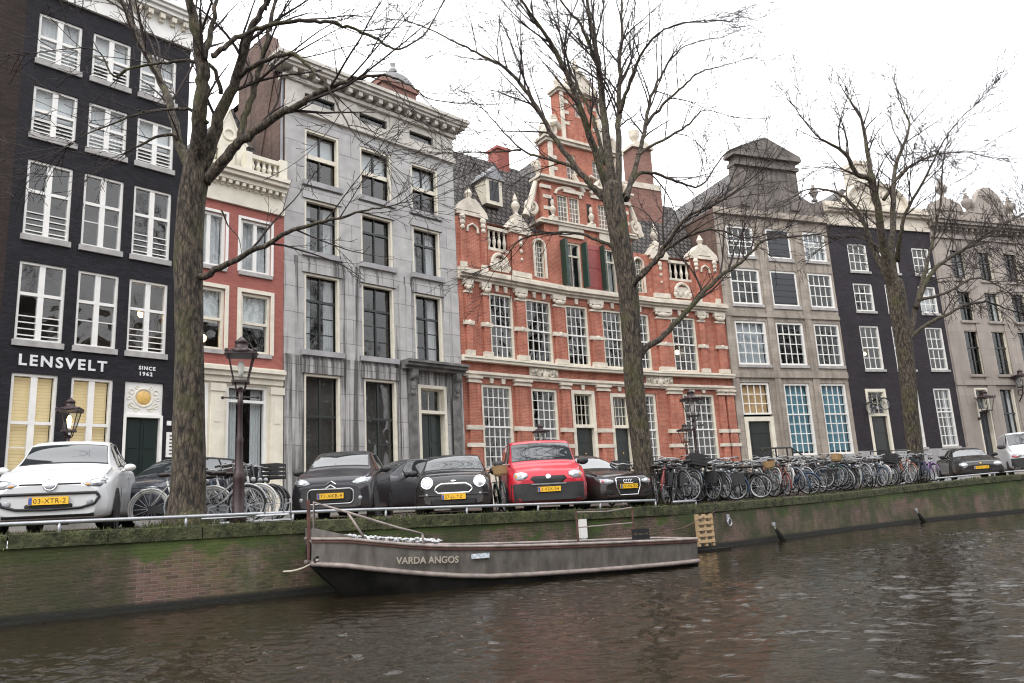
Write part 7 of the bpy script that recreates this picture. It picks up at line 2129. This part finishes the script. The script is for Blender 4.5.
   [(16.943,32.931,10.872,0.1049),(16.913,32.226,11.834,0.084),(17.114,31.85,12.751,0.0694),(17.785,31.272,13.923,0.0561),(18.355,30.836,15.019,0.0442),(18.649,30.041,15.675,0.0328),(19.463,29.536,16.386,0.0226)],
   [(16.575,32.5,7.102,0.1346),(17.338,33.049,8.421,0.1133),(18.086,33.583,9.724,0.0974),(19.108,34.265,11.415,0.0831),(19.776,34.504,12.856,0.0684),(20.441,34.802,14.438,0.0543),(21.086,35.227,16.388,0.0407),(21.766,35.639,17.694,0.0272)],
   [(17.498,33.049,8.799,0.1158),(18.463,33.378,10.238,0.0966),(19.592,33.759,11.104,0.0825),(21.284,34.406,11.96,0.0702),(22.791,35.016,12.723,0.0582),(23.876,35.27,13.301,0.0459),(25.524,35.582,14.083,0.034)],
   [(16.651,32.5,7.313,0.0932),(17.802,32.783,8.052,0.079),(18.835,33.172,8.465,0.0688),(19.783,33.406,8.867,0.0591),(20.986,33.764,9.061,0.0501),(21.997,34.188,8.84,0.0415),(23.096,34.588,8.602,0.033)],
   [(17.641,33.049,9.149,0.0737),(18.955,33.639,9.462,0.0614),(19.882,33.972,9.825,0.0518),(21.145,34.494,10.375,0.0433),(22.327,35.011,10.189,0.0351),(23.426,35.609,9.768,0.0272)],
   [(16.327,32.5,10.14,0.0828),(16.231,32.811,11.421,0.0643),(15.79,33.357,12.191,0.0508),(15.043,33.864,12.414,0.0383),(14.171,34.327,12.052,0.0262)],
  ]),
}


# ------------------------------------------------------------------ bare elms
def bark_mat():
    m = bpy.data.materials.new('elm_bark'); m.use_nodes = True
    N, L = nt(m); b = N['Principled BSDF']; b.inputs['Roughness'].default_value = .92
    tc = N.new('ShaderNodeTexCoord'); mp = N.new('ShaderNodeMapping'); mp.inputs['Scale'].default_value = (15, 15, 4.5)
    L.new(tc.outputs['Object'], mp.inputs['Vector'])
    n1 = N.new('ShaderNodeTexNoise'); n1.inputs['Scale'].default_value = 1; n1.inputs['Detail'].default_value = 6; n1.inputs['Roughness'].default_value = .6
    L.new(mp.outputs['Vector'], n1.inputs['Vector'])
    cr = N.new('ShaderNodeValToRGB'); cr.color_ramp.elements[0].position = .35; cr.color_ramp.elements[1].position = .7
    cr.color_ramp.elements[0].color = (.012, .009, .007, 1); cr.color_ramp.elements[1].color = (.135, .106, .077, 1)
    vo = N.new('ShaderNodeTexVoronoi'); vo.feature = 'DISTANCE_TO_EDGE'; vo.inputs['Scale'].default_value = 1; vo.inputs['Randomness'].default_value = 1
    wv = N.new('ShaderNodeVectorMath'); wv.operation = 'MULTIPLY_ADD'; wv.inputs[1].default_value = (1.2, 1.2, 1.2); L.new(n1.outputs['Color'], wv.inputs[0]); L.new(mp.outputs['Vector'], wv.inputs[2]); L.new(wv.outputs['Vector'], vo.inputs['Vector'])
    vr = N.new('ShaderNodeMapRange'); vr.inputs['From Max'].default_value = .22; L.new(vo.outputs['Distance'], vr.inputs['Value'])
    hb = N.new('ShaderNodeMath'); hb.operation = 'MULTIPLY'; L.new(n1.outputs['Fac'], hb.inputs[0])
    h1 = N.new('ShaderNodeMath'); h1.operation = 'MULTIPLY_ADD'; h1.inputs[1].default_value = .32; h1.inputs[2].default_value = .78; L.new(vr.outputs[0], h1.inputs[0]); L.new(h1.outputs[0], hb.inputs[1])
    L.new(hb.outputs[0], cr.inputs['Fac'])
    n2 = N.new('ShaderNodeTexNoise'); n2.inputs['Scale'].default_value = 1.6; n2.inputs['Detail'].default_value = 6
    L.new(tc.outputs['Object'], n2.inputs['Vector'])
    mr = N.new('ShaderNodeMapRange'); mr.inputs['From Min'].default_value = .50; mr.inputs['From Max'].default_value = .66; mr.inputs['To Max'].default_value = .5
    L.new(n2.outputs['Fac'], mr.inputs['Value'])
    mx = N.new('ShaderNodeMix'); mx.data_type = 'RGBA'; L.new(mr.outputs[0], mx.inputs[0]); L.new(cr.outputs['Color'], mx.inputs[6]); mx.inputs[7].default_value = (.070, .074, .020, 1)
    L.new(mx.outputs[2], b.inputs['Base Color'])
    bp = N.new('ShaderNodeBump'); bp.inputs['Distance'].default_value = .06; L.new(hb.outputs[0], bp.inputs['Height']); L.new(bp.outputs['Normal'], b.inputs['Normal'])
    return m


M['bark'] = bark_mat()
M['twig'] = pbr('twig_bark', (.026, .018, .016), .9, .25, 3)


def smooth_path(P, n=4):
    out = []
    for i in range(len(P) - 1):
        p0, p1, p2, p3 = [Vector(q[:3]) for q in (P[max(i - 1, 0)], P[i], P[i + 1], P[min(i + 2, len(P) - 1)])]
        for k in range(n):
            t = k / n; t2, t3 = t * t, t ** 3
            q = .5 * ((2 * p1) + (p2 - p0) * t + (2 * p0 - 5 * p1 + 4 * p2 - p3) * t2 + (3 * p1 - p0 - 3 * p2 + p3) * t3)
            out.append((q, P[i][3] + (P[i + 1][3] - P[i][3]) * t))
    out.append((Vector(P[-1][:3]), P[-1][3]))
    return out


def rand_perp(rs, d):
    v = Vector((rs.gauss(0, 1), rs.gauss(0, 1), rs.gauss(0, 1))); v -= d * v.dot(d)
    return v.normalized() if v.length > 1e-3 else Vector((1, 0, 0))


LV = {3: (.26, .55, .48), 2: (.19, .62, .44), 1: (.15, .7, .42)}      # spacing, widest angle, length share


def grow(mb, rs, p, d, L, r, depth, bias):
    """a side branch with finer and finer twigs"""
    n = max(3, min(9, int(L / .24)))
    pts = [p.copy()]; rad = [r]; dirs = [d.copy()]
    cur = d.copy(); q = p.copy()
    curl = rand_perp(rs, d) * rs.uniform(.02, .10)
    for k in range(n):
        cur = (cur + curl + Vector((rs.gauss(0, .07), rs.gauss(0, .07), rs.gauss(0, .06))) + bias * .05).normalized()
        q = q + cur * (L / n); pts.append(q.copy()); rad.append(max(TW_MIN[0], r * (1 - .8 * (k + 1) / n))); dirs.append(cur.copy())
    mb.tube(pts, rad, 5 if r > .02 else (4 if r > .010 else 3), cap=False)
    if depth <= 0: return
    sp_, an_, sh_ = LV[depth]
    t = rs.uniform(.12, .25)
    while t < .97:
        i = min(n - 1, int(t * n)); f = t * n - i
        b = pts[i].lerp(pts[i + 1], min(1, f)); dd = dirs[i]
        a = rs.uniform(.35, an_ + .25)
        nd = (dd * math.cos(a) + rand_perp(rs, dd) * math.sin(a)).normalized()
        l2 = L * sh_ * rs.uniform(.55, 1.15) * (1.1 - .55 * t)
        if l2 > .12: grow(mb, rs, b, nd, l2, max(TW_MIN[0], rad[i] * .55), depth - 1, bias)
        t += sp_ / L * rs.uniform(.6, 1.4) * (1.6 if depth == 3 else 1)


TW_MIN = [.004]


def elm(name, data, label, seed, dens=1.0, base_z=1.25, lat=.30, twig=.004):
    rs = random.Random(seed)
    x0, y0, z0, r0 = data['trunk'][0]
    t = thing(name, label, 'tree', (x0, y0, base_z), 0, 'bare trees on the quay')
    O = Vector((x0, y0, base_z))
    P = [(0, 0, -.15, r0 * 1.45)] + [(x - x0, y - y0, z - base_z, r) for x, y, z, r in data['trunk'] if z - base_z > .35]
    P[0:1] = [(0, 0, -.15, r0 * 1.2), (0, 0, .12, r0 * 1.08)]
    sp = smooth_path(P, 5)
    mb = MB(); n = 18
    rows = []
    for i, (q, r) in enumerate(sp):
        row = []
        for k in range(n):
            a = 2 * math.pi * k / n
            w_ = 1 + .10 * mnoise.noise(Vector((math.cos(a) * 1.3, math.sin(a) * 1.3, q.z * .5 + seed))) + .05 * mnoise.noise(Vector((math.cos(a) * 4, math.sin(a) * 4, q.z * 1.6)))
            fl = 1 + .14 * max(0, .5 - q.z) * (1 + math.cos(3 * a + seed))
            row.append((q.x + r * w_ * fl * math.cos(a), q.y + r * w_ * fl * math.sin(a), q.z))
        rows.append(row)
    mb.grid(rows, closed=True); mb.poly(rows[-1])
    mb.ball((sp[-1][0].x, sp[-1][0].y, sp[-1][0].z), sp[-1][1] * 1.0, None, sp[-1][1] * 1.1, 12, 8)
    mb.build('trunk', M['bark'], t, smooth=True)
    tw = MB(); TW_MIN[0] = twig
    for lim in data['limbs']:
        L_ = [(x - x0, y - y0, z - base_z, r) for x, y, z, r in lim]
        sp = smooth_path(L_, 5)
        # slight natural wobble
        pts = [q + Vector((rs.gauss(0, .3), rs.gauss(0, .3), rs.gauss(0, .3))) * min(r, .05) for q, r in sp]; rad = [max(r * (1 - .45 * (i_ / len(sp)) ** 2), .006) for i_, (q, r) in enumerate(sp)]
        mb = MB(); mb.tube(pts, rad, 10 if rad[0] > .06 else 7); mb.build('branch', M['bark'], t, smooth=True)
        tot = sum((pts[i + 1] - pts[i]).length for i in range(len(pts) - 1))
        done = 0; nxt = tot * (.28 if tot > 3 else .15)
        for i in range(len(pts) - 1):
            seg = (pts[i + 1] - pts[i]); sl = seg.length
            while nxt < done + sl and tot > 1.1:
                f = (nxt - done) / sl; b = pts[i].lerp(pts[i + 1], f); d = seg.normalized()
                frac = nxt / tot
                a = rs.uniform(.4, .85)
                nd = (d * math.cos(a) + rand_perp(rs, d) * math.sin(a) + Vector((0, 0, .18))).normalized()
                ln_ = rs.uniform(.6, 1.25) * min(3.0, .8 + tot * .30) * (.62 + .38 * math.sin(math.pi * min(1, frac * .95)))
                grow(tw, rs, b, nd, ln_, max(TW_MIN[0] * 1.8, min(.034, rad[i] * .5)), 3 if ln_ > 1.3 else 2, Vector((0, 0, .3)))
                nxt += rs.uniform(.6, 1.4) * lat / dens
            done += sl
        d = (pts[-1] - pts[-2]).normalized()
        for k in range(4 if tot > 1.1 else 0):
            a = rs.uniform(.05, .5); nd = (d * math.cos(a) + rand_perp(rs, d) * math.sin(a)).normalized()
            grow(tw, rs, pts[-1] - d * .1 * k, nd, rs.uniform(1.0, 2.4), max(TW_MIN[0] * 1.6, rad[-1] * .75), 3, Vector((0, 0, .15)))
    o = tw.build('twigs', M['twig'], t, smooth=False); o['kind'] = 'stuff'
    return t


ELMS = [elm('elm_tree', TREE_DATA['left'], 'big bare elm with a mossy trunk forking into many limbs at the left', 3, 1.0, 1.25, .48, .0050)]
ELMS.append(elm('elm_tree', TREE_DATA['mid'], 'tall bare elm in the middle before the ornate brick house', 8, 1.0, 1.13, .38, .0064))
elm('elm_tree', TREE_DATA['right'], 'bare elm with a green trunk before the charcoal house at the right', 14, 1.0, 1.4, .47, .0088)
# a fourth tree whose boughs reach in at the right edge
rs = random.Random(77)
bx_, by_ = 29.5, 38.0
tr = [(bx_, by_, 1.5, .33), (bx_ + .05, by_, 4, .26), (bx_ - .1, by_, 7, .24), (bx_ - .1, by_, 9.2, .22)]
lm = []
for k in range(12):
    a = R(150 + 240 * k / 11) if k < 8 else R(20 + 60 * k); el = R(rs.uniform(20, 68)); p = Vector((bx_ - .1, by_, rs.uniform(6.5, 9.2))); r = rs.uniform(.09, .13)
    path = [(*p, r)]; d = Vector((math.cos(a) * math.cos(el), math.sin(a) * math.cos(el), math.sin(el)))
    for j in range(6):
        d = (d + Vector((rs.gauss(0, .12), rs.gauss(0, .12), .03 if el < .8 else -.02))).normalized(); p = p + d * rs.uniform(1.0, 1.5); path.append((*p, r * (1 - .14 * (j + 1))))
    lm.append(path)
elm('elm_tree', dict(trunk=tr, limbs=lm), 'bare tree mostly outside the picture whose twigs reach in at the right edge', 19, 1.0, 1.5, .6, .009)

# ------------------------------------------------------------------ the opposite bank, out of view, added for the windows and the water to reflect
M['brick_opp'] = brick('opposite_brown_brick', (.10, .065, .05), (.15, .10, .08), (.12, .11, .10), dirt=.3)
M['brick_opp2'] = brick('opposite_dark_brick', (.05, .045, .045), (.08, .07, .07), (.06, .06, .06), dirt=.3)
OPP = [(4.0, -15.5), (14.5, -6.8), (22.0, -.5), (38.0, 13.0), (60.0, 27.0), (90.0, 40.0)]
def opp_at(s):
    for a, b in zip(OPP[:-1], OPP[1:]):
        l = math.hypot(b[0] - a[0], b[1] - a[1])
        if s <= l: return (a[0] + (b[0] - a[0]) * s / l, a[1] + (b[1] - a[1]) * s / l), math.atan2(b[1] - a[1], b[0] - a[0])
        s -= l
    return OPP[-1], R(25)
om = MB()
for a, b in zip(OPP[:-1], OPP[1:]):
    om.poly([(*b, -1), (*a, -1), (*a, 1.3), (*b, 1.3)])
    om.poly([(*a, 1.3), (*b, 1.3), (b[0] + 40, b[1] - 60, 1.3), (a[0] + 40, a[1] - 60, 1.3)])
tag(om.build('street', M['cobble']), 'street on the opposite bank', None, kind='structure')
oh_labels = ['brown brick house on the opposite bank, nearest the camera', 'dark brick house on the opposite bank with a stepped top', 'brown brick house on the opposite bank with a pale cornice', 'tall dark brick house on the opposite bank',
             'wide brown brick house on the opposite bank', 'dark brick house on the opposite bank by the bend', 'brown house on the opposite bank beyond the bend', 'last dark house on the opposite bank']
s = 2.0
for k, lab in enumerate(oh_labels):
    wdt = (7.2, 6.4, 8.4, 7.0, 10.2, 7.4, 8.2, 9.0)[k]; hgt = (17.2, 18.6, 16.6, 19.4, 17.2, 18.6, 16.8, 17.8)[k]
    (x, y), an = opp_at(s + wdt); an2 = an + math.pi
    hx, hy = x + math.sin(an) * 7.5, y - math.cos(an) * 7.5
    t = thing('opposite_house', lab, 'house', (hx, hy, STREET), an2, 'unseen houses on the opposite bank')
    ops = [(.7 + c * (wdt - 1.2) / 3, .7 + c * (wdt - 1.2) / 3 + 1.35, 2.6 + r_ * 3.5, 5.1 + r_ * 3.5) for c in range(3) for r_ in range(4)]
    mb = MB(S0); wall(mb, 0, wdt - .02, STREET - .1, hgt, ops); mb.build('wall', M['brick_opp2' if k % 2 else 'brick_opp'], t)
    for o in ops:
        mb = MB(S0)
        mb.box(o[0], o[0] + .1, .1, .2, o[2], o[3]); mb.box(o[1] - .1, o[1], .1, .2, o[2], o[3]); mb.box(o[0] + .1, o[1] - .1, .1, .2, o[3] - .1, o[3]); mb.box(o[0] + .1, o[1] - .1, .1, .2, o[2], o[2] + .1); mb.box((o[0] + o[1]) / 2 - .03, (o[0] + o[1]) / 2 + .03, .12, .18, o[2] + .1, o[3] - .1); mb.box(o[0] + .1, o[1] - .1, .121, .179, (o[2] + o[3]) / 2 - .03, (o[2] + o[3]) / 2 + .03)
        w_ = mb.build('window', M['white'], t)
        mb = MB(S0); mb.poly([(o[0], .19, o[2]), (o[1], .19, o[2]), (o[1], .19, o[3]), (o[0], .19, o[3])]); mb.build('pane', M['car_glass'], w_)
    cornice(S0, t, 0, wdt - .02, [(hgt, hgt + .2, .15), (hgt + .2, hgt + .4, .35)], 'cream', ends=False)
    mb = MB(S0); hip(mb, .1, wdt - .1, .3, 9, hgt + .3, hgt + 2.6, cut=2); mb.build('roof', M['roof_tile'], t)
    body(S0, t, .005, wdt - .03, 9, STREET, hgt, 'brick_opp', flat=False)
    s += wdt
for (dx, src, sc, rz, lab) in ((10, 0, 1.35, 140, 'bare elm on the opposite bank close to the camera'), (20, 1, 1.3, 70, 'tall bare elm on the opposite bank'), (31, 0, 1.4, 250, 'bare elm on the opposite bank before the bend'), (44, 1, 1.3, 10, 'bare elm on the opposite bank past the bend'), (58, 0, 1.3, 40, 'farthest bare elm on the opposite bank')):
    (x, y), an = opp_at(dx)
    c = copy_tree(ELMS[src]); c.location = (x + math.sin(an) * 1.6, y - math.cos(an) * 1.6, 1.25); c.rotation_euler = (0, 0, R(rz)); c.scale = (sc, sc, sc)
    c['label'] = lab; c['group'] = 'unseen bare trees on the opposite bank'
# ------------------------------------------------------------------ camera, light
cam = bpy.data.cameras.new('camera'); co = bpy.data.objects.new('camera', cam); COL.objects.link(co)
cam.sensor_width = 36; cam.lens = 785 / 1024 * 36; cam.clip_end = 3000; cam.clip_start = .1
P_, Rl = R(12.03), R(-3.119)
Fw = Vector((0, math.cos(P_), math.sin(P_))); Up0 = Vector((0, -math.sin(P_), math.cos(P_))); Rt0 = Vector((1, 0, 0))
Rt = Rt0 * math.cos(Rl) + Up0 * math.sin(Rl); Up = -Rt0 * math.sin(Rl) + Up0 * math.cos(Rl)
mtx = Matrix((Rt, Up, -Fw)).transposed().to_4x4(); mtx.translation = Vector((0, 0, 1.25))
co.matrix_world = mtx
scene.camera = co

SUN_EL, SUN_AZ = 42, 215          # azimuth clockwise from +Y
w = bpy.data.worlds.new('World'); scene.world = w; w.use_nodes = True
N, L = w.node_tree.nodes, w.node_tree.links
bg = N['Background']
sk = N.new('ShaderNodeTexSky'); sk.sky_type = 'NISHITA'; sk.sun_disc = False
sk.sun_elevation = R(SUN_EL); sk.sun_rotation = R(SUN_AZ); sk.dust_density = 3; sk.air_density = 1.0
# thin broken overcast: pale cloud over most of the blue
tc = N.new('ShaderNodeTexCoord'); mp = N.new('ShaderNodeMapping'); mp.inputs['Scale'].default_value = (1, 1, 2.4)
L.new(tc.outputs['Generated'], mp.inputs['Vector'])
nz = N.new('ShaderNodeTexNoise'); nz.inputs['Scale'].default_value = 2.2; nz.inputs['Detail'].default_value = 6; nz.inputs['Roughness'].default_value = .55
L.new(mp.outputs['Vector'], nz.inputs['Vector'])
cr = N.new('ShaderNodeValToRGB'); cr.color_ramp.elements[0].position = .35; cr.color_ramp.elements[1].position = .62
cr.color_ramp.elements[0].color = (.84, .84, .84, 1); cr.color_ramp.elements[1].color = (.97, .97, .97, 1)
L.new(nz.outputs['Fac'], cr.inputs['Fac'])
mx = N.new('ShaderNodeMix'); mx.data_type = 'RGBA'
L.new(cr.outputs['Color'], mx.inputs[0]); L.new(sk.outputs['Color'], mx.inputs[6]); mx.inputs[7].default_value = (10.25, 10.25, 10.4, 1)
# an overcast sky is brighter overhead than at the horizon
sz = N.new('ShaderNodeSeparateXYZ'); L.new(tc.outputs['Generated'], sz.inputs[0])
ma = N.new('ShaderNodeMath'); ma.operation = 'MULTIPLY_ADD'; ma.use_clamp = False; ma.inputs[1].default_value = 1.5; ma.inputs[2].default_value = 1.0
mc = N.new('ShaderNodeMath'); mc.operation = 'MAXIMUM'; mc.inputs[1].default_value = 0; L.new(sz.outputs['Z'], mc.inputs[0]); L.new(mc.outputs[0], ma.inputs[0])
vs = N.new('ShaderNodeVectorMath'); vs.operation = 'SCALE'; L.new(mx.outputs[2], vs.inputs[0]); L.new(ma.outputs[0], vs.inputs['Scale'])
L.new(vs.outputs['Vector'], bg.inputs['Color']); bg.inputs['Strength'].default_value = .11
sun = bpy.data.lights.new('sun', 'SUN'); sun.energy = 1.0; sun.angle = R(14); sun.color = (1, .96, .9)
so = bpy.data.objects.new('sun', sun); COL.objects.link(so)
d = Vector((math.sin(R(SUN_AZ)) * math.cos(R(SUN_EL)), math.cos(R(SUN_AZ)) * math.cos(R(SUN_EL)), math.sin(R(SUN_EL))))
so.rotation_euler = d.to_track_quat('Z', 'Y').to_euler()
so.location = d * 60
scene.view_settings.view_transform = 'Standard'; scene.view_settings.look = 'None'
scene.view_settings.gamma = 1; scene.view_settings.use_curve_mapping = False
scene.view_settings.exposure = .42
scene.render.engine = 'CYCLES'
scene.cycles.max_bounces = 6; scene.cycles.transparent_max_bounces = 10
scene.cycles.use_denoising = True
try:
    scene.cycles.denoiser = 'OPENIMAGEDENOISE'; scene.cycles.denoising_input_passes = 'RGB_ALBEDO_NORMAL'; scene.cycles.denoising_prefilter = 'ACCURATE'
except Exception: pass
scene.cycles.filter_width = 1.15
scene.cycles.sample_clamp_indirect = 3
